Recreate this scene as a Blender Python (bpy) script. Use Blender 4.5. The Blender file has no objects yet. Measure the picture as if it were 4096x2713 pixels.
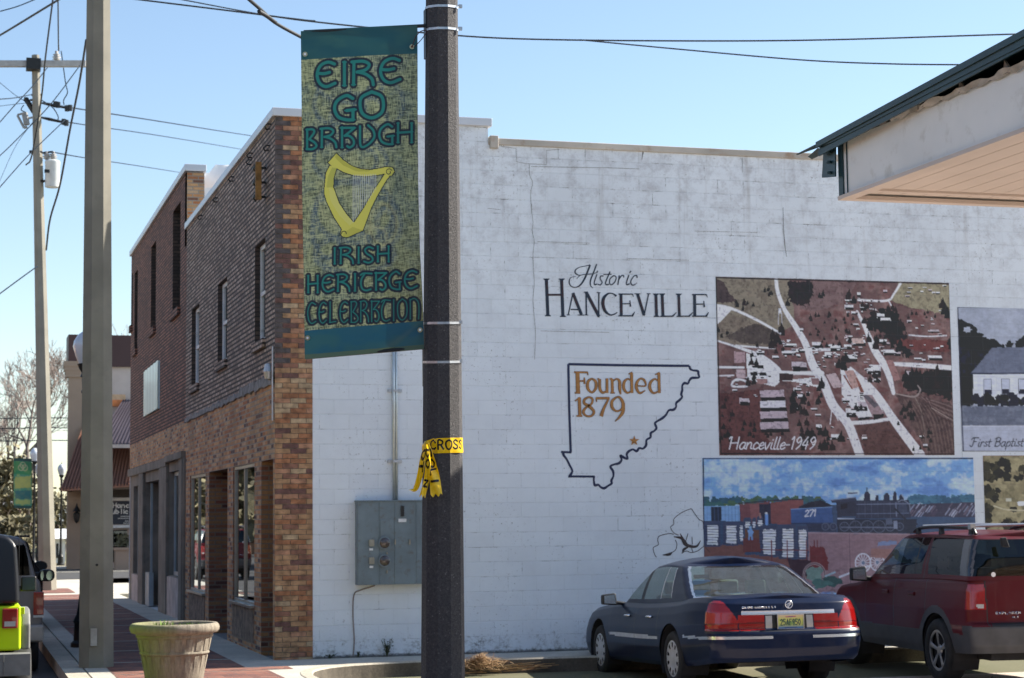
import bpy, math, random
import numpy as np
from mathutils import Vector, Matrix
random.seed(7); rng = np.random.default_rng(11)
S = bpy.context.scene
COL = S.collection
# ------------------------------------------------------------------ camera
FPX, PITCH, ROLL, YAW = 7547.13, 0.095, -0.011, 0.286      # focal length in photo pixels (4096 wide)
CAM = np.array([-4.078, -25.189, 2.0])
_fw = np.array([math.sin(YAW)*math.cos(PITCH), math.cos(YAW)*math.cos(PITCH), math.sin(PITCH)])
_r = np.array([math.cos(YAW), -math.sin(YAW), 0.0]); _u = np.cross(_r, _fw)
_R = _r*math.cos(ROLL)+_u*math.sin(ROLL); _U = -_r*math.sin(ROLL)+_u*math.cos(ROLL)
cd = bpy.data.cameras.new("camera"); cam = bpy.data.objects.new("camera", cd); COL.objects.link(cam)
cam.matrix_world = Matrix(((_R[0], _U[0], -_fw[0], CAM[0]), (_R[1], _U[1], -_fw[1], CAM[1]),
                           (_R[2], _U[2], -_fw[2], CAM[2]), (0, 0, 0, 1)))
cd.sensor_width = 36.0; cd.sensor_fit = 'HORIZONTAL'; cd.lens = 36.0*FPX/4096
cd.clip_start = 0.1; cd.clip_end = 3000
cd.dof.use_dof = True; cd.dof.focus_distance = 12.9; cd.dof.aperture_fstop = 6.3
S.camera = cam
# ------------------------------------------------------------------ light
SUN_AZ, SUN_EL = math.radians(6.5), math.radians(37.5)      # azimuth counted from +X towards +Y
wd = bpy.data.worlds.new("World"); S.world = wd; wd.use_nodes = True
wn = wd.node_tree.nodes; wl = wd.node_tree.links; wn.clear()
sky = wn.new('ShaderNodeTexSky'); sky.sky_type = 'NISHITA'; sky.sun_disc = False
sky.sun_elevation = SUN_EL; sky.sun_rotation = math.pi/2-SUN_AZ
sky.air_density = 1.0; sky.dust_density = 0.3; sky.ozone_density = 1.0
bg = wn.new('ShaderNodeBackground'); bg.inputs[1].default_value = 0.085
wo = wn.new('ShaderNodeOutputWorld'); wl.new(sky.outputs[0], bg.inputs[0]); wl.new(bg.outputs[0], wo.inputs[0])
sl = bpy.data.lights.new("sun", 'SUN'); sl.energy = 5.0; sl.angle = math.radians(0.53); sl.color = (1.0, 0.93, 0.82)
so = bpy.data.objects.new("sun", sl); COL.objects.link(so)
sd = Vector((math.cos(SUN_EL)*math.cos(SUN_AZ), math.cos(SUN_EL)*math.sin(SUN_AZ), math.sin(SUN_EL)))
so.rotation_euler = sd.to_track_quat('Z', 'Y').to_euler(); so.location = (30, 10, 40)
S.view_settings.view_transform = 'Standard'; S.view_settings.look = 'None'
S.view_settings.gamma = 1.0; S.view_settings.use_curve_mapping = False
S.view_settings.exposure = 1.2

# ------------------------------------------------------------------ picture measurements -> points on real planes
def ray(x, y): return _fw+_R*((x-2048)/FPX)-_U*((y-1356.5)/FPX)
_fh = np.array([math.sin(YAW), math.cos(YAW), 0.0])
def pD(x, y, d): q = ray(x, y); return CAM+q*(d/(q@_fh))              # at level distance d along the line of sight (an upright plane)
def pZ(x, y, z=0.0): q = ray(x, y); return CAM+q*((z-CAM[2])/q[2])   # on a level plane
def pW(x, y, Y=0.0): q = ray(x, y); return CAM+q*((Y-CAM[1])/q[1])   # on the plane of the white wall
def pF(x, y, X=0.0): q = ray(x, y); return CAM+q*((X-CAM[0])/q[0])   # on the plane of the brick fronts

# ------------------------------------------------------------------ mesh helpers
def _link(o):
    COL.objects.link(o); return o
def thing(name, label, cat, loc=(0, 0, 0), rz=0.0, group=None, kind=None):
    o = bpy.data.objects.new(name, None); _link(o)
    o.location = loc; o.rotation_euler = (0, 0, rz); o.empty_display_size = 0.3
    o['label'] = label; o['category'] = cat
    if group: o['group'] = group
    return o
def tag(o, label, cat, group=None):
    o['label'] = label; o['category'] = cat
    if group: o['group'] = group
    return o
def structure(o): o['kind'] = 'structure'; return o
class MB:
    def __init__(s): s.v = []; s.f = []; s.m = []; s.cur = 0
    def face(s, pts):
        n = len(s.v); s.v += [tuple(map(float, p)) for p in pts]; s.f.append(tuple(range(n, n+len(pts)))); s.m.append(s.cur); return s
    def add(s, vs, fs):
        n = len(s.v); s.v += [tuple(map(float, p)) for p in vs]
        for f in fs: s.f.append(tuple(i+n for i in f)); s.m.append(s.cur)
        return s
    def box(s, x0, x1, y0, y1, z0, z1):
        x0, x1 = sorted((x0, x1)); y0, y1 = sorted((y0, y1)); z0, z1 = sorted((z0, z1))
        return s.add([(x0, y0, z0), (x1, y0, z0), (x1, y1, z0), (x0, y1, z0), (x0, y0, z1), (x1, y0, z1), (x1, y1, z1), (x0, y1, z1)],
                     [(0, 3, 2, 1), (4, 5, 6, 7), (0, 1, 5, 4), (1, 2, 6, 5), (2, 3, 7, 6), (3, 0, 4, 7)])
    def prism(s, pts, vec):
        """closed polygon pts (3d) pushed along vec"""
        n = len(pts); p = [np.array(q, float) for q in pts]; v = np.array(vec, float)
        nn = np.zeros(3)
        for i in range(n): nn += np.cross(p[i], p[(i+1) % n])
        if nn@v > 0: p = p[::-1]
        return s.add([*p, *[q+v for q in p]], [tuple(range(n)), tuple(range(2*n-1, n-1, -1))]+[(i, i+n, (i+1) % n+n, (i+1) % n) for i in range(n)])
    def tube(s, path, r, n=8, cap=True, phase=0.0):
        P = [np.array(p, float) for p in path]; m = len(P)
        rs = r if hasattr(r, '__len__') else [r]*m
        up = np.array([0, 0, 1.0]); prev = None; vs = []
        for i in range(m):
            t = P[min(i+1, m-1)]-P[max(i-1, 0)]; t = t/(np.linalg.norm(t)+1e-12)
            if prev is None:
                a = up if abs(t[2]) < .9 else np.array([1.0, 0, 0]); a = a-t*(a@t)
            else: a = prev-t*(prev@t)
            a /= np.linalg.norm(a)+1e-12; prev = a; b = np.cross(t, a)
            for k in range(n):
                w = 2*math.pi*k/n+phase; vs.append(P[i]+(a*math.cos(w)+b*math.sin(w))*rs[i])
        fs = [(i*n+k, i*n+(k+1) % n, (i+1)*n+(k+1) % n, (i+1)*n+k) for i in range(m-1) for k in range(n)]
        if cap: fs += [tuple(range(n-1, -1, -1)), tuple(range((m-1)*n, m*n))]
        return s.add(vs, fs)
    def lathe(s, prof, c=(0, 0, 0), n=24, axis='z', cap=False, phase=0.0):
        vs = []
        for r, h in prof:
            for k in range(n):
                w = 2*math.pi*k/n+phase; a, b = r*math.cos(w), r*math.sin(w)
                p = (a, b, h) if axis == 'z' else ((h, a, b) if axis == 'x' else (b, h, a))
                vs.append((p[0]+c[0], p[1]+c[1], p[2]+c[2]))
        m = len(prof); fs = [(i*n+k, i*n+(k+1) % n, (i+1)*n+(k+1) % n, (i+1)*n+k) for i in range(m-1) for k in range(n)]
        if cap: fs += [tuple(range(n-1, -1, -1)), tuple(range((m-1)*n, m*n))]
        return s.add(vs, fs)
    def grid(s, G, flip=False):
        """G: (n,m,3) array"""
        n, m = G.shape[:2]; idx = lambda i, j: i*m+j
        fs = [(idx(i, j), idx(i+1, j), idx(i+1, j+1), idx(i, j+1)) for i in range(n-1) for j in range(m-1)]
        if flip: fs = [f[::-1] for f in fs]
        return s.add(G.reshape(-1, 3), fs)
    def build(s, name, mats, parent=None, smooth=False, world=False, bevel=0.0, label=None, sub=0):
        me = bpy.data.meshes.new(name); vs = s.v
        if parent is not None and world:
            M = Matrix.LocRotScale(parent.location, parent.rotation_euler, None)
            if parent.parent: M = Matrix.LocRotScale(parent.parent.location, parent.parent.rotation_euler, None)@M
            Mi = np.array(M.inverted()); a = np.array(vs)@Mi[:3, :3].T+Mi[:3, 3]; vs = a.tolist()
        me.from_pydata(vs, [], s.f)
        if not isinstance(mats, (list, tuple)): mats = [mats]
        for m in mats: me.materials.append(m)
        if len(mats) > 1: me.polygons.foreach_set('material_index', s.m)
        if smooth: me.polygons.foreach_set('use_smooth', [True]*len(me.polygons))
        me.update()
        o = _link(bpy.data.objects.new(name, me))
        if parent is not None: o.parent = parent
        if bevel:
            b = o.modifiers.new('b', 'BEVEL'); b.width = bevel; b.segments = 2; b.limit_method = 'ANGLE'; b.angle_limit = math.radians(35)
            me.polygons.foreach_set('use_smooth', [True]*len(me.polygons))
            wn_ = o.modifiers.new('w', 'WEIGHTED_NORMAL')
        elif smooth == 'auto':
            e = o.modifiers.new('e', 'EDGE_SPLIT'); e.split_angle = math.radians(35)
        if label: o['label'] = label
        return o
def ex(bm_o, name):  return bm_o
def copy_tree(o, parent=None):
    c = o.copy(); COL.objects.link(c); c.parent = parent
    for ch in [q for q in bpy.data.objects if q.parent == o]: copy_tree(ch, c)
    return c
def crom(pts, n=8, closed=False):
    """smooth curve through points (any dimension)"""
    P = np.array(pts, float)
    if len(P) < 3: return np.array([P[0]+(P[-1]-P[0])*t for t in np.linspace(0, 1, n+1)])
    if closed: Q = np.vstack([P[-1], P, P[0], P[1]])
    else: Q = np.vstack([2*P[0]-P[1], P, 2*P[-1]-P[-2]])
    out = []
    for i in range(1, len(Q)-2):
        for k in range(n):
            t = k/n
            out.append(.5*((2*Q[i])+(-Q[i-1]+Q[i+1])*t+(2*Q[i-1]-5*Q[i]+4*Q[i+1]-Q[i+2])*t*t+(-Q[i-1]+3*Q[i]-3*Q[i+1]+Q[i+2])*t**3))
    out.append(Q[-2] if not closed else P[0])
    return np.array(out)
# ------------------------------------------------------------------ materials
def srgb(r, g, b):
    f = lambda c: (c/255/12.92 if c/255 <= .04045 else ((c/255+.055)/1.055)**2.4)
    return (f(r), f(g), f(b), 1.0)
class NT:
    def __init__(s, name):
        s.m = bpy.data.materials.new(name); s.m.use_nodes = True; s.n = s.m.node_tree.nodes; s.l = s.m.node_tree.links
        s.b = s.n['Principled BSDF']; s.geo = None
    def new(s, t, **kw):
        o = s.n.new(t)
        for k, v in kw.items(): setattr(o, k, v)
        return o
    def link(s, a, b): s.l.new(a, b)
    def pos(s):
        if not s.geo: s.geo = s.new('ShaderNodeNewGeometry')
        return s.geo.outputs['Position']
    def obj(s):
        return s.new('ShaderNodeTexCoord').outputs['Object']
    def math(s, op, a, b=None, c=None, clamp=False):
        o = s.new('ShaderNodeMath', operation=op); o.use_clamp = clamp
        for i, q in enumerate((a, b, c)):
            if q is None: continue
            if isinstance(q, (int, float)): o.inputs[i].default_value = q
            else: s.link(q, o.inputs[i])
        return o.outputs[0]
    def mapping(s, vec, scale=(1, 1, 1), rot=(0, 0, 0), loc=(0, 0, 0)):
        o = s.new('ShaderNodeMapping'); s.link(vec, o.inputs[0]); o.inputs['Scale'].default_value = scale
        o.inputs['Rotation'].default_value = rot; o.inputs['Location'].default_value = loc; return o.outputs[0]
    def noise(s, vec, scale, detail=3, rough=.55, dist=0.0):
        o = s.new('ShaderNodeTexNoise'); s.link(vec, o.inputs['Vector']); o.inputs['Scale'].default_value = scale
        o.inputs['Detail'].default_value = detail; o.inputs['Roughness'].default_value = rough; o.inputs['Distortion'].default_value = dist
        return o.outputs['Fac']
    def ramp(s, fac, stops, interp='LINEAR'):
        o = s.new('ShaderNodeValToRGB'); s.link(fac, o.inputs[0]); cr = o.color_ramp; cr.interpolation = interp
        while len(cr.elements) < len(stops): cr.elements.new(.5)
        for e, (p, c) in zip(cr.elements, stops):
            e.position = p; e.color = c if hasattr(c, '__len__') else (c, c, c, 1)
        return o.outputs[0]
    def mix(s, fac, a, b, mode='MIX'):
        o = s.new('ShaderNodeMix', data_type='RGBA', blend_type=mode)
        for sock, q in ((o.inputs[0], fac), (o.inputs[6], a), (o.inputs[7], b)):
            if isinstance(q, (int, float)): sock.default_value = q
            elif hasattr(q, '__len__'): sock.default_value = q
            else: s.link(q, sock)
        return o.outputs[2]
    def bump(s, h, strength=.3, dist=.01, prev=None):
        o = s.new('ShaderNodeBump'); s.link(h, o.inputs['Height']); o.inputs['Strength'].default_value = strength
        o.inputs['Distance'].default_value = dist
        if prev is not None: s.link(prev, o.inputs['Normal'])
        s.link(o.outputs[0], s.b.inputs['Normal']); return o.outputs[0]
    def base(s, c):
        if hasattr(c, '__len__'): s.b.inputs['Base Color'].default_value = c
        else: s.link(c, s.b.inputs['Base Color'])
    def wallvec(s):
        """metres along the face (x or y, whichever it runs along) and up"""
        p = s.pos(); sep = s.new('ShaderNodeSeparateXYZ'); s.link(p, sep.inputs[0])
        sn = s.new('ShaderNodeSeparateXYZ'); s.link(s.geo.outputs['True Normal'], sn.inputs[0])
        isx = s.math('GREATER_THAN', s.math('ABSOLUTE', sn.outputs[0]), .5)
        isz = s.math('GREATER_THAN', s.math('ABSOLUTE', sn.outputs[2]), .7)
        u = s.math('ADD', s.math('MULTIPLY', sep.outputs[1], isx), s.math('MULTIPLY', sep.outputs[0], s.math('SUBTRACT', 1.0, isx)))
        v = s.math('ADD', s.math('MULTIPLY', sep.outputs[1], isz), s.math('MULTIPLY', sep.outputs[2], s.math('SUBTRACT', 1.0, isz)))
        c = s.new('ShaderNodeCombineXYZ'); s.link(u, c.inputs[0]); s.link(v, c.inputs[1]); return c.outputs[0]
def simple(name, col, rough=.6, metal=0.0, var=.12, scale=6.0, bump=.0, coat=0.0, spec=.5, dirt=None):
    t = NT(name); c = col if len(col) == 4 else (*col, 1)
    if var:
        n = t.noise(t.obj(), scale, 4)
        dk = tuple(q*(1-var*1.6) for q in c[:3])+(1,); lt = tuple(min(1, q*(1+var)) for q in c[:3])+(1,)
        cc = t.ramp(n, [(.3, dk), (.7, lt)])
        if dirt:
            n2 = t.noise(t.obj(), scale*3.1, 5, .65); cc = t.mix(t.math('MULTIPLY', t.ramp(n2, [(.55, 0.0), (.72, 1.0)]), .6), cc, dirt)
        t.base(cc)
        if bump: t.bump(t.noise(t.obj(), scale*6, 5), bump, .01)
    else: t.base(c)
    t.b.inputs['Roughness'].default_value = rough; t.b.inputs['Metallic'].default_value = metal
    t.b.inputs['Coat Weight'].default_value = coat; t.b.inputs['Coat Roughness'].default_value = .06
    t.b.inputs['Specular IOR Level'].default_value = spec
    return t.m
def brick(name, stops, mortar, bw=.213, bh=.0677, ms=.010, strength=.6, rough=.85, stain=None, darkmortar=False):
    """bricks, each with a colour of its own taken from stops"""
    t = NT(name); v = t.wallvec()
    b = t.new('ShaderNodeTexBrick'); t.link(v, b.inputs['Vector']); b.offset = .5
    b.inputs['Color1'].default_value = (0, 0, 0, 1); b.inputs['Color2'].default_value = (1, 1, 1, 1); b.inputs['Mortar'].default_value = (.5, .5, .5, 1)
    b.inputs['Scale'].default_value = 1.0; b.inputs['Mortar Size'].default_value = ms; b.inputs['Mortar Smooth'].default_value = .15
    b.inputs['Brick Width'].default_value = bw; b.inputs['Row Height'].default_value = bh
    c = t.ramp(b.outputs['Color'], stops, 'CONSTANT')
    n = t.noise(v, 26, 5, .7); c = t.mix(.45, c, t.ramp(n, [(.25, .25), (.75, .85)]), 'OVERLAY')
    c = t.mix(b.outputs['Fac'], c, mortar)
    n2 = t.noise(v, .9, 5, .6)
    c = t.mix(t.ramp(n2, [(.45, 0.0), (.75, .45)]), c, stain or (.06, .05, .045, 1))
    t.base(c); t.b.inputs['Roughness'].default_value = rough
    h = t.math('ADD', t.math('MULTIPLY', t.math('SUBTRACT', 1.0, b.outputs['Fac']), 1.0), t.math('MULTIPLY', n, .35))
    t.bump(h, strength, .012)
    return t.m
def glassmat(name, tint=(.5, .55, .55), refl=1.0, rough=.02, base=0.0):
    """a window pane: mirror-like at a slant, tinted and clear straight on"""
    t = NT(name); t.n.remove(t.b)
    tr = t.new('ShaderNodeBsdfTransparent'); tr.inputs[0].default_value = (*tint, 1)
    gl = t.new('ShaderNodeBsdfGlossy'); gl.inputs['Roughness'].default_value = rough; gl.inputs[0].default_value = (.93, .96, .97, 1)
    g = t.new('ShaderNodeNewGeometry'); d = t.new('ShaderNodeVectorMath', operation='DOT_PRODUCT'); t.link(g.outputs['Normal'], d.inputs[0]); t.link(g.outputs['Incoming'], d.inputs[1])
    k = t.math('SUBTRACT', 1.0, t.math('ABSOLUTE', d.outputs['Value']), clamp=True); k5 = t.math('POWER', k, 5.0)
    f = t.math('ADD', t.math('MULTIPLY', t.math('ADD', t.math('MULTIPLY', k5, .95), .045), refl), base, clamp=True)
    mx = t.new('ShaderNodeMixShader'); t.link(f, mx.inputs[0]); t.link(tr.outputs[0], mx.inputs[1]); t.link(gl.outputs[0], mx.inputs[2])
    t.link(mx.outputs[0], t.n['Material Output'].inputs[0]); return t.m
def paint(name, col, flake=.25, rough=.35):
    t = NT(name); c = (*col[:3], 1)
    n = t.noise(t.obj(), 2.2, 4, .6)
    t.base(t.mix(t.ramp(n, [(.35, 0.0), (.8, .14)]), c, (.10, .09, .085, 1)))       # road dust film
    t.b.inputs['Metallic'].default_value = flake; t.b.inputs['Roughness'].default_value = rough
    t.b.inputs['Coat Weight'].default_value = .22; t.b.inputs['Coat Roughness'].default_value = .04; t.b.inputs['Specular IOR Level'].default_value = .12
    return t.m
M = {}
M['black'] = simple('black_plastic', (.012, .012, .013), .45, var=.1)
M['rubber'] = simple('tyre_rubber', (.018, .018, .018), .8, var=.25, scale=14)
M['chrome'] = simple('chrome', (.80, .83, .87), .24, 1.0, var=0)
M['steel'] = simple('galvanised_steel', (.50, .52, .54), .42, .85, var=.15, scale=20)
M['darkmetal'] = simple('dark_cast_iron', (.015, .016, .017), .45, .2, var=.2, scale=10)
M['wire'] = simple('cable', (.02, .022, .025), .6, var=0)
M['farwire'] = simple('far_cable', (.025, .035, .05), .95, var=0, spec=.05)
M['white'] = simple('white_paint', (.72, .73, .74), .55, var=.10, scale=3, dirt=(.35, .33, .30, 1))
M['void'] = simple('dark_interior', (.02, .02, .022), .9, var=.2)
M['roofmembrane'] = simple('white_roof_membrane', (.86, .86, .86), .45, var=.05, scale=2, bump=.15)
M['coping'] = simple('white_metal_coping', (.60, .62, .66), .35, .15, var=.05, scale=1.5)
M['amber'] = simple('amber_lens', (.8, .25, .02), .2, var=0, coat=1)
SX, SY, SA = 4.95, -4.25, 1.535     # blue saloon: rear axle and heading
UX, UY, UA = 8.00, -5.0, 1.475      # red SUV
# ================================================================== GROUND
SW = .167
def ground_mat(name, c0, c1, scale=1.2, rough=.9, bumps=.25, specks=None, cracks=False):
    t = NT(name); p = t.pos()
    n = t.noise(p, scale, 6, .6); f = t.noise(p, 38, 4, .7)
    c = t.mix(t.ramp(n, [(.35, 0.0), (.68, 1.0)]), c0, c1)
    c = t.mix(.55, c, t.ramp(f, [(.3, .3), (.7, .72)]), 'OVERLAY')
    if specks:
        s2 = t.noise(p, 90, 3, .6); c = t.mix(t.math('MULTIPLY', t.ramp(s2, [(.60, 0.0), (.68, 1.0)]), .7), c, specks)
    if cracks:
        v = t.new('ShaderNodeTexVoronoi', feature='DISTANCE_TO_EDGE'); t.link(t.mapping(p, (.55, .55, .55)), v.inputs['Vector'])
        d = t.math('ADD', v.outputs['Distance'], t.math('MULTIPLY', t.math('SUBTRACT', f, .5), .03))
        c = t.mix(t.ramp(d, [(.006, .75), (.016, 0.0)]), c, (.03, .03, .03, 1))
    t.base(c); t.b.inputs['Roughness'].default_value = rough; t.bump(f, bumps, .01); return t.m
M['asphalt'] = ground_mat('street_asphalt', (.040, .040, .042, 1), (.065, .064, .062, 1), cracks=True)
M['lot'] = ground_mat('worn_parking_lot', (.50, .41, .35, 1), (.62, .52, .45, 1), 1.6, specks=(.10, .09, .08, 1), cracks=True)
M['concrete'] = ground_mat('pavement_concrete', (.40, .38, .33, 1), (.52, .49, .42, 1), 1.4)
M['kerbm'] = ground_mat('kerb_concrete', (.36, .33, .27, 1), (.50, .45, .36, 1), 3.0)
M['kerbface'] = ground_mat('shade_dark_kerb_face', (.075, .062, .048, 1), (.15, .125, .095, 1), 3.0)  # kerb concrete darkened: the shade on the face is put into its colour
M['dirt'] = ground_mat('open_ground', (.16, .13, .08, 1), (.10, .11, .05, 1), .08)
M['grassm'] = ground_mat('short_grass', (.12, .17, .03, 1), (.20, .22, .06, 1), 3)
M['paver'] = brick('pavement_brick', [(0, (.18, .068, .048, 1)), (.3, (.24, .09, .06, 1)), (.6, (.13, .055, .046, 1)), (.85, (.27, .12, .08, 1))],
                   (.12, .095, .09, 1), .2, .1, .006, .4, stain=(.10, .06, .05, 1))
def sheet(name, pts, z, mat):
    b = MB(); b.face([(p[0], p[1], z) for p in pts]); return structure(b.build(name, mat))
def slab(name, pts, z0, z1, mat):
    b = MB(); b.prism([(p[0], p[1], z0) for p in pts], (0, 0, z1-z0)); return structure(b.build(name, mat))
R4 = lambda x0, x1, y0, y1: [(x0, y0), (x1, y0), (x1, y1), (x0, y1)]
sheet('ground', R4(-900, 900, -300, 1500), -.02, M['dirt'])
sheet('road', R4(-16, -2.77, -60, 260), 0, M['asphalt'])
kpath = crom([(.02, -3.4), (.07, -2.45), (.28, -1.75), (.78, -1.25), (1.8, -1.0), (3.1, -1.08), (5.2, -1.25), (9.5, -1.5), (24, -1.7)], 6)
b = MB(); b.face([(-.1, -60, 0), (60, -60, 0), (60, -4.3, 0), (-.1, -4.3, 0)]); b.face([(-.1, -4.3, 0), (60, -4.3, 0), (60, -.9, -.095), (-.1, -.9, -.095)]); structure(b.build('parking_lot', M['lot']))
# side walk: concrete slab with a brick field let into it
slab('pavement', [(-2.49, -60), (-.12, -60), (-.12, -3.4)]+[(p[0]-.14 if p[1] < -1.7 else p[0], p[1]+(.14 if p[0] > .3 else 0)) for p in kpath]+[(24, -.0), (0, 0), (0, 25.5), (-2.49, 25.5)], -.1, SW, M['concrete'])
b = MB()
for i in range(len(kpath)-1):
    a, c = kpath[i], kpath[i+1]; d = c-a; n = np.array([-d[1], d[0]])/np.linalg.norm(d)*.15
    n2 = n
    if i+2 < len(kpath): d2 = kpath[i+2]-c; n2 = np.array([-d2[1], d2[0]])/np.linalg.norm(d2)*.15
    n1 = n if i == 0 else np.array(pn); pn = n2
    A, B_, C_, D_ = a, c, c+n2, a+n1
    zt = SW+.006
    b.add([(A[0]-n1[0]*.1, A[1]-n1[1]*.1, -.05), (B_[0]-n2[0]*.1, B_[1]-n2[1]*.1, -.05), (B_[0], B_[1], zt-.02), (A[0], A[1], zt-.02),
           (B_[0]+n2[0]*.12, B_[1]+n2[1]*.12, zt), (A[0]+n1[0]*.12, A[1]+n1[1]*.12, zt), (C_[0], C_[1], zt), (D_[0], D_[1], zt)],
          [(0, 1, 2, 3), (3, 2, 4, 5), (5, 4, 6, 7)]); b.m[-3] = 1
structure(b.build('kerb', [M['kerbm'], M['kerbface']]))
slab('street_kerb', R4(-2.77, -2.515, -60, 25.5), -.1, SW+.002, M['kerbm'])
# brick fields and thin concrete bands
yb = float(pZ(800, 2690, SW)[1])
for (x0, x1, y0, y1) in ((-2.22, -.55, yb+.55, 25.4), (-2.22, -.02, yb+.05, yb+.5), (-2.22, -.35, -9, yb-.02)):
    sheet('brick_paving', R4(x0, x1, y0, y1), SW+.004, M['paver'])
for k in range(11):
    y = yb+.55+2.3*(k+.6)
    sheet('paving_band', R4(-2.22, -.55, y, y+.10), SW+.008, M['concrete'])
# crossing beyond the shops: concrete with brick stripes, side street, grass
def yb_(y): return float(pZ(240, y, SW)[1])
slab('far_crossing', R4(-3.2, .6, 25.5, 60), -.1, SW-.01, M['concrete'])
for (ya, yc, x1) in ((2418, 2404, -1.0), (2391, 2387, -1.0), (2372, 2354, -1.0), (2331, 2321, -1.7)):
    a, c = yb_(ya), yb_(yc); sheet('brick_paving', R4(-3.1, x1, a, c), SW+.002, M['paver'])
sheet('side_street', R4(-3.2, 60, yb_(2318), yb_(2292)), SW+.006, M['asphalt'])
sheet('pale_side_street', R4(.7, 60, 31, 55), .01, M['concrete'])
tag(sheet('verge_grass', R4(.62, 8, 23, 30.5), .02, M['grassm']), 'short sunlit green grass at the far end of the brick shops', 'grass'); 
slab('far_kerb', R4(-14, 60, 61.2, 61.5), -.1, .19, M['kerbm'])
slab('far_pavement', R4(-14, 60, 61.5, 68), -.1, .17, M['concrete'])

# ================================================================== BUILDINGS
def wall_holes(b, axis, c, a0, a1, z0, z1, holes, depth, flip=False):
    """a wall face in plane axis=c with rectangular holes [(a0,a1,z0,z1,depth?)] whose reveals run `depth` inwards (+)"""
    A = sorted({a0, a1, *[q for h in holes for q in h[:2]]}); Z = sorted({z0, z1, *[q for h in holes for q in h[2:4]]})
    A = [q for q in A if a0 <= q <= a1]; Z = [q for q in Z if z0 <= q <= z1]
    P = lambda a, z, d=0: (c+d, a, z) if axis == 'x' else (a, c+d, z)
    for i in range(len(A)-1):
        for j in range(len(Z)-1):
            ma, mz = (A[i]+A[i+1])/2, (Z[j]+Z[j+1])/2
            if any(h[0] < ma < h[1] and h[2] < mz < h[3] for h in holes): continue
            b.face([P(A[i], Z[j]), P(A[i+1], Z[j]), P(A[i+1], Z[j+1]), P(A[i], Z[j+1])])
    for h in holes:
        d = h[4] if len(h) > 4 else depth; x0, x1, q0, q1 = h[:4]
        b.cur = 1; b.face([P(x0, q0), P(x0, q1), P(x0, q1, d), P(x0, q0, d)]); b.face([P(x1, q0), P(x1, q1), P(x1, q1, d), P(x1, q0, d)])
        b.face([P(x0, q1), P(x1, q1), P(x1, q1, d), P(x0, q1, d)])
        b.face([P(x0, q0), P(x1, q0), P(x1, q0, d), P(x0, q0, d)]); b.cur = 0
tanstops = [(0, (.52, .25, .10, 1)), (.18, (.42, .16, .06, 1)), (.36, (.60, .33, .15, 1)), (.55, (.20, .095, .06, 1)), (.64, (.44, .26, .13, 1)), (.82, (.56, .36, .21, 1)), (.95, (.11, .065, .06, 1))]
M['tanbrick'] = brick('tan_face_brick', tanstops, (.34, .29, .23, 1), ms=.010, strength=.5)
M['greybrick'] = brick('grey_brown_brick', [(0, (.40, .29, .225, 1)), (.3, (.50, .375, .30, 1)), (.55, (.27, .20, .165, 1)), (.8, (.56, .43, .35, 1))],
                       (.055, .044, .040, 1), ms=.017, strength=1.0, stain=(.055, .045, .045, 1))
M['redbrick'] = brick('dark_red_brick', [(0, (.34, .155, .105, 1)), (.3, (.25, .12, .09, 1)), (.6, (.40, .19, .13, 1)), (.85, (.18, .09, .072, 1))],
                      (.045, .028, .025, 1), ms=.017, strength=1.0, stain=(.05, .035, .03, 1))
M['sidebrick'] = brick('orange_brown_brick', [(0, (.33, .14, .07, 1)), (.3, (.25, .10, .06, 1)), (.5, (.38, .20, .09, 1)), (.8, (.12, .05, .04, 1))], (.25, .2, .16, 1), ms=.01)
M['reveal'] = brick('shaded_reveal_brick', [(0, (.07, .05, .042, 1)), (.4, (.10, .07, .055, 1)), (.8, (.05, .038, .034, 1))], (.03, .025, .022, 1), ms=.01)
M['stone'] = ground_mat('dark_rubble_facing', (.12, .085, .062, 1), (.36, .27, .20, 1), 7, bumps=.8)
M['greystucco'] = simple('weathered_grey_render', (.22, .20, .17), .9, var=.22, scale=1.6, bump=.2, dirt=(.10, .09, .075, 1))
M['pinkpanel'] = simple('faded_pale_panel', (.50, .45, .43), .8, var=.2, scale=3, dirt=(.25, .18, .16, 1))
M['bluegrey'] = simple('pale_blue_grey_frame', (.36, .42, .46), .45, .3, var=.1, scale=3)
M['alu'] = simple('aluminium_frame', (.34, .33, .31), .35, .7, var=.1, scale=6)
M['shopglass'] = glassmat('shop_window_glass', (.10, .11, .11), 1.3, .01, .05)
M['upglass'] = glassmat('upper_window_glass', (.30, .32, .34), 1.2, .03, .05)
M['curtainglass'] = simple('pale_window_sheet', (.72, .86, .86), .3, var=.0, coat=.5)
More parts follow.
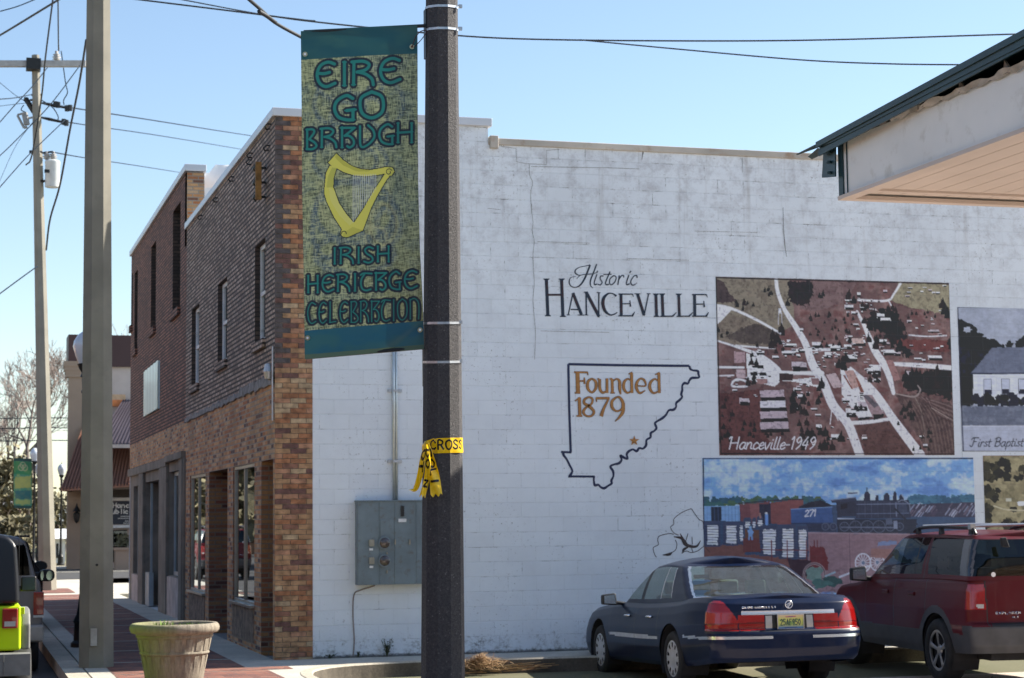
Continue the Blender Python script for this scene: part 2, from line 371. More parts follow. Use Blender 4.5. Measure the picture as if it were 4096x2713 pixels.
# ---- painted block wall
def wallpaint():
    t = NT('painted_block_wall'); v = t.wallvec()
    b = t.new('ShaderNodeTexBrick'); b.offset = .5
    wob = t.new('ShaderNodeVectorMath', operation='ADD')
    nn = t.new('ShaderNodeTexNoise'); t.link(v, nn.inputs['Vector']); nn.inputs['Scale'].default_value = 3; nn.inputs['Detail'].default_value = 4
    sc = t.new('ShaderNodeVectorMath', operation='SCALE'); t.link(nn.outputs['Color'], sc.inputs[0]); sc.inputs['Scale'].default_value = .012
    t.link(v, wob.inputs[0]); t.link(sc.outputs[0], wob.inputs[1]); t.link(wob.outputs[0], b.inputs['Vector'])
    b.inputs['Color1'].default_value = (0, 0, 0, 1); b.inputs['Color2'].default_value = (1, 1, 1, 1)
    b.inputs['Scale'].default_value = 1.0; b.inputs['Mortar Size'].default_value = .006; b.inputs['Mortar Smooth'].default_value = .5
    b.inputs['Brick Width'].default_value = .405; b.inputs['Row Height'].default_value = .2025
    big = t.noise(v, .55, 6, .62); mid = t.noise(v, 3.6, 9, .80); fine = t.noise(v, 22, 5, .75)
    sep = t.new('ShaderNodeSeparateXYZ'); t.link(v, sep.inputs[0])
    c = t.mix(t.ramp(big, [(.34, 0.0), (.68, 1.0)]), (.70, .75, .795, 1), (.80, .855, .90, 1))
    # weathered grime, heavier towards the top of the wall
    high = t.ramp(t.math('MULTIPLY', sep.outputs[1], .125), [(.52, .10), (.82, 1.0)])
    g = t.ramp(mid, [(.47, 0.0), (.66, 1.0)])
    c = t.mix(t.math('MULTIPLY', t.math('MULTIPLY', g, high), .62), c, (.36, .355, .37, 1))
    # blocks that took the paint differently
    c = t.mix(t.math('MULTIPLY', t.ramp(b.outputs['Color'], [(.70, 0.0), (.9, 1.0)]), .06), c, (.36, .36, .40, 1))
    # joints: faint, here and there open and black
    gate = t.noise(v, 1.7, 5, .7)
    c = t.mix(t.math('MULTIPLY', b.outputs['Fac'], .06), c, (.25, .26, .29, 1))
    ms = t.new('ShaderNodeMapping'); t.link(v, ms.inputs[0]); ms.inputs['Scale'].default_value = (5, 14, 1)
    g2 = t.noise(ms.outputs[0], 1.0, 5, .75)
    op = t.math('MULTIPLY', b.outputs['Fac'], t.ramp(t.math('ADD', t.math('MULTIPLY', gate, .45), t.math('MULTIPLY', g2, .55)), [(.525, 0.0), (.60, 1.0)]))
    c = t.mix(t.math('MULTIPLY', op, t.math('ADD', t.math('MULTIPLY', high, .45), .40)), c, (.07, .07, .065, 1))
    # specks where paint has flaked off, clustered
    sp = t.math('MULTIPLY', t.ramp(fine, [(.60, 0.0), (.64, 1.0)]), t.ramp(t.noise(v, 1.1, 4, .6, .4), [(.47, 0.0), (.62, 1.0)]))
    c = t.mix(t.math('MULTIPLY', sp, .75), c, (.13, .12, .11, 1))
    # dirt along the foot
    foot = t.ramp(t.math('ADD', sep.outputs[1], t.math('MULTIPLY', t.math('SUBTRACT', fine, .5), 1.4)), [(.16, .9), (.44, 0.0)])
    foot = t.math('MULTIPLY', foot, t.ramp(t.noise(v, 4.5, 6, .75), [(.46, 0.0), (.64, .9)]))
    c = t.mix(foot, c, (.11, .10, .085, 1))
    sk = t.ramp(t.math('ADD', sep.outputs[1], t.math('MULTIPLY', t.math('SUBTRACT', fine, .5), .10)), [(.185, .85), (.215, 0.0)]); c = t.mix(sk, c, (.06, .055, .045, 1))
    # long rain streaks
    st = t.new('ShaderNodeMapping'); t.link(v, st.inputs[0]); st.inputs['Scale'].default_value = (3.2, .16, 1)
    s1 = t.ramp(t.noise(st.outputs[0], 1.6, 5, .7), [(.56, 0.0), (.72, 1.0)])
    c = t.mix(t.math('MULTIPLY', t.math('MULTIPLY', s1, high), .45), c, (.34, .32, .30, 1))
    t.base(c); t.b.inputs['Roughness'].default_value = .55; t.b.inputs['Specular IOR Level'].default_value = .35
    h = t.math('ADD', t.math('MULTIPLY', b.outputs['Fac'], -.8), t.math('ADD', t.math('MULTIPLY', fine, .22), t.math('MULTIPLY', mid, .5)))
    t.bump(h, .55, .010); return t.m, h
M['wall'], _ = wallpaint()
M['cap'] = simple('weathered_concrete_cap', (.50, .46, .40), .85, var=.15, scale=1.2, bump=.2, dirt=(.30, .17, .08, 1))

Y1, Y2 = 10.35, 22.25; H1, H1R, XS = 7.50, 7.32, 3.01; H2 = 8.62; ZM = 3.90; QX = .51
shop = thing('corner_shop', 'two storey corner building with white painted mural wall and tan brick shopfront', 'building', (0, 0, SW))
def P_(b, name, mats, **k): return b.build(name, mats, shop, world=True, **k)
# white side wall: split where the parapet steps down
b = MB(); b.face([(QX, 0, -.2), (XS, 0, -.2), (XS, 0, H1-.0), (QX, 0, H1)]); b.face([(XS, 0, -.2), (34, 0, -.2), (34, 0, H1R), (XS, 0, H1R)])
b.face([(XS, 0, H1R), (XS, .35, H1R), (XS, .35, H1), (XS, 0, H1)])
P_(b, 'side_wall', M['wall'])
b = MB(); b.face([(34, 0, 0), (34, Y1, 0), (34, Y1, H1R), (34, 0, H1R)]); b.face([(0, Y1, 0), (34, Y1, 0), (34, Y1, H1R-.5), (0, Y1, H1R-.5)])
b.face([(.3, .3, 6.9), (34, .3, 6.9), (34, Y1, 6.9), (.3, Y1, 6.9)])
b.face([(.3, .3, 6.9), (34, .3, 6.9), (34, .3, H1R), (.3, .3, H1R)]); b.face([(.3, .3, 6.9), (.3, Y1, 6.9), (.3, Y1, H1), (.3, .3, H1)])
b.face([(.0, .0, SW-.02), (34, .0, SW-.02), (34, Y1, SW-.02), (0, Y1, SW-.02)]); b.face([(.3, .3, 3.6), (34, .3, 3.6), (34, Y1, 3.6), (.3, Y1, 3.6)])
P_(b, 'roof', simple('roof_felt', (.25, .25, .25), .9))
# cornice caps
b = MB(); b.box(-.045, XS+.05, -.045, .36, H1, H1+.115); b.box(-.045, .36, .36, Y1-.0, H1, H1+.115)
P_(b, 'coping', M['coping'], bevel=.008)
b = MB(); b.box(XS+.0, 34, -.03, .34, H1R-.075, H1R+.02); b.box(XS+.02, XS+.14, -.055, .3, H1R-.13, H1R+.05)
P_(b, 'parapet_cap', M['cap'], bevel=.01)
# front wall, upper part
wins = []
for (xa, xb, yt, xs, ys) in ((1061, 1020, 950, 1061, 1353), (909, 872, 1105, 909, 1435), (798, 768, 1212, 790, 1535)):
    y0 = float(pF(xa, 1100)[1]); y1 = float(pF(xb, 1100)[1]); wins.append((y0, y1, float(pF(xs, ys)[2]), float(pF(xa, yt)[2]), .24))
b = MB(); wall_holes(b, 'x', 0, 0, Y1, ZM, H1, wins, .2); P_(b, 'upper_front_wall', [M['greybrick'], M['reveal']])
for (y0, y1, z0, z1, d) in wins:
    b = MB(); f = .07
    for q in ((y0, y0+f, z0, z1), (y1-f, y1, z0, z1), (y0+f, y1-f, z1-f, z1), (y0+f, y1-f, z0, z0+f), (y0+f, y1-f, (z0+z1)/2-.03, (z0+z1)/2+.03)):
        b.box(.075, .125, q[0], q[1], q[2], q[3])
    w = P_(b, 'window', M['white'], bevel=.006)
    
    g = MB(); g.v = []; g.box(.10, .108, y0+.05, y1-.05, z0+.05, z1-.05)
    o = g.build('pane', M['upglass']); o.parent = w; o.location = (0, 0, -SW)
    g = MB(); g.box(-.05, .20, y0-.04, y1+.04, z0-.13, z0); o = g.build('sill', M['greybrick']); o.parent = w; o.location = (0, 0, -SW)
# front wall, tan brick with the shop openings
Fy = lambda x, y=2000: float(pF(x, y)[1])
zt = 2.84; zk = .80
openA = (Fy(1092), Fy(1045), 0, zt, 2.0); winA = (Fy(1018), Fy(932), zk, zt, .10)
openB = (Fy(910), Fy(836), 0, zt, 2.4); winB = (Fy(822), Fy(760), zk-.02, zt, .10)
b = MB(); wall_holes(b, 'x', 0, 0, Y1, 0, ZM, [openA, winA, openB, winB], .1); P_(b, 'lower_front_wall', [M['tanbrick'], M['sidebrick']])
for op in (openA, openB):            # recessed entrances: brick sides, door at the back
    b = MB(); y0, y1 = op[0], op[1]
    b.face([(.02, y1-.004, SW), (2.4, y1-.004, SW), (2.4, y1-.004, zt), (.02, y1-.004, zt)])
    P_(b, 'entrance_side_wall', M['sidebrick'])
    b = MB()
    for q in ((y0, y0+.07, SW, zt), (y1-.07, y1-.01, SW, zt), (y0+.07, y1-.07, 2.2, 2.28), (y0+.07, y1-.07, SW, SW+.2), (y0+.07, y1-.07, zt-.08, zt)):
        b.box(1.6, 1.66, *q)
    dr = P_(b, 'door', M['alu']); g = MB(); g.box(1.62, 1.63, y0+.05, y1-.05, SW, zt); o = g.build('pane', M['shopglass']); o.parent = dr; o.location = (0, 0, -SW)
for (y0, y1, z0, z1, d) in (winA, winB):
    b = MB(); f = .05; ym = y0+(y1-y0)*.52
    for q in ((y0, y0+f, z0, z1), (y1-f, y1, z0, z1), (y0+f, y1-f, z1-f, z1), (y0+f, y1-f, z0, z0+f), (ym-.025, ym+.025, z0+f, z1-f)):
        b.box(.02, .075, *q)
    b.box(-.06, .02, y0-.03, y1+.03, z0-.03, z0+.012)
    w = P_(b, 'shop_window', M['alu'], bevel=.004)
    g = MB(); g.box(.045, .055, y0+.03, y1-.03, z0+.03, z1-.03); o = g.build('pane', M['shopglass']); o.parent = w; o.location = (0, 0, -SW)
    b = MB(); b.box(-.012, .0, y0, y1, SW+.12, z0-.035); P_(b, 'knee_wall', M['stone'])
# irregular mortar ledge between the two bricks
b = MB(); n = 90; ys = np.linspace(.02, Y1, n); up = ZM+.02+.05*rng.random(n)+np.where(ys < 3.2, .05, 0); dn = ZM-.02-.045*rng.random(n)
for i in range(n-1):
    b.add([(-.03, ys[i], dn[i]), (-.03, ys[i+1], dn[i+1]), (-.02, ys[i+1], up[i+1]), (-.02, ys[i], up[i]), (0, ys[i], up[i]), (0, ys[i+1], up[i+1]), (0, ys[i], dn[i]), (0, ys[i+1], dn[i+1])],
          [(0, 1, 2, 3), (3, 2, 5, 4), (0, 6, 7, 1)])
P_(b, 'mortar_ledge', simple('old_mortar', (.26, .25, .24), .95, var=.3, scale=8, bump=.4))
# quoin of single bricks turning the corner
qm = [simple('quoin_brick_%s' % n_, c, .85, var=.3, scale=9, bump=.3) for n_, c in (('orange', (.37, .165, .08)), ('tan', (.42, .245, .13)), ('buff', (.46, .33, .20)),
      ('salmon', (.42, .22, .13)), ('brown', (.27, .13, .085)), ('plum', (.17, .085, .07)), ('slate', (.10, .085, .085)), ('mortar', (.26, .215, .17)))]
b = MB(); bh = .0677; k = 0; z = SW-.1
b.cur = 7; b.box(-.0005, QX, -.0005, .012, -.1, H1)
while z < H1-.03:
    z1 = min(z+bh-.009, H1); x = -.002; step = k % 2; k += 1; first = True
    while x < QX-.02:
        up_ = z > 4.0
        L = (.205 if step == 0 else .098) if first else .205
        x1 = min(x+L, QX-.002+random.uniform(-.0, .0))
        if QX-x1 < .06: x1 = QX-.002
        r = random.random()
        if first and up_: b.cur = 6 if r < .8 else 5
        elif up_: b.cur = 0 if r < .2 else 1 if r < .47 else 2 if r < .52 else 3 if r < .66 else 4 if r < .86 else 5
        else:
            b.cur = 0 if r < .18 else 1 if r < .56 else 2 if r < .70 else 3 if r < .84 else 4 if r < .93 else 5
        b.box(x, x1, -.010-random.random()*.004, .01, z, z1); x = x1+.009; first = False
    z += bh
P_(b, 'corner_quoin', qm)
# eyelets for lights along the parapet, ladder-like sign bracket, corner pipe
for (x, y) in ((1083, 497), (1078, 583), (1010, 613), (935, 708), (872, 792), (809, 862), (1008, 640)):
    p = pF(x, y); b = MB(); b.tube([p+np.array((0, 0, .0)), p+np.array((-.05, 0, .0)), p+np.array((-.08, .04, -.03)), p+np.array((-.05, .08, -.06)), p+np.array((0, .08, -.05))], .011, 6)
    P_(b, 'hook', M['darkmetal'])
b = MB(); p0 = pF(1068, 650); p1 = pF(1068, 800)
yb0, zb0, zb1 = float(p0[1]), float(p1[2]), float(p0[2])
b.cur = 0; b.box(-.16, -.08, yb0-.02, yb0+.03, zb0, zb1)
b.cur = 1
for zz in (zb0+.06, (zb0+zb1)/2, zb1-.06):
    b.lathe([(.0, -.0), (.045, 0), (.045, .05), (.03, .06), (.03, .11), (.045, .12), (.045, .17), (0, .17)], (-.13, yb0+.04, zz), 10, 'y')
    b.box(-.10, 0, yb0+.10, yb0+.14, zz-.015, zz+.015)
b.box(-.14, -.12, yb0+.19, yb0+.21, zb0, zb1)
P_(b, 'insulator_rack', [simple('rusty_iron', (.30, .16, .05), .7, .3, var=.35, scale=12), M['darkmetal']])
b = MB(); p = pF(1098, 1480); b.tube([(-.03, .03, 3.35), (-.03, .03, 4.35)], .012, 6); b.lathe([(0, -.12), (.05, -.1), (.07, 0), (.05, .1), (0, .12)], (-.06, .18, 4.02), 10)
P_(b, 'corner_conduit', M['steel'])

# ---- the taller building beyond
shop2 = thing('brick_shop', 'taller dark red brick building with boarded tall windows beyond the corner shop', 'building', (0, Y1, SW))
def Q_(b, name, mats, **k): return b.build(name, mats, shop2, world=True, **k)
wins2 = []
for (xa, xb, yt, xs, ys) in ((722, 692, 805, 715, 1230), (625, 606, 960, 622, 1305), (553, 541, 1075, 550, 1390), (533, 528, 1090, 531, 1300)):
    wins2.append((Fy(xa, 900), Fy(xb, 900), float(pF(xs, ys)[2])-.0, float(pF(xa, yt)[2]), .28))
zh2 = 3.33
op2 = [(Fy(722), Fy(672), .95, zh2-.32, .22), (Fy(643), Fy(578), 0, zh2-.42, 1.6), (Fy(560), Fy(531), .8, zh2-.45, .2)]
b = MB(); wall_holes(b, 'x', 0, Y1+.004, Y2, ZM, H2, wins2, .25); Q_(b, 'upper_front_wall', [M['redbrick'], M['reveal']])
b = MB(); wall_holes(b, 'x', 0, Y1+.004, Y2, zh2, ZM, [], .1); Q_(b, 'brick_band', M['tanbrick'])
b = MB(); wall_holes(b, 'x', .02, Y1+.004, Y2, 0, zh2, op2, .2); Q_(b, 'shopfront_wall', [M['greystucco'], M['greystucco']])
b = MB()
for (xa, xb) in ((743, 722), (672, 643), (578, 560)):
    b.box(-.045, .02, Fy(xa)+.02, Fy(xb)-.02, SW, zh2-.12)
b.box(-.09, .02, Y1+.02, Fy(672), zh2-.13, zh2-.0); b.box(-.06, .02, Fy(672)+.01, Y2-.1, zh2-.2, zh2-.02)
b.box(-.07, .02, Y1+.05, Y1+.14, SW, zh2-.13)
Q_(b, 'pilaster', M['greystucco'], bevel=.01)
for h in op2:
    y0, y1, z0, z1 = h[:4]; b = MB(); f = .08
    xo = .12 if h[4] < 1 else 1.4
    zz0 = max(z0, SW)
    for q in ((y0, y0+f, zz0, z1), (y1-f, y1, zz0, z1), (y0+f, y1-f, z1-f, z1), (y0+f, y1-f, zz0, zz0+f)): b.box(xo, xo+.06, *q)
    if h[4] < 1: b.box(-.01, xo+.06, y0+.02, y0+.09, zz0, z1)
    w = Q_(b, 'door' if h[4] > 1 else 'shop_window', M['bluegrey'])
    g = MB(); g.box(xo+.02, xo+.03, y0+.03, y1-.03, zz0, z1-.03); o = g.build('pane', M['shopglass']); o.parent = w; o.location = (0, -Y1, -SW)
    if h[4] < 1: b = MB(); b.box(-.015, .02, y0, y1, SW, z0-.02); Q_(b, 'knee_panel', M['pinkpanel'])
y0, y1 = op2[1][0], op2[1][1]; b = MB(); b.box(.05, .10, y1-.9, y1-.86, .9, zh2-.45); b.box(.02, .12, y1-.95, y1-.1, SW, .9)
Q_(b, 'entrance_frame', M['bluegrey'])
for (a0, a1, z0, z1, d) in wins2:
    b = MB(); b.box(.2, .24, a0, a1, z0, z1); w = Q_(b, 'window', simple('dark_board', (.03, .022, .02), .7, var=.3))
    g = MB(); g.box(-.06, .2, a0-.05, a1+.05, z0-.16, z0); o = g.build('sill', M['redbrick']); o.parent = w; o.location = (0, -Y1, -SW)
# pale window sheet hung in a lower opening, a little proud of the brick
P4 = [pF(*q) for q in ((584, 1362), (641, 1315), (641, 1553), (586, 1590))]
b = MB(); y0, y1 = float(P4[1][1]), float(P4[0][1]); z0, z1 = 4.40, 5.42
n = 24; G = np.array([[(-.05-.012*math.sin(i*1.3), y0+(y1-y0)*i/n, z) for z in (z0, z1)] for i in range(n+1)]); b.grid(G)
b.box(-.035, 0, y0, y1, z0, z1)
Q_(b, 'window_cover', M['curtainglass'], smooth='auto')
b = MB(); b.face([(.33, Y1+.02, 5), (34, Y1+.02, 5), (34, Y1+.02, H2-.3), (.33, Y1+.02, H2-.3)])
b.face([(0, Y2, 0), (34, Y2, 0), (34, Y2, H2), (0, Y2, H2)]); b.face([(34, Y1, 0), (34, Y2, 0), (34, Y2, H2), (34, Y1, H2)])
b.face([(.3, Y1+.3, H2-.5), (34, Y1+.3, H2-.5), (34, Y2, H2-.5), (.3, Y2, H2-.5)]); b.face([(0, Y1+.3, SW-.02), (34, Y1+.3, SW-.02), (34, Y2, SW-.02), (0, Y2, SW-.02)])
b.face([(.1, Y1+.02, 3.7), (34, Y1+.02, 3.7), (34, Y2, 3.7), (.1, Y2, 3.7)])
Q_(b, 'side_wall', M['roofmembrane'])
b = MB(); b.box(.0, .325, Y1-.006, Y1+.3, H1-.3, H2-.02); Q_(b, 'corner_pier', M['tanbrick'])
b = MB(); b.box(-.05, .36, Y1-.05, Y1+.35, H2, H2+.13); b.box(-.05, .35, Y1+.35, Y2+.05, H2, H2+.13)
Q_(b, 'coping', M['coping'], bevel=.01)
# wrinkled white membrane over the raised back of the parapet
b = MB(); n, m = 26, 10; G = np.zeros((n, m, 3))
for i in range(n):
    for j in range(m):
        x = .335+i/(n-1)*3.2; zt_ = H2+.06+.17*min(1, max(0, (x-.52)/.06))+.05*(x > 1.2)
        z = 7.0+(zt_-7.0)*j/(m-1); wr = .05*math.sin(x*3.1+z*2.2)+.035*math.sin(x*7-z*3.7)+.12*math.exp(-((x-.75-.10*(z-8))/.10)**2)
        G[i, j] = (x, Y1-.08-wr*.8+.55*j/(m-1), z)
b.grid(G); G2 = G[:, -1:, :].repeat(2, 1).copy(); G2[:, 1, 1] = Y1+.8; b.grid(G2)
Q_(b, 'parapet_membrane', M['roofmembrane'], smooth=True)

# ---- meter cabinet and pipes on the white wall
mb = thing('meter_cabinet', 'grey metal electric meter cabinet with two round meters on the white wall', 'meter box', (1.5, 0, 1.1))
cx0, cx1 = float(pW(1420, 2100)[0]), 2.12; cz0, cz1 = float(pW(1500, 2338)[2]), float(pW(1500, 2008)[2])
M['cab'] = simple('grey_blue_enamel', (.16, .21, .235), .5, .1, var=.12, scale=4, dirt=(.12, .10, .08, 1))
b = MB(); b.box(cx0, cx1, -.20, -.004, cz0, cz1); b.box(cx0-.01, cx1+.01, -.215, -.004, cz1, cz1+.02)
for x in (cx0+.29, cx0+.50, cx0+.80): b.box(x, x+.008, -.208, -.2, cz0+.01, cz1-.01)
b.box(cx0+.305, cx0+.48, -.207, -.2, cz1-.5, cz1-.24)
b.build('cabinet', M['cab'], mb, world=True, bevel=.006)
mscale = lambda x, y: pW(x, y, -.2)
for (x, y) in ((1537, 2172), (1537, 2243)):
    p = mscale(x, y); b = MB(); b.lathe([(0, -.30), (.055, -.298), (.066, -.28), (.078, -.24), (.082, -.21), (.082, -.2)], (p[0], 0, p[2]), 20, 'y'); b.v = [(x_, y_ if y_ > -.2 else -.2+(y_+.2)*.6, z_) for x_, y_, z_ in b.v]
    m_ = b.build('meter', simple('meter_glass', (.07, .05, .042), .3, var=.3, scale=20, coat=1), mb, world=True, smooth=True)
    b = MB(); b.lathe([(.07, -.238), (.088, -.236), (.088, -.222), (.07, -.22)], (p[0], 0, p[2]), 20, 'y')
    o = b.build('meter_ring', M['cab']); o.parent = m_; o.location = (-1.5, 0, -1.1)
b = MB()
for (x, y, w, h) in ((1486, 2172, .07, .09), (1486, 2243, .07, .09), (1580, 2168, .02, .07), (1638, 2168, .02, .07), (1547, 2215, .02, .04), (1547, 2287, .02, .04)):
    p = mscale(x, y); b.box(p[0]-w/2, p[0]+w/2, -.225, -.2, p[2]-h/2, p[2]+h/2)
b.build('latch', simple('latch_metal', (.30, .29, .24), .5, .5), mb, world=True)
b = MB()
for (x, y, w, h) in ((1609, 2082, .11, .045), (1484, 2198, .05, .03), (1485, 2268, .05, .03)):
    p = mscale(x, y); b.box(p[0]-w/2, p[0]+w/2, -.212, -.208, p[2]-h/2, p[2]+h/2)
b.build('label_plate', M['white'], mb, world=True)
b = MB(); p = mscale(1609, 2045); b.box(p[0]-.02, p[0]+.02, -.23, -.2, p[2]-.07, p[2]+.07); b.build('handle', M['black'], mb, world=True)
pipe = thing('conduit_pipe', 'pair of vertical steel conduits rising from the meter cabinet up the white wall', 'pipe', (1.6, 0, 2.3))
b = MB()
for x in (1576, 1587):
    p = pW(x, 1900, -.05); b.tube([(p[0], -.05, cz1), (p[0], -.05, 4.9)], .022 if x < 1580 else .017, 10)
b.build('conduit', simple('galvanised_pipe', (.55, .60, .60), .4, .6, var=.1, scale=9), pipe, world=True, smooth=True)
for y in (1563, 1846):
    p = pW(1581, y, -.05); b = MB(); b.box(p[0]-.10, p[0]+.10, -.03, -.004, p[2]-.02, p[2]+.02); b.box(p[0]-.035, p[0]+.035, -.08, -.03, p[2]-.015, p[2]+.015)
    b.build('strap', M['steel'], pipe, world=True)
b = MB(); pts = [pW(1500, 2342, -.02), pW(1478, 2350, -.015), pW(1440, 2362, -.015), pW(1416, 2380, -.012), pW(1412, 2460, -.012), pW(1417, 2560, -.012), pW(1413, 2622, -.012)]
b.tube(crom(pts, 5), .009, 6); tag(b.build('wall_cable', simple('brown_cable', (.32, .27, .25), .8, var=.2), smooth=True), 'thin brown cable running down the white wall below the meter cabinet', 'cable')
# ================================================================== PAINTED SURFACES (colour per vertex of a fine sheet)
def vnoise(h, w, cell, seed=0, octaves=4):
    r = np.random.default_rng(seed); out = np.zeros((h, w)); amp = 1; tot = 0
    cy, cx = (cell if hasattr(cell, '__len__') else (cell, cell))
    for o in range(octaves):
        gy, gx = int(h/max(cy, 1))+3, int(w/max(cx, 1))+3; g = r.random((gy, gx))
        y = np.arange(h)/max(cy, 1); x = np.arange(w)/max(cx, 1); yi = y.astype(int); xi = x.astype(int)
        fy = (y-yi)[:, None]; fx = (x-xi)[None, :]; fy = fy*fy*(3-2*fy); fx = fx*fx*(3-2*fx)
        a = g[np.ix_(yi, xi)]; b_ = g[np.ix_(yi, xi+1)]; c = g[np.ix_(yi+1, xi)]; d = g[np.ix_(yi+1, xi+1)]
        out += amp*((a*(1-fx)+b_*fx)*(1-fy)+(c*(1-fx)+d*fx)*fy); tot += amp; amp *= .55; cy /= 2; cx /= 2
        if max(cy, cx) < 1: break
    return out/tot
def lin(c): return np.array(srgb(*c)[:3])
class Canvas:
    def __init__(s, w, h, col):
        s.w, s.h = w, h; s.a = np.ones((h, w, 3))*lin(col); s.T = lambda x, y: (x, y)
        s.Y, s.X = np.mgrid[0:h, 0:w].astype(float); s.k = 1.0; s.sat = 1.0
    def tr(s, pts): return np.array([s.T(*p[:2]) for p in pts], float)
    def put(s, m, col, sl=None):
        c = lin(col) if not isinstance(col, np.ndarray) else col
        t = s.a if sl is None else s.a[sl]
        t[:] = t*(1-m[..., None])+c*m[..., None]
    def _bb(s, P, pad):
        x0 = int(max(0, P[:, 0].min()-pad)); x1 = int(min(s.w, P[:, 0].max()+pad+2)); y0 = int(max(0, P[:, 1].min()-pad)); y1 = int(min(s.h, P[:, 1].max()+pad+2))
        return (slice(y0, max(y0, y1)), slice(x0, max(x0, x1)))
    def poly(s, pts, col, a=1.0, rag=0.0, raw=False):
        P = np.array(pts, float) if raw else s.tr(pts); sl = s._bb(P, 2+rag); X, Y = s.X[sl].copy(), s.Y[sl].copy()
        if X.size == 0: return
        if rag:
            X += (vnoise(s.h, s.w, 5, len(pts), 3)[sl]-.5)*rag*2; Y += (vnoise(s.h, s.w, 5, len(pts)+9, 3)[sl]-.5)*rag*2
        ins = np.zeros(X.shape, bool); n = len(P)
        for i in range(n):
            (xa, ya), (xb, yb2) = P[i], P[(i+1) % n]
            c = ((ya > Y) != (yb2 > Y)) & (X < (xb-xa)*(Y-ya)/((yb2-ya) if yb2 != ya else 1e-9)+xa); ins ^= c
        s.put(ins*a, col, sl)
    def line(s, pts, r, col, a=1.0, soft=.7, smooth=True, raw=False):
        """r in source units, a number or one per point"""
        P = np.array(pts, float)[:, :2] if raw else s.tr(pts)
        R = np.array(r if hasattr(r, '__len__') else [r]*len(P), float)*s.k
        if smooth and len(P) > 2: Q = crom(np.c_[P, R], 5); P, R = Q[:, :2], Q[:, 2]
        sl = s._bb(P, R.max()+2); X, Y = s.X[sl], s.Y[sl]
        if X.size == 0: return
        D = np.full(X.shape, 1e9)
        for i in range(len(P)-1):
            d = P[i+1]-P[i]; L = d@d+1e-9; t = np.clip(((X-P[i, 0])*d[0]+(Y-P[i, 1])*d[1])/L, 0, 1)
            D = np.minimum(D, np.hypot(X-P[i, 0]-t*d[0], Y-P[i, 1]-t*d[1])-(R[i]+(R[i+1]-R[i])*t))
        s.put(np.clip(.5-D/soft, 0, 1)*a, col, sl)
    def blob(s, x, y, rx, ry, col, a=1.0, rag=.35, seed=0):
        P = []; r = np.random.default_rng(int(abs(x*7+y*13))+seed)
        for k in range(14):
            w = 2*math.pi*k/14; q = 1+(r.random()-.5)*2*rag; P.append((x+rx*math.cos(w)*q, y+ry*math.sin(w)*q))
        s.poly(P, col, a)
def painted(name, cv, fn, mat, parent=None, world=True, flipn=False):
    h, w = cv.h, cv.w; G = np.array([[fn(i/(w-1), j/(h-1)) for i in range(w)] for j in range(h)])
    b = MB(); b.grid(G); o = b.build(name, mat, parent, world=world, smooth=True)
    ca = o.data.color_attributes.new('Col', 'FLOAT_COLOR', 'POINT')
    c = np.ones((h*w, 4)); A_ = cv.a.reshape(-1, 3); g_ = A_.mean(1, keepdims=True); c[:, :3] = np.clip(g_+(A_-g_)*cv.sat, 0, 1); ca.data.foreach_set('color', c.ravel()); return o
def paintedmat(name, rough=.55, wallbump=False, transl=0.0):
    t = NT(name); at = t.new('ShaderNodeAttribute'); at.attribute_name = 'Col'
    c = at.outputs['Color']
    if wallbump:
        v = t.wallvec(); b = t.new('ShaderNodeTexBrick'); t.link(v, b.inputs['Vector']); b.inputs['Scale'].default_value = 1
        b.inputs['Mortar Size'].default_value = .006; b.inputs['Mortar Smooth'].default_value = .6; b.inputs['Brick Width'].default_value = .405; b.inputs['Row Height'].default_value = .2025
        f = t.noise(v, 24, 5, .75); c = t.mix(t.math('MULTIPLY', b.outputs['Fac'], .12), c, (.10, .10, .12, 1))
        c = t.mix(.25, c, t.ramp(f, [(.3, .3), (.7, .7)]), 'OVERLAY')
        t.bump(t.math('ADD', t.math('MULTIPLY', b.outputs['Fac'], -.7), t.math('MULTIPLY', f, .25)), .4, .01)
    t.base(c); t.b.inputs['Roughness'].default_value = rough
    if transl:
        tl = t.new('ShaderNodeBsdfTranslucent'); t.link(c, tl.inputs[0]); mx = t.new('ShaderNodeMixShader'); mx.inputs[0].default_value = transl
        t.link(t.b.outputs[0], mx.inputs[1]); t.link(tl.outputs[0], mx.inputs[2]); t.link(mx.outputs[0], t.n['Material Output'].inputs[0])
    return t.m
M['mural'] = paintedmat('mural_paint', .5, True)
def wallcanvas(px0, py0, px1, py1, step, col):
    """canvas on the wall plane covering the rectangle whose photo corners are given; T takes photo pixels"""
    a, b_ = pW(px0, py0), pW(px1, py1); X0, X1, Z1, Z0 = a[0], b_[0], a[2], b_[2]
    w, h = int((X1-X0)/step)+1, int((Z1-Z0)/step)+1; cv = Canvas(w, h, col); cv.ext = (X0, X1, Z0, Z1); cv.sat = .74
    def T(x, y): p = pW(x, y); return ((p[0]-X0)/(X1-X0)*(w-1), (Z1-p[2])/(Z1-Z0)*(h-1))
    cv.T0 = T; cv.T = T; cv.step = step; cv.k = 24.6/FPX/step; return cv
def zoomed(cv, ox, oy, s):
    T0 = cv.T0; cv.T = lambda x, y: T0(ox+x/s, oy+y/s); cv.k = 24.6/FPX/cv.step/s
def wallpaintobj(name, cv, parent, Y=-.004):
    br = vnoise(cv.h, cv.w, (3, 7), 77, 3); br2 = vnoise(cv.h, cv.w, (14, 4), 78, 3); cv.a *= (.80+.36*br+.14*br2)[..., None]; mu = cv.a.mean(); cv.a = np.clip((mu+(cv.a-mu)*1.10)*1.32, .008, .86)
    X0, X1, Z0, Z1 = cv.ext; return painted(name, cv, lambda u, v: (X0+(X1-X0)*u, Y, Z1-(Z1-Z0)*v), M['mural'], parent)
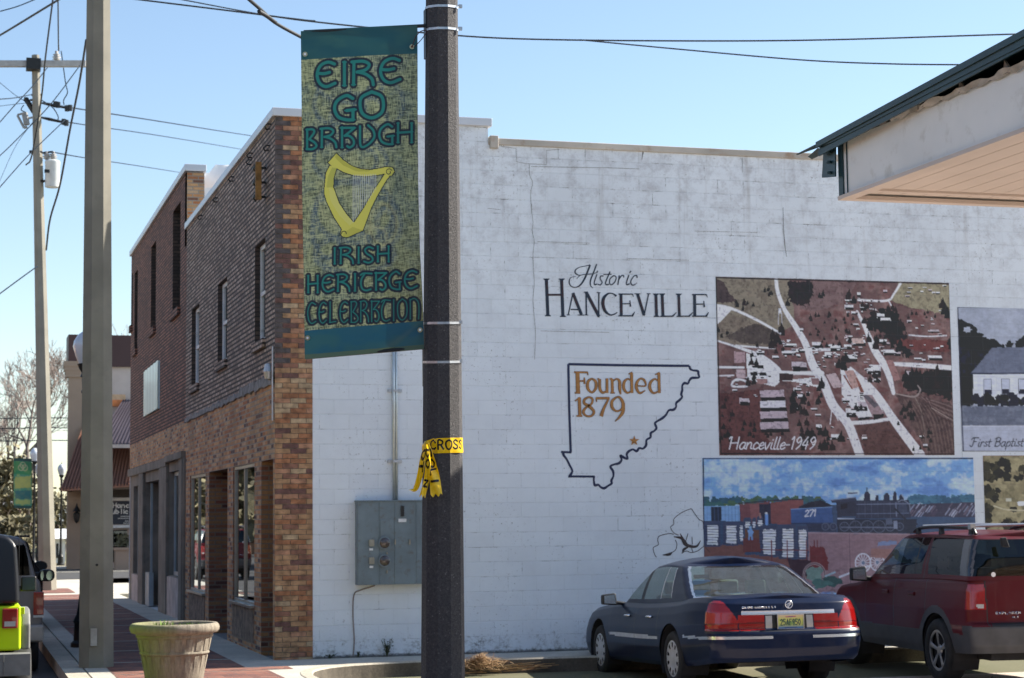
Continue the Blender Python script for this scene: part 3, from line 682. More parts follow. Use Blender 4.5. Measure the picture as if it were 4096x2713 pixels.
# italic stroke letters (x right, y up, cap height 1, x-height .52)
IT = {'H': (.80, [[(.08, 1), (.1, 0)], [(.62, 1), (.64, 0)], [(.08, .5), (.64, .52)], [(-.08, .86), (.0, 1), (.08, 1)]]), 'a': (.50, [[(.4, .5), (.2, .54), (.03, .3), (.08, .03), (.25, 0), (.4, .3)], [(.42, .52), (.38, .1), (.5, .02)]]),
      'n': (.52, [[(.05, .52), (.05, 0)], [(.05, .3), (.22, .54), (.36, .45), (.36, .08), (.5, .02)]]), 'c': (.42, [[(.36, .42), (.22, .54), (.04, .32), (.08, .03), (.24, 0), (.4, .12)]]),
      'e': (.42, [[(.05, .25), (.34, .34), (.26, .54), (.06, .36), (.08, .04), (.24, 0), (.4, .12)]]), 'v': (.44, [[(.02, .52), (.12, .04), (.2, 0), (.38, .52)]]),
      'i': (.24, [[(.08, .52), (.07, .06), (.2, .0)], [(.1, .74), (.11, .78)]]), 'l': (.24, [[(.1, 1), (.06, .06), (.2, 0)]]), '-': (.34, [[(.03, .34), (.26, .35)]]),
      '1': (.36, [[(.04, .8), (.18, 1), (.18, 0)]]), '9': (.52, [[(.4, .75), (.24, 1), (.05, .75), (.2, .5), (.4, .72), (.36, .3), (.14, 0)]]), '4': (.52, [[(.3, 1), (.03, .35), (.42, .35)], [(.34, .65), (.32, 0)]]),
      's': (.38, [[(.3, .5), (.14, .52), (.1, .36), (.28, .2), (.22, .02), (.02, .06)]]), 't': (.30, [[(.12, .85), (.08, .06), (.24, .02)], [(-.02, .54), (.26, .56)]]), 'o': (.46, [[(.2, .54), (.04, .32), (.08, .03), (.25, .02), (.38, .28), (.3, .5), (.2, .54)]]),
      'r': (.36, [[(.05, .52), (.05, 0)], [(.05, .34), (.18, .52), (.32, .5)]]), 'F': (.66, [[(.2, .95), (.15, .1), (.0, .0), (-.08, .12)], [(-.06, .8), (.1, 1), (.6, 1.0)], [(.17, .55), (.45, .58)]]),
      'B': (.62, [[(.14, .98), (.1, 0)], [(-.04, .85), (.2, 1.02), (.5, .9), (.42, .6), (.16, .54)], [(.16, .54), (.5, .48), (.5, .12), (.3, 0), (.06, .02)]]), 'p': (.48, [[(.08, .52), (.05, -.38)], [(.07, .3), (.24, .54), (.4, .4), (.34, .06), (.12, .02)]]),
      '2': (.5, [[(.05, .78), (.22, 1), (.4, .8), (.3, .45), (.03, 0), (.42, .03)]]), '7': (.48, [[(.02, .96), (.42, .96), (.15, 0)]]), ' ': (.3, [])}
def italic(text, x0, y0, x1, y1, hgt, shear=.22):
    """strokes of text along the base line (x0,y0)-(x1,y1), y down"""
    W = sum(IT[c][0] for c in text); out = []; x = 0
    dx, dy = (x1-x0)/W, (y1-y0)/W
    for c in text:
        adv, ss = IT[c]
        for st in ss: out.append([(x0+(x+px+shear*py)*dx, y0+(x+px)*dy-py*hgt) for px, py in st])
        x += adv
    return out
# ---------------------------------------------------------------- mural: the town from the air
cv = wallcanvas(2862, 1107, 3818, 1821, .0095, (104, 72, 70)); zoomed(cv, 2800, 1080, 2.01)
n1 = vnoise(cv.h, cv.w, 26, 1, 5); n2 = vnoise(cv.h, cv.w, 9, 2, 4); n3 = vnoise(cv.h, cv.w, 3, 3, 2)
cv.put(np.clip((n1-.45)*3, 0, .8), (140, 106, 100)); cv.put(np.clip((n2-.52)*4, 0, .8), (70, 48, 52)); cv.put(np.clip((n1*.5+n2*.5-.55)*8, 0, .6), (118, 66, 62)); cv.put(np.clip((n3-.6)*3, 0, .4), (150, 118, 110))
def fld(p, c, d, k=3): cv.poly(p, c, 1, k); P = cv.tr(p); q = np.clip((n2-.5)*4, 0, .6); m = np.zeros((cv.h, cv.w)); t = Canvas(cv.w, cv.h, (0, 0, 0)); t.poly(P, (255, 255, 255), 1, k, raw=True); cv.put(q*t.a[..., 0], d)
fld([(125, 58), (600, 75), (720, 80), (770, 440), (640, 505), (420, 420), (130, 470)], (128, 116, 96), (100, 86, 74))
fld([(125, 70), (190, 95), (240, 190), (310, 262), (130, 272)], (78, 62, 62), (60, 48, 52))
fld([(130, 300), (420, 420), (640, 505), (590, 620), (330, 620), (130, 560)], (122, 108, 90), (96, 80, 72))
fld([(200, 545), (300, 480), (430, 430), (560, 470), (650, 510), (600, 590), (420, 600)], (78, 66, 62), (92, 80, 70))
fld([(1600, 105), (2005, 115), (2012, 372), (1850, 335), (1700, 300), (1530, 250)], (146, 136, 104), (122, 110, 84))
fld([(880, 90), (1260, 100), (1200, 200), (1150, 260), (950, 330), (800, 320)], (120, 92, 90), (96, 66, 68))
fld([(700, 85), (880, 90), (905, 210), (840, 300), (720, 260)], (48, 36, 44), (30, 24, 34), 6)
fld([(1530, 300), (1620, 420), (1660, 560), (1720, 690), (1640, 700), (1500, 540), (1330, 420), (1370, 340)], (42, 32, 42), (26, 22, 32), 8)
fld([(1640, 900), (1760, 830), (1860, 800), (2025, 790), (2035, 1060), (1900, 1010), (1760, 990)], (34, 28, 38), (52, 36, 44), 8)
fld([(1500, 560), (1990, 560), (2000, 660), (1740, 650)], (112, 56, 52), (90, 42, 42))
fld([(1570, 1000), (1750, 1000), (2035, 1080), (2052, 1484), (1850, 1484), (1700, 1260)], (96, 72, 68), (64, 44, 48))
fld([(1250, 1240), (1530, 1210), (1730, 1484), (1330, 1484)], (96, 64, 60), (78, 48, 48))
fld([(140, 1000), (480, 960), (500, 1290), (640, 1480), (165, 1482)], (98, 56, 54), (66, 38, 42))
for k in range(26):
    x = 1700+k*14; cv.line([(x-60+k*2, 1040+k*4), (x+40, 1220), (x+90, 1480)], 3, (60, 40, 44) if k % 2 else (124, 102, 92), .5)
for k in range(8): cv.line([(1700+k*20, 1010+k*3), (1900, 1060+k*14), (2045, 1110+k*18)], 5, (70, 42, 44) if k % 2 else (130, 104, 100), .55)
WH = (214, 212, 220)
def road(p, r, c=WH): cv.line(p, r, c, 1, 1.2)
road([(610, 75), (625, 180), (680, 320), (770, 460), (850, 600), (905, 760), (990, 900), (1070, 1090), (1190, 1240), (1285, 1490)], [16, 18, 20, 26, 32, 40, 42, 44, 44, 42])
road([(1262, 335), (1330, 470), (1400, 640), (1500, 800), (1555, 990)], [12, 20, 34, 34, 18])
road([(1210, 790), (1400, 970), (1560, 1210), (1770, 1490)], [12, 24, 40, 48]); road([(130, 285), (250, 310), (450, 400), (650, 512)], [12, 12, 11, 9])
cv.poly([(130, 272), (255, 320), (140, 440)], WH); road([(140, 570), (300, 622), (480, 690), (600, 790), (640, 850)], [8, 10, 20, 36, 40]); road([(290, 610), (600, 632)], [9, 6])
road([(140, 782), (350, 785)], 9); road([(140, 852), (270, 848)], 5); road([(600, 830), (800, 830), (980, 832)], [24, 16, 22]); road([(880, 640), (1130, 642)], 13)
road([(1270, 242), (1500, 248), (1560, 190), (1612, 108)], [9, 10, 9, 12]); road([(1515, 250), (1545, 300)], 6); road([(1545, 755), (1800, 770), (2012, 788)], [16, 22, 22])
road([(1190, 1232), (1360, 1222), (1530, 1198)], [18, 16, 14]); road([(1680, 524), (1830, 535), (1980, 528)], [7, 5, 6]); road([(1570, 995), (1720, 1020), (1770, 970), (1750, 930)], [5, 7, 7, 5], (150, 132, 126))
road([(1730, 1030), (1780, 1150), (1830, 1480)], [5, 3, 3], (128, 110, 100)); road([(1860, 1110), (2040, 1215)], 4, (150, 130, 120)); road([(262, 900), (300, 880), (365, 895), (372, 935), (262, 935), (262, 900)], 9)
cv.poly([(370, 670), (520, 700), (640, 900), (600, 940), (380, 880)], WH); cv.poly([(640, 890), (760, 880), (960, 860), (1010, 960), (760, 900)], WH)
cv.poly([(1130, 800), (1220, 790), (1420, 1000), (1480, 1160), (1280, 1200), (1140, 1000)], WH); cv.line([(1060, 1110), (1045, 1240)], 4, WH); cv.line([(1065, 1120), (1110, 1210)], 4, WH)
def house(x, y, w, h, c=(214, 212, 220), sh=(24, 20, 30), roof=None):
    cv.poly([(x, y), (x+w, y+h*.05), (x+w*1.05, y+h), (x+w*.05, y+h)], c); cv.poly([(x+w*.06, y+h*.62), (x+w*1.02, y+h*.66), (x+w*1.08, y+h*1.25), (x+w*.12, y+h*1.25)], sh)
    if roof: cv.poly([(x-4, y+h*.4), (x+w*.3, y-h*.2), (x+w*1.02, y), (x+w, y+h*.45)], roof)
for q in ((410, 742, 95, 40), (400, 785, 60, 50), (470, 795, 60, 45), (450, 650, 65, 28), (665, 590, 110, 26), (655, 650, 110, 28), (770, 635, 70, 26), (735, 740, 120, 60), (900, 580, 70, 40), (1040, 600, 90, 46),
          (1000, 660, 60, 40), (1165, 680, 95, 50), (1215, 560, 110, 42), (1155, 600, 60, 34), (1170, 525, 40, 20), (1230, 430, 45, 22), (1215, 335, 50, 20), (1160, 280, 70, 34), (1165, 235, 60, 20), (1285, 280, 50, 40),
          (1420, 350, 60, 40), (1450, 385, 80, 34), (1400, 560, 100, 26), (1470, 640, 90, 40), (1560, 655, 50, 30), (1665, 405, 36, 18), (1775, 440, 24, 14), (1850, 480, 70, 22), (1830, 685, 110, 36), (1720, 705, 60, 18),
          (1370, 760, 80, 80), (1340, 790, 60, 40), (1390, 870, 60, 26), (740, 1090, 50, 36), (890, 1110, 50, 16), (925, 1160, 46, 16), (315, 1030, 80, 50), (780, 1000, 50, 30), (750, 950, 60, 20), (1170, 1110, 80, 60),
          (1270, 1060, 70, 60), (1140, 1030, 60, 30), (930, 1240, 46, 40), (1050, 1320, 70, 40), (1300, 1340, 40, 24), (1260, 180, 30, 30), (1470, 160, 34, 22), (1670, 140, 34, 12), (1660, 175, 34, 12), (1650, 205, 34, 12),
          (1770, 170, 26, 12), (1690, 930, 26, 12), (1650, 810, 40, 50), (1760, 1330, 40, 20), (1790, 1400, 40, 24), (580, 690, 50, 20), (800, 470, 30, 22), (260, 960, 40, 14)):
    house(*q, c=(random.choice([(216, 214, 222), (206, 202, 212), (220, 218, 224), (182, 168, 176)])))
rh = random.Random(12)
for (xa, xb, ya, yb2, nn) in ((640, 900, 560, 700, 16), (900, 1160, 590, 800, 26), (1150, 1330, 520, 700, 18), (1160, 1300, 240, 480, 8), (1240, 1440, 180, 340, 8), (1400, 1560, 560, 720, 8), (1300, 1460, 700, 900, 12), (400, 560, 640, 860, 8), (740, 900, 880, 1010, 9), (1120, 1300, 960, 1180, 14), (1650, 1980, 120, 520, 12), (1650, 1960, 600, 830, 8), (200, 460, 820, 1060, 8), (880, 1340, 1230, 1400, 10)):
    for k in range(nn): house(rh.uniform(xa, xb), rh.uniform(ya, yb2), rh.uniform(14, 34), rh.uniform(9, 18), c=rh.choice([(216, 214, 222), (204, 200, 210), (186, 168, 172)]))
for y in (970, 1055, 1140, 1225):
    cv.poly([(480, y), (672+(y-970)*.14, y-6), (678+(y-970)*.14, y+52), (486, y+56)], (172, 152, 162) if y != 1055 else (196, 192, 200)); cv.poly([(486, y+56), (680+(y-970)*.14, y+50), (690+(y-970)*.14, y+80), (492, y+84)], (28, 22, 32))
for p, c in (([(1160, 812), (1232, 806), (1300, 936), (1225, 956)], (176, 136, 126)), ([(1010, 842), (1090, 830), (1152, 940), (1072, 952)], (176, 152, 154)), ([(1308, 1008), (1380, 1003), (1482, 1158), (1390, 1192)], (150, 122, 126)),
             ([(638, 832), (746, 836), (746, 890), (640, 890)], (62, 44, 46)), ([(272, 655), (360, 660), (362, 745), (275, 748)], (164, 130, 134)), ([(290, 800), (365, 805), (368, 870), (295, 872)], (176, 150, 154)),
             ([(1490, 722), (1550, 728), (1610, 880), (1560, 895)], (150, 104, 100)), ([(455, 878), (542, 878), (542, 915), (460, 918)], (150, 108, 104)), ([(890, 870), (950, 872), (975, 920), (905, 925)], (132, 96, 96)),
             ([(1150, 850), (1165, 850), (1232, 962), (1215, 955)], (130, 66, 50)), ([(1250, 870), (1265, 872), (1320, 985), (1290, 985)], (138, 74, 56)), ([(1220, 550), (1310, 552), (1315, 590), (1225, 590)], (190, 160, 150)),
             ([(1390, 1160), (1480, 1158), (1470, 1185), (1395, 1210)], (26, 22, 30)), ([(1270, 1190), (1360, 1180), (1365, 1198), (1272, 1214)], (26, 22, 30)), ([(1305, 1010), (1345, 1005), (1440, 1090), (1400, 1110)], (92, 84, 92)), ([(630, 310), (655, 310), (655, 350), (630, 350)], (196, 196, 206))):
    cv.poly(p, c)
cv.line([(632, 350), (628, 440)], 3, (180, 180, 190)); cv.line([(655, 350), (660, 440)], 3, (180, 180, 190))
DT = [(34, 26, 36), (24, 22, 32), (48, 34, 40)]
def tree(x, y, s): cv.poly([(x-s*.5, y), (x-s*.42, y-s*.8), (x-s*.2, y-s*1.0), (x, y-s*1.7), (x+s*.2, y-s), (x+s*.45, y-s*.7), (x+s*.5, y)], random.choice(DT), 1, 1.2)
rt = random.Random(4)
for (xa, xb, ya, yb2, nn, s0, s1) in ((870, 1230, 330, 620, 34, 24, 44), (280, 430, 250, 310, 6, 30, 50), (150, 260, 1000, 1400, 12, 30, 56), (340, 440, 1130, 1290, 6, 34, 50), (740, 1010, 900, 1080, 14, 40, 80), (560, 680, 470, 700, 10, 40, 80),
        (1090, 1180, 660, 790, 6, 50, 80), (700, 900, 110, 280, 12, 30, 60), (930, 1000, 180, 220, 3, 30, 44), (1300, 1600, 250, 420, 12, 34, 60), (1320, 1650, 440, 640, 26, 34, 70), (1330, 1440, 800, 900, 6, 30, 56), (1640, 2020, 820, 960, 26, 50, 90),
        (1660, 1900, 330, 380, 8, 20, 34), (1940, 2010, 270, 390, 5, 60, 90), (740, 900, 1090, 1240, 10, 44, 80), (800, 1180, 1250, 1440, 24, 34, 80), (400, 460, 600, 760, 4, 36, 60), (380, 460, 860, 940, 3, 44, 70), (1240, 1330, 1100, 1160, 3, 34, 56),
        (1580, 1760, 1060, 1240, 12, 30, 60), (1700, 1860, 1300, 1470, 8, 30, 50), (140, 220, 480, 540, 3, 30, 44), (480, 580, 150, 230, 4, 30, 44), (1180, 1260, 190, 260, 4, 50, 70), (1940, 2020, 560, 620, 4, 30, 50), (180, 700, 1300, 1340, 8, 30, 50)):
    for k in range(nn): tree(rt.uniform(xa, xb), rt.uniform(ya, yb2)+20, rt.uniform(s0, s1)*.72)
cv.put(np.clip((n3-.62)*4, 0, .35), (30, 22, 30))
for st in italic('Hanceville-1949', 225, 1440, 925, 1440, 96): cv.line(st, 5.2, (205, 202, 212))
B4 = [(127, 62), (2003, 112), (2048, 1480), (167, 1478), (127, 62)]; cv.line(B4, 5, (22, 20, 36), smooth=False)
town_cv = cv
mural_town = wallpaintobj('town_mural_painting', cv, shop)
# ---------------------------------------------------------------- mural: cotton bales and the train
cv = wallcanvas(2808, 1832, 3917, 2560, .0105, (96, 152, 208)); zoomed(cv, 2600, 1800, 1.583)
n1 = vnoise(cv.h, cv.w, (16, 40), 5, 5); n2 = vnoise(cv.h, cv.w, 8, 6, 4)
cv.put(np.clip(.15+(n1-.40)*1.2+0*n1, 0, .6), (98, 150, 208)); cv.put(np.clip((n1*.6+n2*.4-.47)*6, 0, .95), (170, 192, 220)); cv.put(np.clip((.42-n1)*5, 0, .7), (52, 104, 176))
for (x0, x1, y0, h_) in ((265, 1100, 320, 60), (1640, 2090, 330, 50)):
    r_ = random.Random(3)
    for k in range(90): x = r_.uniform(x0, x1); cv.blob(x, y0-r_.random()*h_*.6+ (25 if x0 < 1000 else 0), 22, 18, r_.choice([(40, 92, 90), (30, 78, 96), (62, 96, 66), (78, 102, 52), (34, 84, 104)] if x0 < 1000 else [(34, 92, 122), (28, 80, 110), (44, 104, 130)]))
cv.poly([(337, 360), (2100, 340), (2100, 870), (337, 870)], (38, 66, 100))
cv.poly([(1640, 345), (2100, 330), (2100, 430), (1640, 420)], (52, 50, 72)); r_ = random.Random(5)
for k in range(60): x = r_.uniform(1640, 2090); y = r_.uniform(350, 410); cv.line([(x-14, y+22), (x+12, y-14)], 3.4, r_.choice([(150, 156, 180), (120, 130, 160), (96, 84, 104), (66, 56, 80)]))
cv.poly([(1640, 425), (2100, 425), (2100, 600), (1640, 560)], (44, 72, 106)); cv.put(np.clip((n2-.6)*2, 0, .3)*(cv.Y > cv.h*.55), (60, 84, 116))
# box cars
cv.poly([(265, 360), (568, 352), (570, 450), (300, 452)], (104, 152, 200)); cv.poly([(385, 360), (450, 358), (450, 450), (388, 450)], (24, 36, 56))
for x in range(275, 570, 22): cv.line([(x, 362), (x+2, 450)], 1.4, (70, 112, 168))
cv.poly([(568, 345), (700, 335), (760, 325), (765, 470), (572, 470)], (112, 58, 62)); cv.poly([(692, 345), (762, 340), (765, 470), (696, 470)], (36, 34, 56)); cv.poly([(762, 335), (900, 318), (968, 320), (975, 370), (900, 470), (768, 470)], (122, 62, 60))
cv.poly([(632, 345), (690, 340), (692, 440), (636, 442)], (132, 74, 74)); cv.line([(560, 340), (760, 322), (970, 312)], 4, (50, 34, 48))
cv.poly([(940, 360), (1010, 330), (1080, 318), (1150, 350), (1155, 366), (940, 372)], (28, 30, 48)); cv.poly([(892, 375), (1150, 360), (1158, 462), (1100, 480), (895, 465)], (36, 76, 132)); cv.line([(892, 376), (1152, 362)], 3, (90, 130, 180))
cv.line([(895, 466), (1158, 466)], 5, (24, 46, 84)); cv.poly([(990, 470), (1180, 468), (1180, 520), (990, 515)], (34, 44, 72))
for st in italic('271', 978, 422, 1052, 418, 40, .1): cv.line(st, 3.6, (200, 205, 215))
# engine
LD = (34, 40, 62); cv.poly([(1145, 318), (1300, 300), (1312, 330), (1150, 336)], (40, 48, 72)); cv.poly([(1180, 332), (1300, 325), (1300, 420), (1184, 425)], LD); cv.poly([(1205, 342), (1250, 340), (1248, 372), (1207, 375)], (14, 18, 34))
cv.poly([(1300, 322), (1640, 318), (1650, 430), (1300, 432)], (38, 46, 70)); cv.blob(1600, 375, 50, 60, (36, 44, 68), rag=.03); cv.blob(1600, 375, 30, 38, (48, 60, 86), rag=.03)
for (x, w, h_) in ((1373, 20, 62), (1438, 11, 40), (1497, 20, 50), (1550, 13, 60), (1590, 15, 42)): cv.poly([(x-w, 325), (x-w*.9, 325-h_*.7), (x-w*.4, 325-h_), (x+w*.4, 325-h_), (x+w*.9, 325-h_*.7), (x+w, 325)], (30, 36, 60))
cv.line([(1373, 265), (1373, 242)], 5, (30, 60, 70)); cv.line([(1255, 275), (1310, 272)], 5, (60, 70, 96)); cv.line([(1595, 285), (1605, 300)], 5, (130, 150, 180))
for x in range(1320, 1640, 40): cv.line([(x, 325), (x+2, 428)], 1.6, (64, 74, 100))
cv.line([(1190, 436), (1290, 438)], 5, (150, 164, 186)); cv.line([(1310, 345), (1640, 340)], 3, (96, 110, 140)); cv.line([(1310, 405), (1640, 400)], 3, (84, 98, 128)); cv.line([(1150, 318), (1305, 300)], 3, (104, 118, 146)); cv.line([(1555, 335), (1560, 420)], 4, (90, 104, 134)); cv.line([(1600+46*math.cos(a), 375+54*math.sin(a)) for a in np.linspace(0, 6.28, 20)] if False else [(1570, 330), (1600, 318), (1640, 345), (1646, 390)], 3, (110, 124, 150)); cv.line([(1550, 372), (1640, 460), (1690, 470)], 6, (26, 30, 48)); cv.poly([(1180, 440), (1690, 440), (1680, 528), (1190, 528)], (30, 38, 58))
for x, r in ((1230, 28), (1300, 36), (1375, 38), (1450, 38), (1520, 28), (1110, 22), (1160, 22), (1580, 24)):
    P = [(x+r*math.cos(a), 486+r*math.sin(a)) for a in np.linspace(0, 6.283, 17)]; cv.line(P, 2.6, (78, 92, 118), .9)
    for a in (0, .8, 1.6, 2.4): cv.line([(x-r*math.cos(a), 486-r*math.sin(a)), (x+r*math.cos(a), 486+r*math.sin(a))], 1.2, (62, 74, 100), .8)
cv.line([(1210, 490), (1560, 492)], 3.4, (90, 102, 128)); cv.poly([(1540, 450), (1566, 448), (1568, 500), (1542, 500)], (110, 122, 148)); cv.poly([(1490, 435), (1530, 432), (1534, 470), (1492, 472)], (70, 82, 108))
# loading dock and ground
cv.poly([(1000, 525), (1700, 535), (2100, 545), (2100, 900), (1000, 900)], (128, 98, 108), 1, 2); cv.line([(1000, 524), (1640, 534)], 4, (140, 120, 130))
cv.poly([(340, 600), (600, 600), (600, 660), (1000, 700), (1000, 900), (340, 900)], (112, 66, 58), 1, 3)
q = np.clip((vnoise(cv.h, cv.w, 14, 8, 5)-.45)*4, 0, .6)*(cv.Y > cv.h*.56); cv.put(q, (144, 112, 120)); cv.put(np.clip((n2-.58)*4, 0, .5)*(cv.Y > cv.h*.60), (84, 46, 52))
def bale(x0, x1, y0, y1):
    cv.poly([(x0, y0), (x0+12, y0-12), (x1-6, y0-12), (x1, y0), (x1, y1), (x0, y1)], (50, 62, 92)); w = x1-x0
    cv.poly([(x0+w*.2, y0+16), (x1-w*.14, y0+16), (x1-w*.16, y1-10), (x0+w*.22, y1-10)], (196, 200, 216), 1, 1.5)
    y = y0+24
    while y < y1-8: cv.line([(x0+2, y), (x1-2, y+3)], 2.0, (34, 40, 66)); y += 17
for q in ((340, 446, 460, 612), (462, 560, 465, 605), (562, 592, 462, 590), (592, 640, 438, 505), (645, 672, 440, 500), (676, 716, 430, 494), (690, 812, 488, 672), (815, 925, 485, 690), (930, 1000, 490, 690)): bale(*q)
cv.poly([(590, 560), (690, 555), (700, 645), (590, 650)], (98, 42, 40)); cv.poly([(600, 505), (690, 505), (690, 560), (600, 560)], (96, 58, 40)); cv.blob(636, 520, 20, 24, (96, 144, 196)); cv.blob(634, 490, 10, 8, (120, 160, 200)); cv.line([(628, 540), (626, 566)], 6, (90, 136, 190)); cv.line([(644, 540), (646, 566)], 6, (90, 136, 190))
cv.line([(737, 410), (738, 468)], 11, (90, 140, 206)); cv.blob(736, 402, 10, 8, (196, 196, 200)); cv.line([(695, 405), (698, 428)], 7, (150, 110, 100))
for x in (768, 868, 990, 1040, 1058): cv.line([(x, 575), (x+2, 700)], 4.5, (102, 26, 30))
cv.line([(690, 632), (1000, 636)], 4, (102, 30, 36)); cv.poly([(1010, 615), (1090, 612), (1120, 660), (1130, 760), (1010, 780)], (104, 22, 30), 1, 3)
cv.poly([(870, 690), (1020, 700), (1010, 800), (900, 800)], (50, 24, 40)); P = [(1040+66*math.cos(a), 790+70*math.sin(a)) for a in np.linspace(0, 6.283, 22)]; cv.line(P, 9, (150, 128, 130)); cv.blob(1040, 790, 50, 52, (96, 128, 120)); cv.line(P, 4, (90, 66, 76))
cv.blob(1150, 830, 60, 34, (30, 72, 72)); cv.blob(1090, 850, 60, 30, (52, 100, 96)); cv.line([(1110, 800), (1170, 775)], 6, (130, 160, 176)); cv.line([(1200, 805), (1330, 755), (1400, 730)], 7, (176, 180, 196))
for (cx_, cy_, r) in ((1348, 715, 48), (1438, 712, 44)):
    P = [(cx_+r*math.cos(a), cy_+r*1.2*math.sin(a)) for a in np.linspace(0, 6.283, 20)]; cv.line(P, 5, (190, 190, 204))
    for a in np.linspace(0, 3.14, 8)[:-1]: cv.line([(cx_-r*math.cos(a), cy_-r*1.2*math.sin(a)), (cx_+r*math.cos(a), cy_+r*1.2*math.sin(a))], 2.6, (186, 186, 200))
    cv.blob(cx_, cy_, 11, 12, (90, 110, 140), rag=.05)
cv.poly([(1400, 625), (1530, 628), (1540, 690), (1400, 680)], (140, 96, 92)); cv.poly([(1450, 580), (1560, 575), (1560, 600), (1440, 610)], (96, 116, 158), 1, 2)
for x in (1080, 1262): cv.line([(x, 530), (x+8, 860)], 1.6, (70, 44, 60), .8)
cv.line([(337, 55), (2083, 54), (2100, 600)], 4.5, (16, 26, 56), smooth=False); cv.line([(337, 55), (338, 470)], 4.5, (16, 26, 56))
mural_train = cv.sat = .80; cv.put(np.full((cv.h, cv.w), .05), (170, 176, 190)); wallpaintobj('train_mural_painting', cv, shop)
# ---------------------------------------------------------------- mural: grey church
cv = wallcanvas(3829, 1229, 4640, 1806, .0115, (150, 158, 176)); zoomed(cv, 3700, 1150, 1.568)
n1 = vnoise(cv.h, cv.w, 20, 7, 5); n2 = vnoise(cv.h, cv.w, 7, 8, 4); cv.put(np.clip((n1-.4)*2, 0, .5), (132, 140, 160))
r_ = random.Random(8); cv.poly([(205, 205), (300, 300), (420, 370), (420, 700), (205, 760)], (26, 30, 44), 1, 5)
for k in range(46): x = r_.uniform(205, 440); y = 205+(x-205)*.62+r_.random()*60; cv.blob(x, y, 26, 22, (26, 30, 44))
for k in range(30): x = r_.uniform(420, 900); y = 350+r_.random()*60-((x > 590)*30); cv.blob(x, y, 26, 26, (30, 34, 48))
cv.blob(265, 265, 26, 16, (150, 158, 176)); cv.poly([(288, 540), (420, 378), (1100, 370), (1200, 540)], (98, 106, 128), 1, 1); cv.put(np.clip((n2-.55)*3, 0, .25)*(cv.Y < cv.h*.47)*(cv.Y > cv.h*.28), (70, 78, 100))
cv.poly([(300, 545), (1200, 545), (1200, 720), (302, 700)], (188, 194, 210)); cv.line([(288, 540), (1200, 540)], 5, (52, 58, 78))
for x in (366, 478, 585, 700, 820, 940):
    cv.poly([(x, 575), (x+50, 575), (x+52, 668), (x+2, 668)], (168, 176, 196)); cv.line([(x, 575), (x+50, 575), (x+52, 668), (x+2, 668), (x, 575)], 2.2, (60, 66, 86), smooth=False); cv.poly([(x+6, 640), (x+48, 640), (x+48, 668), (x+6, 668)], (40, 44, 62))
for k in range(60): cv.blob(r_.uniform(290, 1200), r_.uniform(680, 735), 26, 24, r_.choice([(28, 32, 46), (40, 44, 60)]))
cv.poly([(225, 745), (1200, 745), (1200, 868), (235, 868)], (92, 100, 120), 1, 2); q = np.clip((n2-.5)*3, 0, .5)*(cv.Y > cv.h*.68)*(cv.Y < cv.h*.82); cv.put(q, (120, 128, 146))
cv.poly([(235, 870), (1210, 868), (1210, 1040), (240, 1035)], (156, 164, 184)); cv.line([(235, 869), (1200, 867)], 2, (190, 194, 208))
for st in italic('First Baptist', 285, 998, 615, 996, 54, .2): cv.line(st, [3.2+.9*(k % 2) for k in range(len(st))], (28, 36, 58))
cv.line([(204, 125), (1200, 128)], 3.5, (40, 46, 64)); cv.line([(204, 125), (240, 1028)], 3.5, (40, 46, 64)); cv.line([(238, 1028), (1200, 1032)], 3.5, (40, 46, 64))
wallpaintobj('church_mural_painting', cv, shop)
# ---------------------------------------------------------------- mural: farm valley
cv = wallcanvas(3931, 1823, 4660, 2480, .0115, (132, 122, 84)); zoomed(cv, 3700, 1150, 1.568)
n1 = vnoise(cv.h, cv.w, (8, 30), 9, 5); n2 = vnoise(cv.h, cv.w, 7, 10, 4); cv.put(np.clip((n1-.42)*4, 0, .8), (160, 148, 104)); cv.put(np.clip((n2-.55)*4, 0, .6), (96, 90, 62))
r_ = random.Random(9)
for (xa, xb, ya, yb2, nn, s_) in ((360, 530, 1090, 1200, 26, 26), (560, 900, 1130, 1200, 30, 22), (365, 410, 1250, 1500, 16, 26), (420, 470, 1270, 1350, 8, 20), (480, 900, 1470, 1510, 30, 20), (540, 900, 1380, 1480, 16, 22)):
    for k in range(nn): cv.blob(r_.uniform(xa, xb), r_.uniform(ya, yb2), s_, s_, r_.choice([(44, 44, 38), (36, 38, 36), (60, 58, 44)]))
cv.line([(430, 1370), (520, 1395), (700, 1400)], 5, (176, 168, 132)); cv.poly([(575, 1345), (625, 1340), (640, 1365), (585, 1372)], (196, 200, 212)); cv.poly([(505, 1325), (540, 1325), (542, 1342), (505, 1342)], (180, 180, 160))
cv.line([(360, 1055), (1200, 1055)], 4, (120, 66, 50)); cv.line([(360, 1055), (372, 1800)], 4, (120, 66, 50))
wallpaintobj('farm_mural_painting', cv, shop)
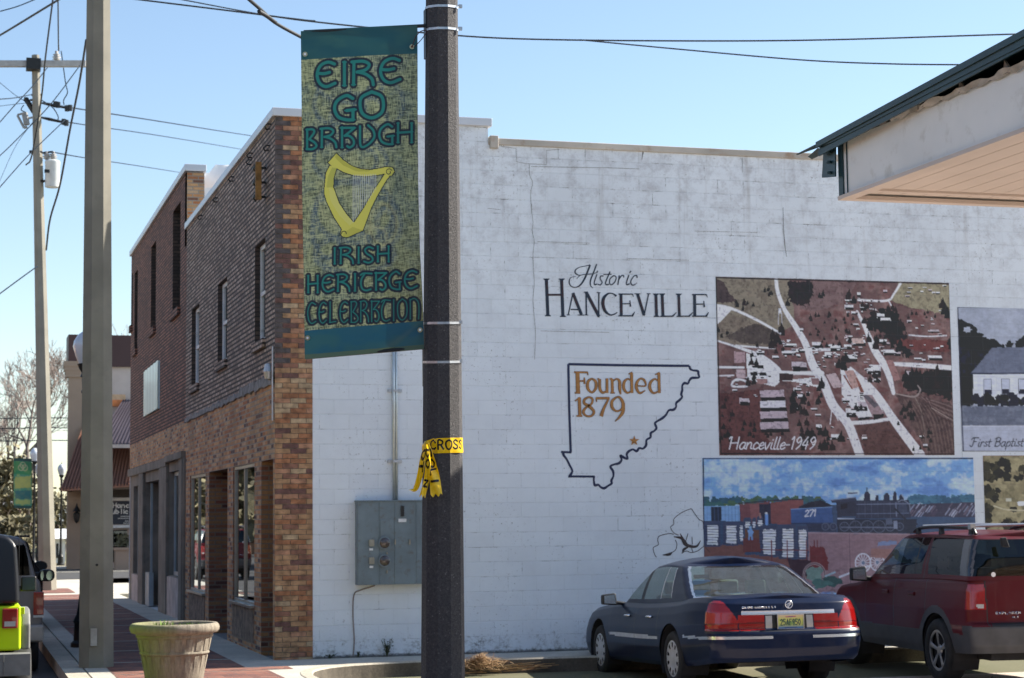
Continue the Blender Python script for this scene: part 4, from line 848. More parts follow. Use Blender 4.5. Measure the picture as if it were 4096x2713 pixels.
# ---------------------------------------------------------------- lettering and outline painted on the wall
class Ribbons:
    """flat brush strokes on the wall; each stroke sits a hair prouder than the one before"""
    def __init__(s, ox, oy, sc, Y0=-.0035, fat=1.22): s.fat = fat; s.b = MB(); s.o = (ox, oy, sc); s.Y = Y0
    def P(s, x, y): p = pW(s.o[0]+x/s.o[2], s.o[1]+y/s.o[2]); return np.array((p[0], p[2]))
    def stroke(s, pts, w, smooth=True, n=7, rnd=False):
        k = 24.6/FPX/s.o[2]; P = np.array([s.P(*q) for q in pts]); Wd = np.array(w if hasattr(w, '__len__') else [w]*len(P), float)*k/2*s.fat
        if smooth and len(P) > 2: Q = crom(np.c_[P, Wd], n); P, Wd = Q[:, :2], Q[:, 2]
        m = len(P); L, R = [], []
        for i in range(m):
            t = P[min(i+1, m-1)]-P[max(i-1, 0)]; t /= np.linalg.norm(t)+1e-9; nn = np.array([-t[1], t[0]]); e = P[i]
            if rnd and i in (0, m-1): e = e+(t if i else -t)*Wd[i]*.5
            L.append(e+nn*Wd[i]); R.append(e-nn*Wd[i])
        s.Y -= .00012; vs = [(q[0], s.Y, q[1]) for q in L+R]
        s.b.add(vs, [(i, i+m, i+m+1, i+1) for i in range(m-1)]); return s
    def poly(s, pts): s.Y -= .00012; s.b.face([(q[0], s.Y, q[1]) for q in [s.P(*p) for p in pts]]); return s
M['navy'] = simple('navy_sign_paint', (.012, .022, .075), .55, var=.15, scale=12); M['inkblue'] = simple('dark_ink_paint', (.010, .022, .045), .55, var=.15, scale=12)
M['maroon'] = simple('maroon_sign_paint', (.045, .014, .018), .55, var=.2, scale=12); M['ochre'] = simple('ochre_sign_paint', (.42, .19, .045), .55, var=.15, scale=12)
r = Ribbons(2100, 1000, 2.96)      # HANCEVILLE
TH, TN = 34, 12
def stem(x0, y0, x1, y1, w=TH, serif=True):
    r.stroke([(x0, y0), (x1, y1)], w)
    if serif:
        for (x, y, d) in ((x0, y0, 1), (x1, y1, -1)): r.poly([(x-w*.5-20, y-5*d), (x+w*.5+20, y-5*d), (x+w*.5+16, y+5*d), (x+w*.5, y+15*d), (x-w*.5, y+15*d), (x-w*.5-16, y+5*d)][::d])
stem(252, 345, 270, 782, 36); stem(432, 345, 448, 790, 36); r.stroke([(262, 532), (440, 532)], 22)
r.stroke([(566, 515), (512, 765)], TN+2); r.stroke([(566, 510), (668, 768)], 34); r.stroke([(540, 705), (645, 708)], 14); r.stroke([(494, 770), (532, 770)], 9); r.stroke([(622, 772), (700, 773)], 9)
r.stroke([(722, 500), (726, 768)], 17); r.stroke([(704, 770), (748, 772)], 9); r.stroke([(722, 500), (875, 790)], 36); r.stroke([(873, 505), (872, 800)], 16); r.stroke([(848, 507), (892, 508)], 9); r.stroke([(695, 500), (740, 500)], 10)
r.stroke([(1080, 548), (1040, 520), (985, 518), (932, 570), (922, 645), (945, 720), (1000, 768), (1050, 765), (1092, 740)], [26, 12, 16, 34, 38, 34, 18, 14, 10])
def Eg(x, y0, y1, w):
    r.stroke([(x, y0), (x+4, y1)], 34); r.stroke([(x-30, y0+2), (x+w*.85, y0+2)], 13); r.stroke([(x+w*.85, y0), (x+w*.92, y0+36)], [14, 6]); r.stroke([(x, (y0+y1)/2-14), (x+w*.62, (y0+y1)/2-16)], 12)
    r.stroke([(x+w*.66, (y0+y1)/2-55), (x+w*.70, (y0+y1)/2+20)], [10, 20]); r.stroke([(x-30, y1-4), (x+w*.85, y1-4)], 14); r.stroke([(x+w*.82, y1), (x+w*1.02, y1-52)], [24, 6])
Eg(1135, 522, 785, 160)
r.stroke([(1330, 520), (1408, 775)], 34); r.stroke([(1462, 520), (1408, 780)], 14); r.stroke([(1294, 520), (1362, 521)], 10); r.stroke([(1440, 520), (1486, 521)], 10)
stem(1548, 522, 1556, 790, 34); stem(1622, 522, 1632, 790, 34); stem(1818, 524, 1826, 790, 32)
for x in (1632, 1826): r.stroke([(x, 786), (x+120, 786)], 14); r.stroke([(x+112, 788), (x+160, 740)], [20, 6])
Eg(2005, 528, 790, 165)
r.b.build('hanceville_lettering' if False else 'roman_lettering', M['inkblue'], shop, world=True)
r = Ribbons(2100, 1000, 2.96, -.0075)
for a in ((256, 380, 260, 470), (438, 372, 442, 560), (568, 530, 620, 660), (760, 570, 850, 740), (1138, 560, 1138, 745), (1345, 560, 1395, 715), (1550, 560, 1553, 745), (1626, 560, 1630, 745), (1820, 560, 1824, 745), (2008, 565, 2008, 760), (256, 532, 430, 532)):
    r.stroke([a[:2], a[2:]], 13)
r.stroke([(935, 580), (922, 645), (945, 720)], 14)
r.b.build('maroon_highlight', M['maroon'], shop, world=True)
r = Ribbons(2100, 1000, 2.96)      # Historic
r.stroke([(772, 178), (720, 190), (650, 205), (600, 235), (595, 275), (640, 300), (700, 290)], [12, 8, 8, 12, 16, 10, 5])
r.stroke([(770, 180), (735, 270), (700, 350), (650, 420), (590, 445), (540, 425), (522, 380), (540, 330), (600, 315)], [18, 20, 20, 16, 10, 12, 14, 8, 5])
r.stroke([(848, 168), (810, 270), (775, 360), (775, 420), (805, 455)], [14, 16, 16, 13, 5]); r.stroke([(610, 345), (660, 300), (790, 285), (845, 270)], [5, 8, 9, 5])
for st, w in (([(850, 292), (822, 372), (822, 412), (850, 405)], 13), ([(858, 250), (850, 270)], 12), ([(925, 310), (895, 312), (890, 345), (912, 385), (890, 415), (862, 408)], 12), ([(1005, 260), (955, 380), (962, 412), (988, 408)], 14), ([(930, 292), (1020, 290)], 10),
              ([(1050, 305), (1008, 340), (1000, 395), (1025, 412), (1062, 380), (1078, 325), (1050, 303)], 12), ([(1115, 305), (1098, 412)], 14), ([(1105, 360), (1140, 308), (1165, 305), (1168, 325)], 12),
              ([(1228, 300), (1200, 385), (1205, 412), (1235, 402)], 14), ([(1252, 252), (1238, 272)], 14), ([(1325, 330), (1322, 305), (1290, 310), (1252, 370), (1262, 412), (1292, 415), (1325, 390)], [14, 12, 10, 14, 15, 11, 5])):
    r.stroke(st, w, rnd=True)
r.b.build('script_lettering', M['inkblue'], shop, world=True)
r = Ribbons(2200, 1440, 2.903)     # county outline
o1 = [(240, 1075), (222, 560), (212, 50), (800, 62), (1618, 70)]
for a, c in zip(o1[:-1], o1[1:]): r.stroke([a, c], 26)
zig = [(1618, 70), (1628, 105), (1660, 122), (1715, 130), (1722, 165), (1728, 205), (1650, 210), (1620, 235), (1600, 275), (1560, 270), (1535, 300), (1535, 350), (1522, 400), (1535, 430), (1500, 470), (1465, 500), (1462, 550), (1430, 580), (1380, 585), (1345, 640),
       (1300, 680), (1240, 715), (1218, 740), (1235, 790), (1210, 825), (1170, 850), (1165, 900), (1120, 930), (1115, 990), (1080, 1030), (1035, 1025), (1005, 1060), (960, 1040), (910, 1065), (890, 1100), (900, 1150), (850, 1130), (815, 1110), (830, 1160), (800, 1200),
       (740, 1215), (700, 1240), (730, 1290), (735, 1350), (712, 1400), (715, 1435), (670, 1465), (630, 1490), (590, 1480), (560, 1450), (520, 1455), (508, 1400), (510, 1352)]
r.stroke(zig, [24+4*math.sin(k*2.3) for k in range(len(zig))], n=4)
for a, c in zip([(518, 1355), (235, 1353)], [(235, 1353), (212, 1358)]): r.stroke([a, c], 22)
r.stroke([(228, 1350), (258, 1290), (225, 1220), (190, 1150), (160, 1110), (150, 1075)], [30, 22, 22, 22, 26, 30], n=5); r.stroke([(128, 1068), (248, 1075)], 22)
r.b.build('county_outline', M['navy'], shop, world=True)
r = Ribbons(2200, 1440, 2.903)     # Founded 1879, with a dark edge under the ochre
FS = [([(318, 140), (325, 382)], 40), ([(278, 143), (435, 145)], 15), ([(432, 140), (440, 180)], [14, 5]), ([(325, 245), (395, 245)], 12), ([(398, 205), (400, 280)], [10, 18]), ([(285, 384), (350, 384)], 12),
      ([(485, 215), (440, 255), (438, 330), (485, 378), (530, 330), (530, 255), (485, 215)], [14, 26, 28, 16, 26, 26, 14]),
      ([(548, 222), (572, 222)], 12), ([(575, 222), (578, 335), (610, 380), (660, 360)], [28, 28, 22, 10]), ([(660, 215), (662, 385)], 26), ([(690, 218), (722, 222)], 12), ([(720, 222), (724, 384)], 26), ([(698, 384), (752, 384)], 10), ([(728, 250), (770, 222), (805, 250), (808, 340), (820, 400)], [8, 14, 28, 28, 12]),
      ([(945, 150), (950, 385)], 28), ([(910, 165), (955, 148)], [6, 18]), ([(942, 240), (900, 222), (860, 260), (855, 330), (895, 382), (945, 360)], [12, 14, 26, 28, 18, 8]), ([(1005, 300), (1105, 302), (1095, 240), (1050, 218), (1010, 260), (1002, 325), (1040, 385), (1105, 355)], [8, 12, 22, 14, 26, 28, 20, 6]),
      ([(1262, 150), (1268, 385)], 28), ([(1218, 172), (1272, 150)], [6, 18]), ([(1258, 250), (1215, 222), (1165, 265), (1158, 330), (1200, 386), (1262, 362)], [12, 14, 26, 30, 18, 8]),
      ([(338, 435), (345, 650)], 30), ([(288, 478), (345, 440)], [8, 16]), ([(305, 652), (372, 652)], 12), ([(450, 430), (400, 460), (398, 505), (455, 540), (508, 600), (480, 650), (420, 650), (385, 605), (420, 550), (480, 510), (490, 455), (450, 430)], [14, 22, 26, 28, 26, 18, 16, 26, 20, 18, 20, 14]),
      ([(535, 445), (690, 445)], 20), ([(535, 440), (540, 490)], [12, 6]), ([(680, 450), (625, 560), (592, 655)], [16, 26, 36]), ([(775, 430), (720, 480), (720, 550), (770, 595), (830, 570), (845, 500), (810, 440), (775, 430)], [14, 26, 28, 16, 16, 30, 24, 14]), ([(848, 500), (845, 600), (800, 670), (752, 715)], [34, 32, 20, 4])]
for st, w in FS: r.stroke(st, [q+6 for q in w] if hasattr(w, '__len__') else w+6)
r.b.build('lettering_edge', M['inkblue'], shop, world=True)
r = Ribbons(2200, 1440, 2.903, -.0085)
for st, w in FS: r.stroke(st, w)
star = [(975+ (62 if k % 2 == 0 else 25)*math.sin(k*math.pi/5), 940-(62 if k % 2 == 0 else 25)*math.cos(k*math.pi/5)) for k in range(10)]
for k in range(0, 10, 2): r.poly([(975, 940), star[k-1], star[k], star[k+1]])
r.b.build('ochre_lettering', M['ochre'], shop, world=True)
# cotton boll outline left of the train mural
r = Ribbons(2600, 1800, 1.583)
for st in ([(262, 372), (225, 385), (180, 410), (150, 440), (150, 470), (130, 490), (150, 525), (180, 540)], [(262, 372), (280, 400), (310, 440), (335, 455), (338, 500)], [(150, 535), (120, 530), (60, 545), (48, 570), (52, 600), (20, 620), (28, 660), (40, 680)], [(160, 570), (170, 600), (155, 640), (100, 660)],
           [(340, 610), (300, 640), (260, 650), (230, 640), (200, 655)], [(340, 600), (365, 635), (380, 650)]): r.stroke(st, 4, n=5)
for st in ([(150, 550), (200, 560), (225, 600), (290, 612), (320, 575)], [(190, 530), (215, 575), (240, 600)], [(240, 530), (225, 580)], [(265, 550), (268, 600)], [(250, 610), (215, 630), (205, 650)], [(80, 665), (120, 662), (140, 650)], [(258, 610), (272, 650)]): r.stroke(st, [5, 16, 18, 13, 4][:len(st)] if len(st) == 5 else [4]+[15]*(len(st)-2)+[4], n=5)
r.b.build('cotton_boll_painting', simple('brown_ink_paint', (.06, .045, .045), .6, var=.3, scale=20), shop, world=True)
# cracks in the wall paint
r = Ribbons(1600, 450, 1.3156, -.0022, 1.0)
r.stroke([(680, 275), (682, 330), (698, 370), (688, 420), (690, 500), (700, 580), (695, 620), (706, 680), (700, 740), (702, 820), (706, 900), (700, 1000), (712, 1150), (708, 1300)], 2.4, n=4)
for st in ([(530, 140), (535, 180), (610, 190), (612, 258), (660, 270), (770, 275), (770, 200), (840, 195)], [(1283, 178), (1280, 220)], [(2015, 500), (2018, 600), (2022, 690), (2035, 760)], [(1800, 240), (1802, 318)], [(690, 285), (850, 288), (1100, 292), (1260, 298)], [(460, 505), (530, 512)], [(1550, 625), (1880, 632)], [(720, 680), (1000, 688)], [(1200, 770), (1520, 778)], [(740, 1150), (1100, 1158)]):
    r.stroke(st, 2.6 if len(st) > 3 else 2.0, smooth=False)
r.stroke([(2015, 560), (2020, 640), (2030, 740)], [1.5, 4, 2]); r.stroke([(1283, 180), (1272, 250)], [8, 3])
r.b.build('wall_crack', simple('dark_crack', (.24, .235, .23), .9, var=.5, scale=9), shop, world=True)
# ================================================================== FOREGROUND POLE
DP = 12.55
def aggregate():
    t = NT('dark_exposed_aggregate'); p = t.obj(); a = t.noise(p, 60, 4, .7); b_ = t.noise(p, 190, 2, .6); v = t.new('ShaderNodeTexVoronoi'); t.link(p, v.inputs['Vector']); v.inputs['Scale'].default_value = 120
    c = t.ramp(a, [(.30, (.048, .045, .048, 1)), (.5, (.074, .070, .072, 1)), (.72, (.108, .102, .10, 1))])
    c = t.mix(t.math('MULTIPLY', t.ramp(v.outputs['Color'], [(.86, 0.0), (.94, 1.0)]), .32), c, (.40, .38, .37, 1))
    c = t.mix(t.ramp(b_, [(.68, 0.0), (.78, .4)]), c, (.38, .36, .34, 1)); t.base(c); t.b.inputs['Roughness'].default_value = .7; t.b.inputs['Specular IOR Level'].default_value = .35
    t.bump(t.math('ADD', a, b_), 1.0, .012); return t.m
pole = thing('street_pole', 'dark exposed aggregate ten sided pole in the foreground holding the banner', 'street pole', tuple(pD(1771, 3500, DP)[:2])+(0,))
pb, pt = pD(1771.5, 3450, DP), pD(1766, -500, DP); pb[2] = 0.0
pb[:2] = pD(1771.5, 3100, DP)[:2]
def pax(z): return pb+(pt-pb)*((z-pb[2])/(pt[2]-pb[2]))
zz = [float(pD(1770, y, DP)[2]) for y in (2713, 0)]; w2, w0 = 171*DP/FPX/1.965, 128*DP/FPX/1.965
def prad(z): return w2+(w0-w2)*(z-zz[0])/(zz[1]-zz[0])
b = MB(); zs = np.linspace(0, pt[2], 14); b.tube([pax(z) for z in zs], [prad(z) for z in zs], 10, phase=math.radians(25.6))
b.build('shaft', aggregate(), pole, world=True)
def band(y, sag=0, t=.016, mat='steel', name='strap_band'):
    z = float(pD(1770, y, DP)[2]); b = MB(); c = pax(z); R = prad(z)+.004; n = 10; ph = math.radians(25.6)
    lo = [(c[0]+(R)*math.cos(ph+2*math.pi*k/n), c[1]+R*math.sin(ph+2*math.pi*k/n)) for k in range(n)]
    tilt = lambda q: -.012*math.cos(math.atan2(q[1]-c[1], q[0]-c[0])-math.radians(-106)) 
    vs = [(q[0], q[1], z-t/2+tilt(q)) for q in lo]+[(q[0], q[1], z+t/2+tilt(q)) for q in lo]; R2 = R-.006
    li = [(c[0]+(q[0]-c[0])*R2/R, c[1]+(q[1]-c[1])*R2/R) for q in lo]; vs += [(q[0], q[1], z-t/2+tilt(w)) for q, w in zip(li, lo)]+[(q[0], q[1], z+t/2+tilt(w)) for q, w in zip(li, lo)]
    fs = []
    for k in range(n): j = (k+1) % n; fs += [(k, j, j+n, k+n), (k+n, j+n, j+3*n, k+3*n), (k+2*n, k, k+2*n, j+2*n)[:0] or (j, k, k+2*n, j+2*n)]
    b.add(vs, fs); e = pD(1834, y, DP-.03); b.box(e[0]-.002, e[0]+.022, e[1]-.02, e[1]+.0, z-.010, z+.012)
    return b.build(name, M[mat], pole, world=True)
for y in (33, 122, 1293, 1448): band(y)
arm1 = pD(1660, 106, DP-.02)
b = MB(); b.tube([pD(1215, 128, DP-.015), pD(1650, 106, DP-.01), pD(1712, 103, DP)], .0125, 10); b.tube([pD(1700, 104, DP-.0), pD(1735, 102, DP)], .021, 10)
z0 = pD(1706, 200, DP); b.box(z0[0]-.012, z0[0]+.012, z0[1]-.03, z0[1]+.03, float(pD(1700, 235, DP)[2]), float(pD(1700, 40, DP)[2]))
b.build('banner_arm', M['darkmetal'], pole, world=True, smooth='auto')
b = MB(); b.tube([pD(1225, 1431, DP-.01), pD(1690, 1391, DP-.01), pD(1712, 1388, DP)], .0125, 10); z0 = pD(1700, 1400, DP); b.box(z0[0]-.012, z0[0]+.012, z0[1]-.03, z0[1]+.03, float(pD(1700, 1545, DP)[2]), float(pD(1700, 1250, DP)[2]))
b.build('banner_arm', M['darkmetal'], pole, world=True, smooth='auto')
# ---- the banner
def lerp(x, xs, ys): return float(np.interp(x, xs, ys))
bL = lambda v: lerp(v, [0, .2, .5, .8, 1], [1203, 1206, 1209, 1216, 1219]); bR = lambda v: lerp(v, [0, .3, .5, .7, .85, 1], [1670, 1671, 1673, 1680, 1691, 1697])
bT = lambda u: 125-24*u-3*math.sin(math.pi*u); bB = lambda u: 1437-41*u
def bpx(u, v): return (bL(v)+(bR(v)-bL(v))*u, bT(u)+(bB(u)-bT(u))*v)
cw, ch = 250, 700
cv = Canvas(cw, ch, (132, 142, 104)); cv.k = cw/480
def bT_(x, y):
    v = (y-113)/1300
    for _ in range(3): u = (x-bL(v))/(bR(v)-bL(v)); v = (y-bT(u))/(bB(u)-bT(u))
    return (u*(cw-1), v*(ch-1))
cv.T0 = bT_; cv.T = bT_
def bz(ox, oy, s): cv.T = lambda x, y: bT_(ox+x/s, oy+y/s); cv.k = cw/480/s
# woven ground: light threads over a dark gap pattern, blue-green clouds
hz = vnoise(ch, cw, (1.6, 10), 21, 2); vt = vnoise(ch, cw, (10, 1.6), 22, 2); big = vnoise(ch, cw, 26, 23, 4)
cv.put(np.clip((big-.50)*4, 0, .45), (98, 118, 116)); cv.put(np.clip((.45-big)*3, 0, .4), (160, 166, 118))
bz(1150, 50, 2.24)
kn = (84, 104, 112)
def knot(cx_, cy_, rx, ry, r, col=kn, a=.85): cv.line([(cx_+rx*math.cos(w), cy_+ry*math.sin(w)) for w in np.linspace(0, 6.283, 25)], r, col, a, soft=6)
for (x, y, rx, ry) in ((560, 620, 300, 190), (420, 820, 180, 180), (860, 820, 180, 200), (640, 960, 250, 230), (560, 1330, 330, 200), (640, 1330, 160, 120)): knot(x, y, rx, ry, 20)
bz(1150, 750, 2.0907)
for (x, y, rx, ry) in ((560, 200, 330, 260), (780, 300, 170, 210), (820, 300, 70, 120), (330, 330, 120, 260), (560, 560, 330, 160)): knot(x, y, rx, ry, 22)
knot(800, 310, 110, 170, 10, (176, 170, 120), .6); knot(740, 420, 90, 90, 9, (176, 170, 120), .5); knot(560, 90, 300, 250, 9, (170, 170, 124), .45)
cv.put(np.clip((hz-.60)*6, 0, .62), (40, 52, 46)); cv.put(np.clip((vt-.60)*6, 0, .62), (44, 56, 50)); cv.put(np.clip((.40-hz)*5, 0, .45), (196, 200, 150)); cv.put(np.clip((.40-vt)*5, 0, .40), (190, 196, 146))
yy = cv.Y/ch; xx = cv.X/cw; cv.put(np.clip((yy-.58)*2.4, 0, 1)*np.clip((xx-.45)*2, 0, 1)*.30*(yy < .92), (196, 176, 70))  # yellow glow of light coming through the cloth, painted in at lower right
GL = {'E': ([(.95, .08), (.6, 0), (.2, .15), (.02, .5), (.15, .85), (.5, 1), (.98, .86)], [(.08, .46), (.4, .47), (.68, .42)]), 'I': ([(.5, 0), (.5, 1)],), 'R': ([(.08, .02), (.06, 1)], [(-.02, .03), (.5, 0), (.78, .14), (.62, .36), (.22, .46)], [(.25, .45), (.62, .55), (.9, .75), (.97, 1)]),
      'G': ([(.92, .12), (.6, .0), (.15, .22), (.02, .55), (.2, .88), (.6, 1), (.93, 1)], [(.93, .6), (.93, 1)], [(.62, .62), (1, .58)]), 'O': ([(.5, 0), (.08, .2), (0, .5), (.12, .85), (.5, 1), (.9, .82), (1, .5), (.9, .16), (.5, 0)],),
      'B': ([(.05, 0), (.05, 1)], [(0, .02), (.6, 0), (.78, .15), (.28, .5)], [(.28, .5), (.85, .68), (1, .86), (.6, 1), (0, 1)]), 'A': ([(.06, 0), (.06, 1)], [(0, .03), (1, .02)], [(1, .03), (.55, .27), (.25, .42)], [(.30, .42), (.62, .43), (.92, .62), (.93, .86), (.66, 1), (.45, .94)]),
      'U': ([(0, .05), (.04, .98), (.5, .95), (.95, .6), (.9, .25), (.55, 0)],), 'H': ([(.04, 0), (.04, 1)], [(.96, 0), (.96, 1)], [(.04, .5), (.96, .45)]), 'S': ([(.95, .1), (.5, 0), (.1, .18), (.3, .42), (.8, .62), (.9, .85), (.5, 1), (0, .92)],),
      'T': ([(0, .1), (.3, 0), (1, .02)], [(.35, .05), (.1, .3), (.02, .6), (.15, .9), (.5, 1), (.9, .93)]), 'C': ([(.95, .08), (.5, 0), (.15, .2), (.02, .5), (.15, .85), (.5, 1), (.98, .9)],), 'L': ([(.12, 0), (.1, 1)], [(.05, 1), (.95, .95)]),
      'N': ([(.05, .05), (.06, 1)], [(0, .1), (.5, 0), (.92, .2), (1, .6), (.95, 1)])}
def word(items, w, ow):
    for ph in (0, 1):
        for ch_, x0, x1, y0, y1 in items:
            for st in GL[ch_]:
                P = [(x0+(x1-x0)*a, y0+(y1-y0)*b_) for a, b_ in st]
                cv.line(P, (w+ow) if ph == 0 else w, (14, 24, 44) if ph == 0 else (24, 122, 112), 1 if ph else .96, soft=.9)
    for ch_, x0, x1, y0, y1 in items:            # flared ends of straight stems
        for st in GL[ch_]:
            if len(st) == 2:
                for q in st: p = (x0+(x1-x0)*q[0], y0+(y1-y0)*q[1]); cv.line([(p[0]-w*1.2, p[1]), (p[0]+w*1.2, p[1])], w*.45, (24, 122, 112))
bz(1150, 50, 2.24)
word([('E', 262, 430, 445, 665), ('I', 485, 535, 445, 655), ('R', 580, 775, 438, 648), ('E', 830, 1012, 412, 630)], 14, 21)
word([('G', 418, 600, 745, 962), ('O', 650, 860, 712, 945)], 14.5, 20)
word([('B', 172, 258, 1048, 1225), ('R', 298, 442, 1038, 1208), ('A', 482, 600, 1030, 1210), ('U', 650, 782, 1012, 1198), ('G', 820, 948, 1002, 1180), ('H', 985, 1118, 992, 1165)], 10, 20)
bz(1150, 750, 2.0907)
word([('I', 375, 415, 507, 640), ('R', 438, 552, 502, 636), ('I', 578, 612, 500, 632), ('S', 640, 720, 498, 630), ('H', 752, 850, 492, 622)], 7, 18)
word([('H', 170, 256, 738, 880), ('E', 290, 388, 732, 872), ('R', 415, 522, 726, 868), ('I', 550, 580, 722, 866), ('T', 612, 705, 718, 862), ('A', 735, 825, 712, 858), ('G', 848, 945, 704, 852), ('E', 978, 1085, 698, 845)], 7, 19)
word([('C', 168, 238, 965, 1138), ('E', 262, 326, 962, 1135), ('L', 350, 405, 958, 1130), ('E', 438, 506, 958, 1130), ('B', 530, 590, 955, 1128), ('R', 608, 680, 950, 1125), ('A', 700, 768, 948, 1122), ('T', 785, 862, 942, 1118), ('I', 876, 900, 940, 1115), ('O', 920, 1000, 932, 1110), ('N', 1022, 1100, 928, 1100)], 4, 19)
# harp (photo pixels)
cv.T = bT_; cv.k = cw/480
Z2 = lambda *q: [(1150+x/2.24, 50+y/2.24) for x, y in q]; Z3 = lambda *q: [(1150+x/2.0907, 750+y/2.0907) for x, y in q]
neck = Z2((440, 1265), (500, 1325), (580, 1380), (660, 1405), (740, 1412), (830, 1398), (880, 1385), (940, 1390), (958, 1425), (935, 1460), (900, 1468), (870, 1445), (800, 1458), (700, 1470), (600, 1462), (500, 1430), (440, 1395), (420, 1400), (365, 1345))
col_ = Z2((380, 1372), (345, 1440), (332, 1568))+Z3((310, 60), (328, 120), (390, 250), (455, 350), (445, 385), (460, 412), (500, 418), (630, 360), (560, 290), (550, 290), (490, 220), (430, 130), (395, 30))+Z2((410, 1568), (415, 1480), (440, 1395))
pil = Z3((560, 290), (640, 170), (735, 0))+Z2((800, 1560), (870, 1450), (915, 1465), (888, 1500))+Z3((790, 0), (745, 80), (700, 170), (630, 360))
for P in (neck, col_, pil): cv.line(P+[P[0]], 3.6, (18, 28, 40), 1, smooth=False)
for P in (col_, pil, neck): cv.poly(P, (204, 200, 82))
cv.poly(Z2((440, 1395), (415, 1480), (410, 1568), (350, 1568), (362, 1470), (400, 1390)), (150, 156, 66), .55); cv.poly(Z3((395, 30), (430, 130), (490, 220), (550, 290), (520, 320), (430, 230), (360, 110), (345, 0)), (206, 204, 110), .7)
cv.poly(Z2((440, 1265), (520, 1345), (640, 1402), (740, 1412), (730, 1425), (620, 1425), (500, 1372), (425, 1300)), (160, 160, 52), .6); cv.poly(Z3((630, 360), (500, 418), (460, 412), (470, 380), (545, 330)), (160, 160, 56), .5)
cv.line(Z2((935, 1415), (915, 1402), (890, 1412), (888, 1438), (905, 1450), (922, 1440), (920, 1425)), 1.6, (30, 40, 40)); cv.line(Z3((492, 388), (485, 370), (462, 368), (450, 388)), 1.8, (30, 40, 40))
for k in range(13):
    x0, x1 = 590+k*16.8, 0; top = Z2((x0, 1455-(k > 8)*6))[0]; f = k/12; bot = Z3((556+f*170, 292-f*270))[0]; bot = (top[0]-1.0, bot[1]); cv.line([top, bot], .85, (205, 212, 216), .95, smooth=False)
# hems
hem = (26, 86, 92)
m = (cv.Y/ch < .088+.0*cv.X); cv.put(m*1.0, (28, 84, 90)); m2 = cv.Y/ch > .912; cv.put(m2*1.0, (20, 86, 106)); s_ = vnoise(ch, cw, (30, 60), 31, 3); cv.put((m | m2)*np.clip((s_-.5)*3, 0, .5), (48, 96, 92)); cv.put((cv.Y/ch > .985)*.6, (92, 104, 60))
cv.put((cv.X/cw > .992)*.9, (12, 30, 34))
M['banner'] = paintedmat('banner_cloth', .5, transl=.14)
cv.sat = .95
def bfn(u, v):
    x, y = bpx(u, v); rip = .010*math.sin(u*7+v*3)*(.25+v)+.006*math.sin(v*11+u*2)
    if v > .91: rip += .014*math.sin((u*1.0+v*6)*6.5)*(v-.91)/.09*(1-v)*14+.012*math.exp(-((u-.9+((v-.95)*4))/.07)**2)
    if v < .09: rip += .010*math.sin(u*9-v*30)*math.sin(v/.09*math.pi)
    return pD(x, y, DP-.03+rip)
ban = thing('street_banner', 'green and yellow woven look banner with Celtic lettering and golden harp hanging from the pole', 'banner', tuple(pD(1450, 1440, DP-.03)))
painted('banner_cloth', cv, bfn, M['banner'], ban)
G = np.array([[pD(*bpx(u, v), DP-.024+.002) for u in (0, .5, 1)] for v in (0, 1)])
for (x, y, c_) in ((1220, 217, 'w'), (1648, 187, 'd'), (1230, 1352, 'w'), (1680, 1320, 'w')):
    p = pD(x, y, DP-.045); b = MB(); b.tube([p, p+_fh*.006], [.017, .017], 14); b.build('grommet', simple('brass', (.42, .36, .22), .3, .9), ban, world=True)
    b = MB(); b.tube([p-_fh*.002, p+_fh*.001], [.008, .008], 12); b.build('grommet_hole', M['roofmembrane'] if c_ == 'w' else simple('rusty_hole', (.12, .02, .01)), ban, world=True)
b = MB(); b.tube(crom([pD(1650, 185, DP-.05), pD(1662, 150, DP-.05), pD(1680, 128, DP-.06), pD(1700, 122, DP-.09), pD(1712, 126, DP-.1)], 5), .0035, 5); b.tube(crom([pD(1655, 190, DP-.05), pD(1680, 165, DP-.06), pD(1698, 142, DP-.07), pD(1706, 128, DP-.08)], 5), .0030, 5)
tag(b.build('tie_wire', simple('maroon_wire', (.05, .012, .012), .6)), 'thin dark red tie wire from banner top corner grommet to the pole', 'wire')
# ---- caution tape
tp = thing('caution_tape', 'yellow caution tape with black letters tied round the pole, torn ends hanging', 'tape', tuple(pax(float(pD(1770, 1900, DP)[2]))))
tw, th = 260, 60; cv = Canvas(tw, th, (236, 190, 10)); n_ = vnoise(th, tw, 12, 3, 3); cv.put(np.clip((n_-.5)*2, 0, .5), (250, 214, 30)); cv.k = 1
BL = {'C': [[(.9, .2), (.6, 0), (.2, .1), (.05, .5), (.2, .9), (.6, 1), (.92, .8)]], 'R': [[(.1, 1), (.1, 0), (.6, .02), (.8, .22), (.6, .48), (.12, .52)], [(.5, .52), (.9, 1)]], 'O': [[(.5, 0), (.1, .2), (.05, .6), (.3, 1), (.7, 1), (.95, .6), (.9, .2), (.5, 0)]],
      'S': [[(.9, .15), (.5, 0), (.1, .2), (.4, .45), (.85, .65), (.8, .92), (.4, 1), (.05, .85)]], 'D': [[(.1, 0), (.1, 1), (.6, .95), (.9, .5), (.6, .05), (.1, 0)]], 'I': [[(.5, 0), (.5, 1)]], 'E': [[(.9, 0), (.1, 0), (.1, 1), (.9, 1)], [(.1, .5), (.75, .5)]],
      'T': [[(.5, 0), (.5, 1)], [(0, 0), (1, 0)]], 'N': [[(.1, 1), (.1, 0), (.9, 1), (.9, 0)]], 'P': [[(.1, 1), (.1, 0), (.65, .02), (.85, .28), (.6, .52), (.12, .54)]], 'L': [[(.1, 0), (.1, 1), (.85, 1)]]}
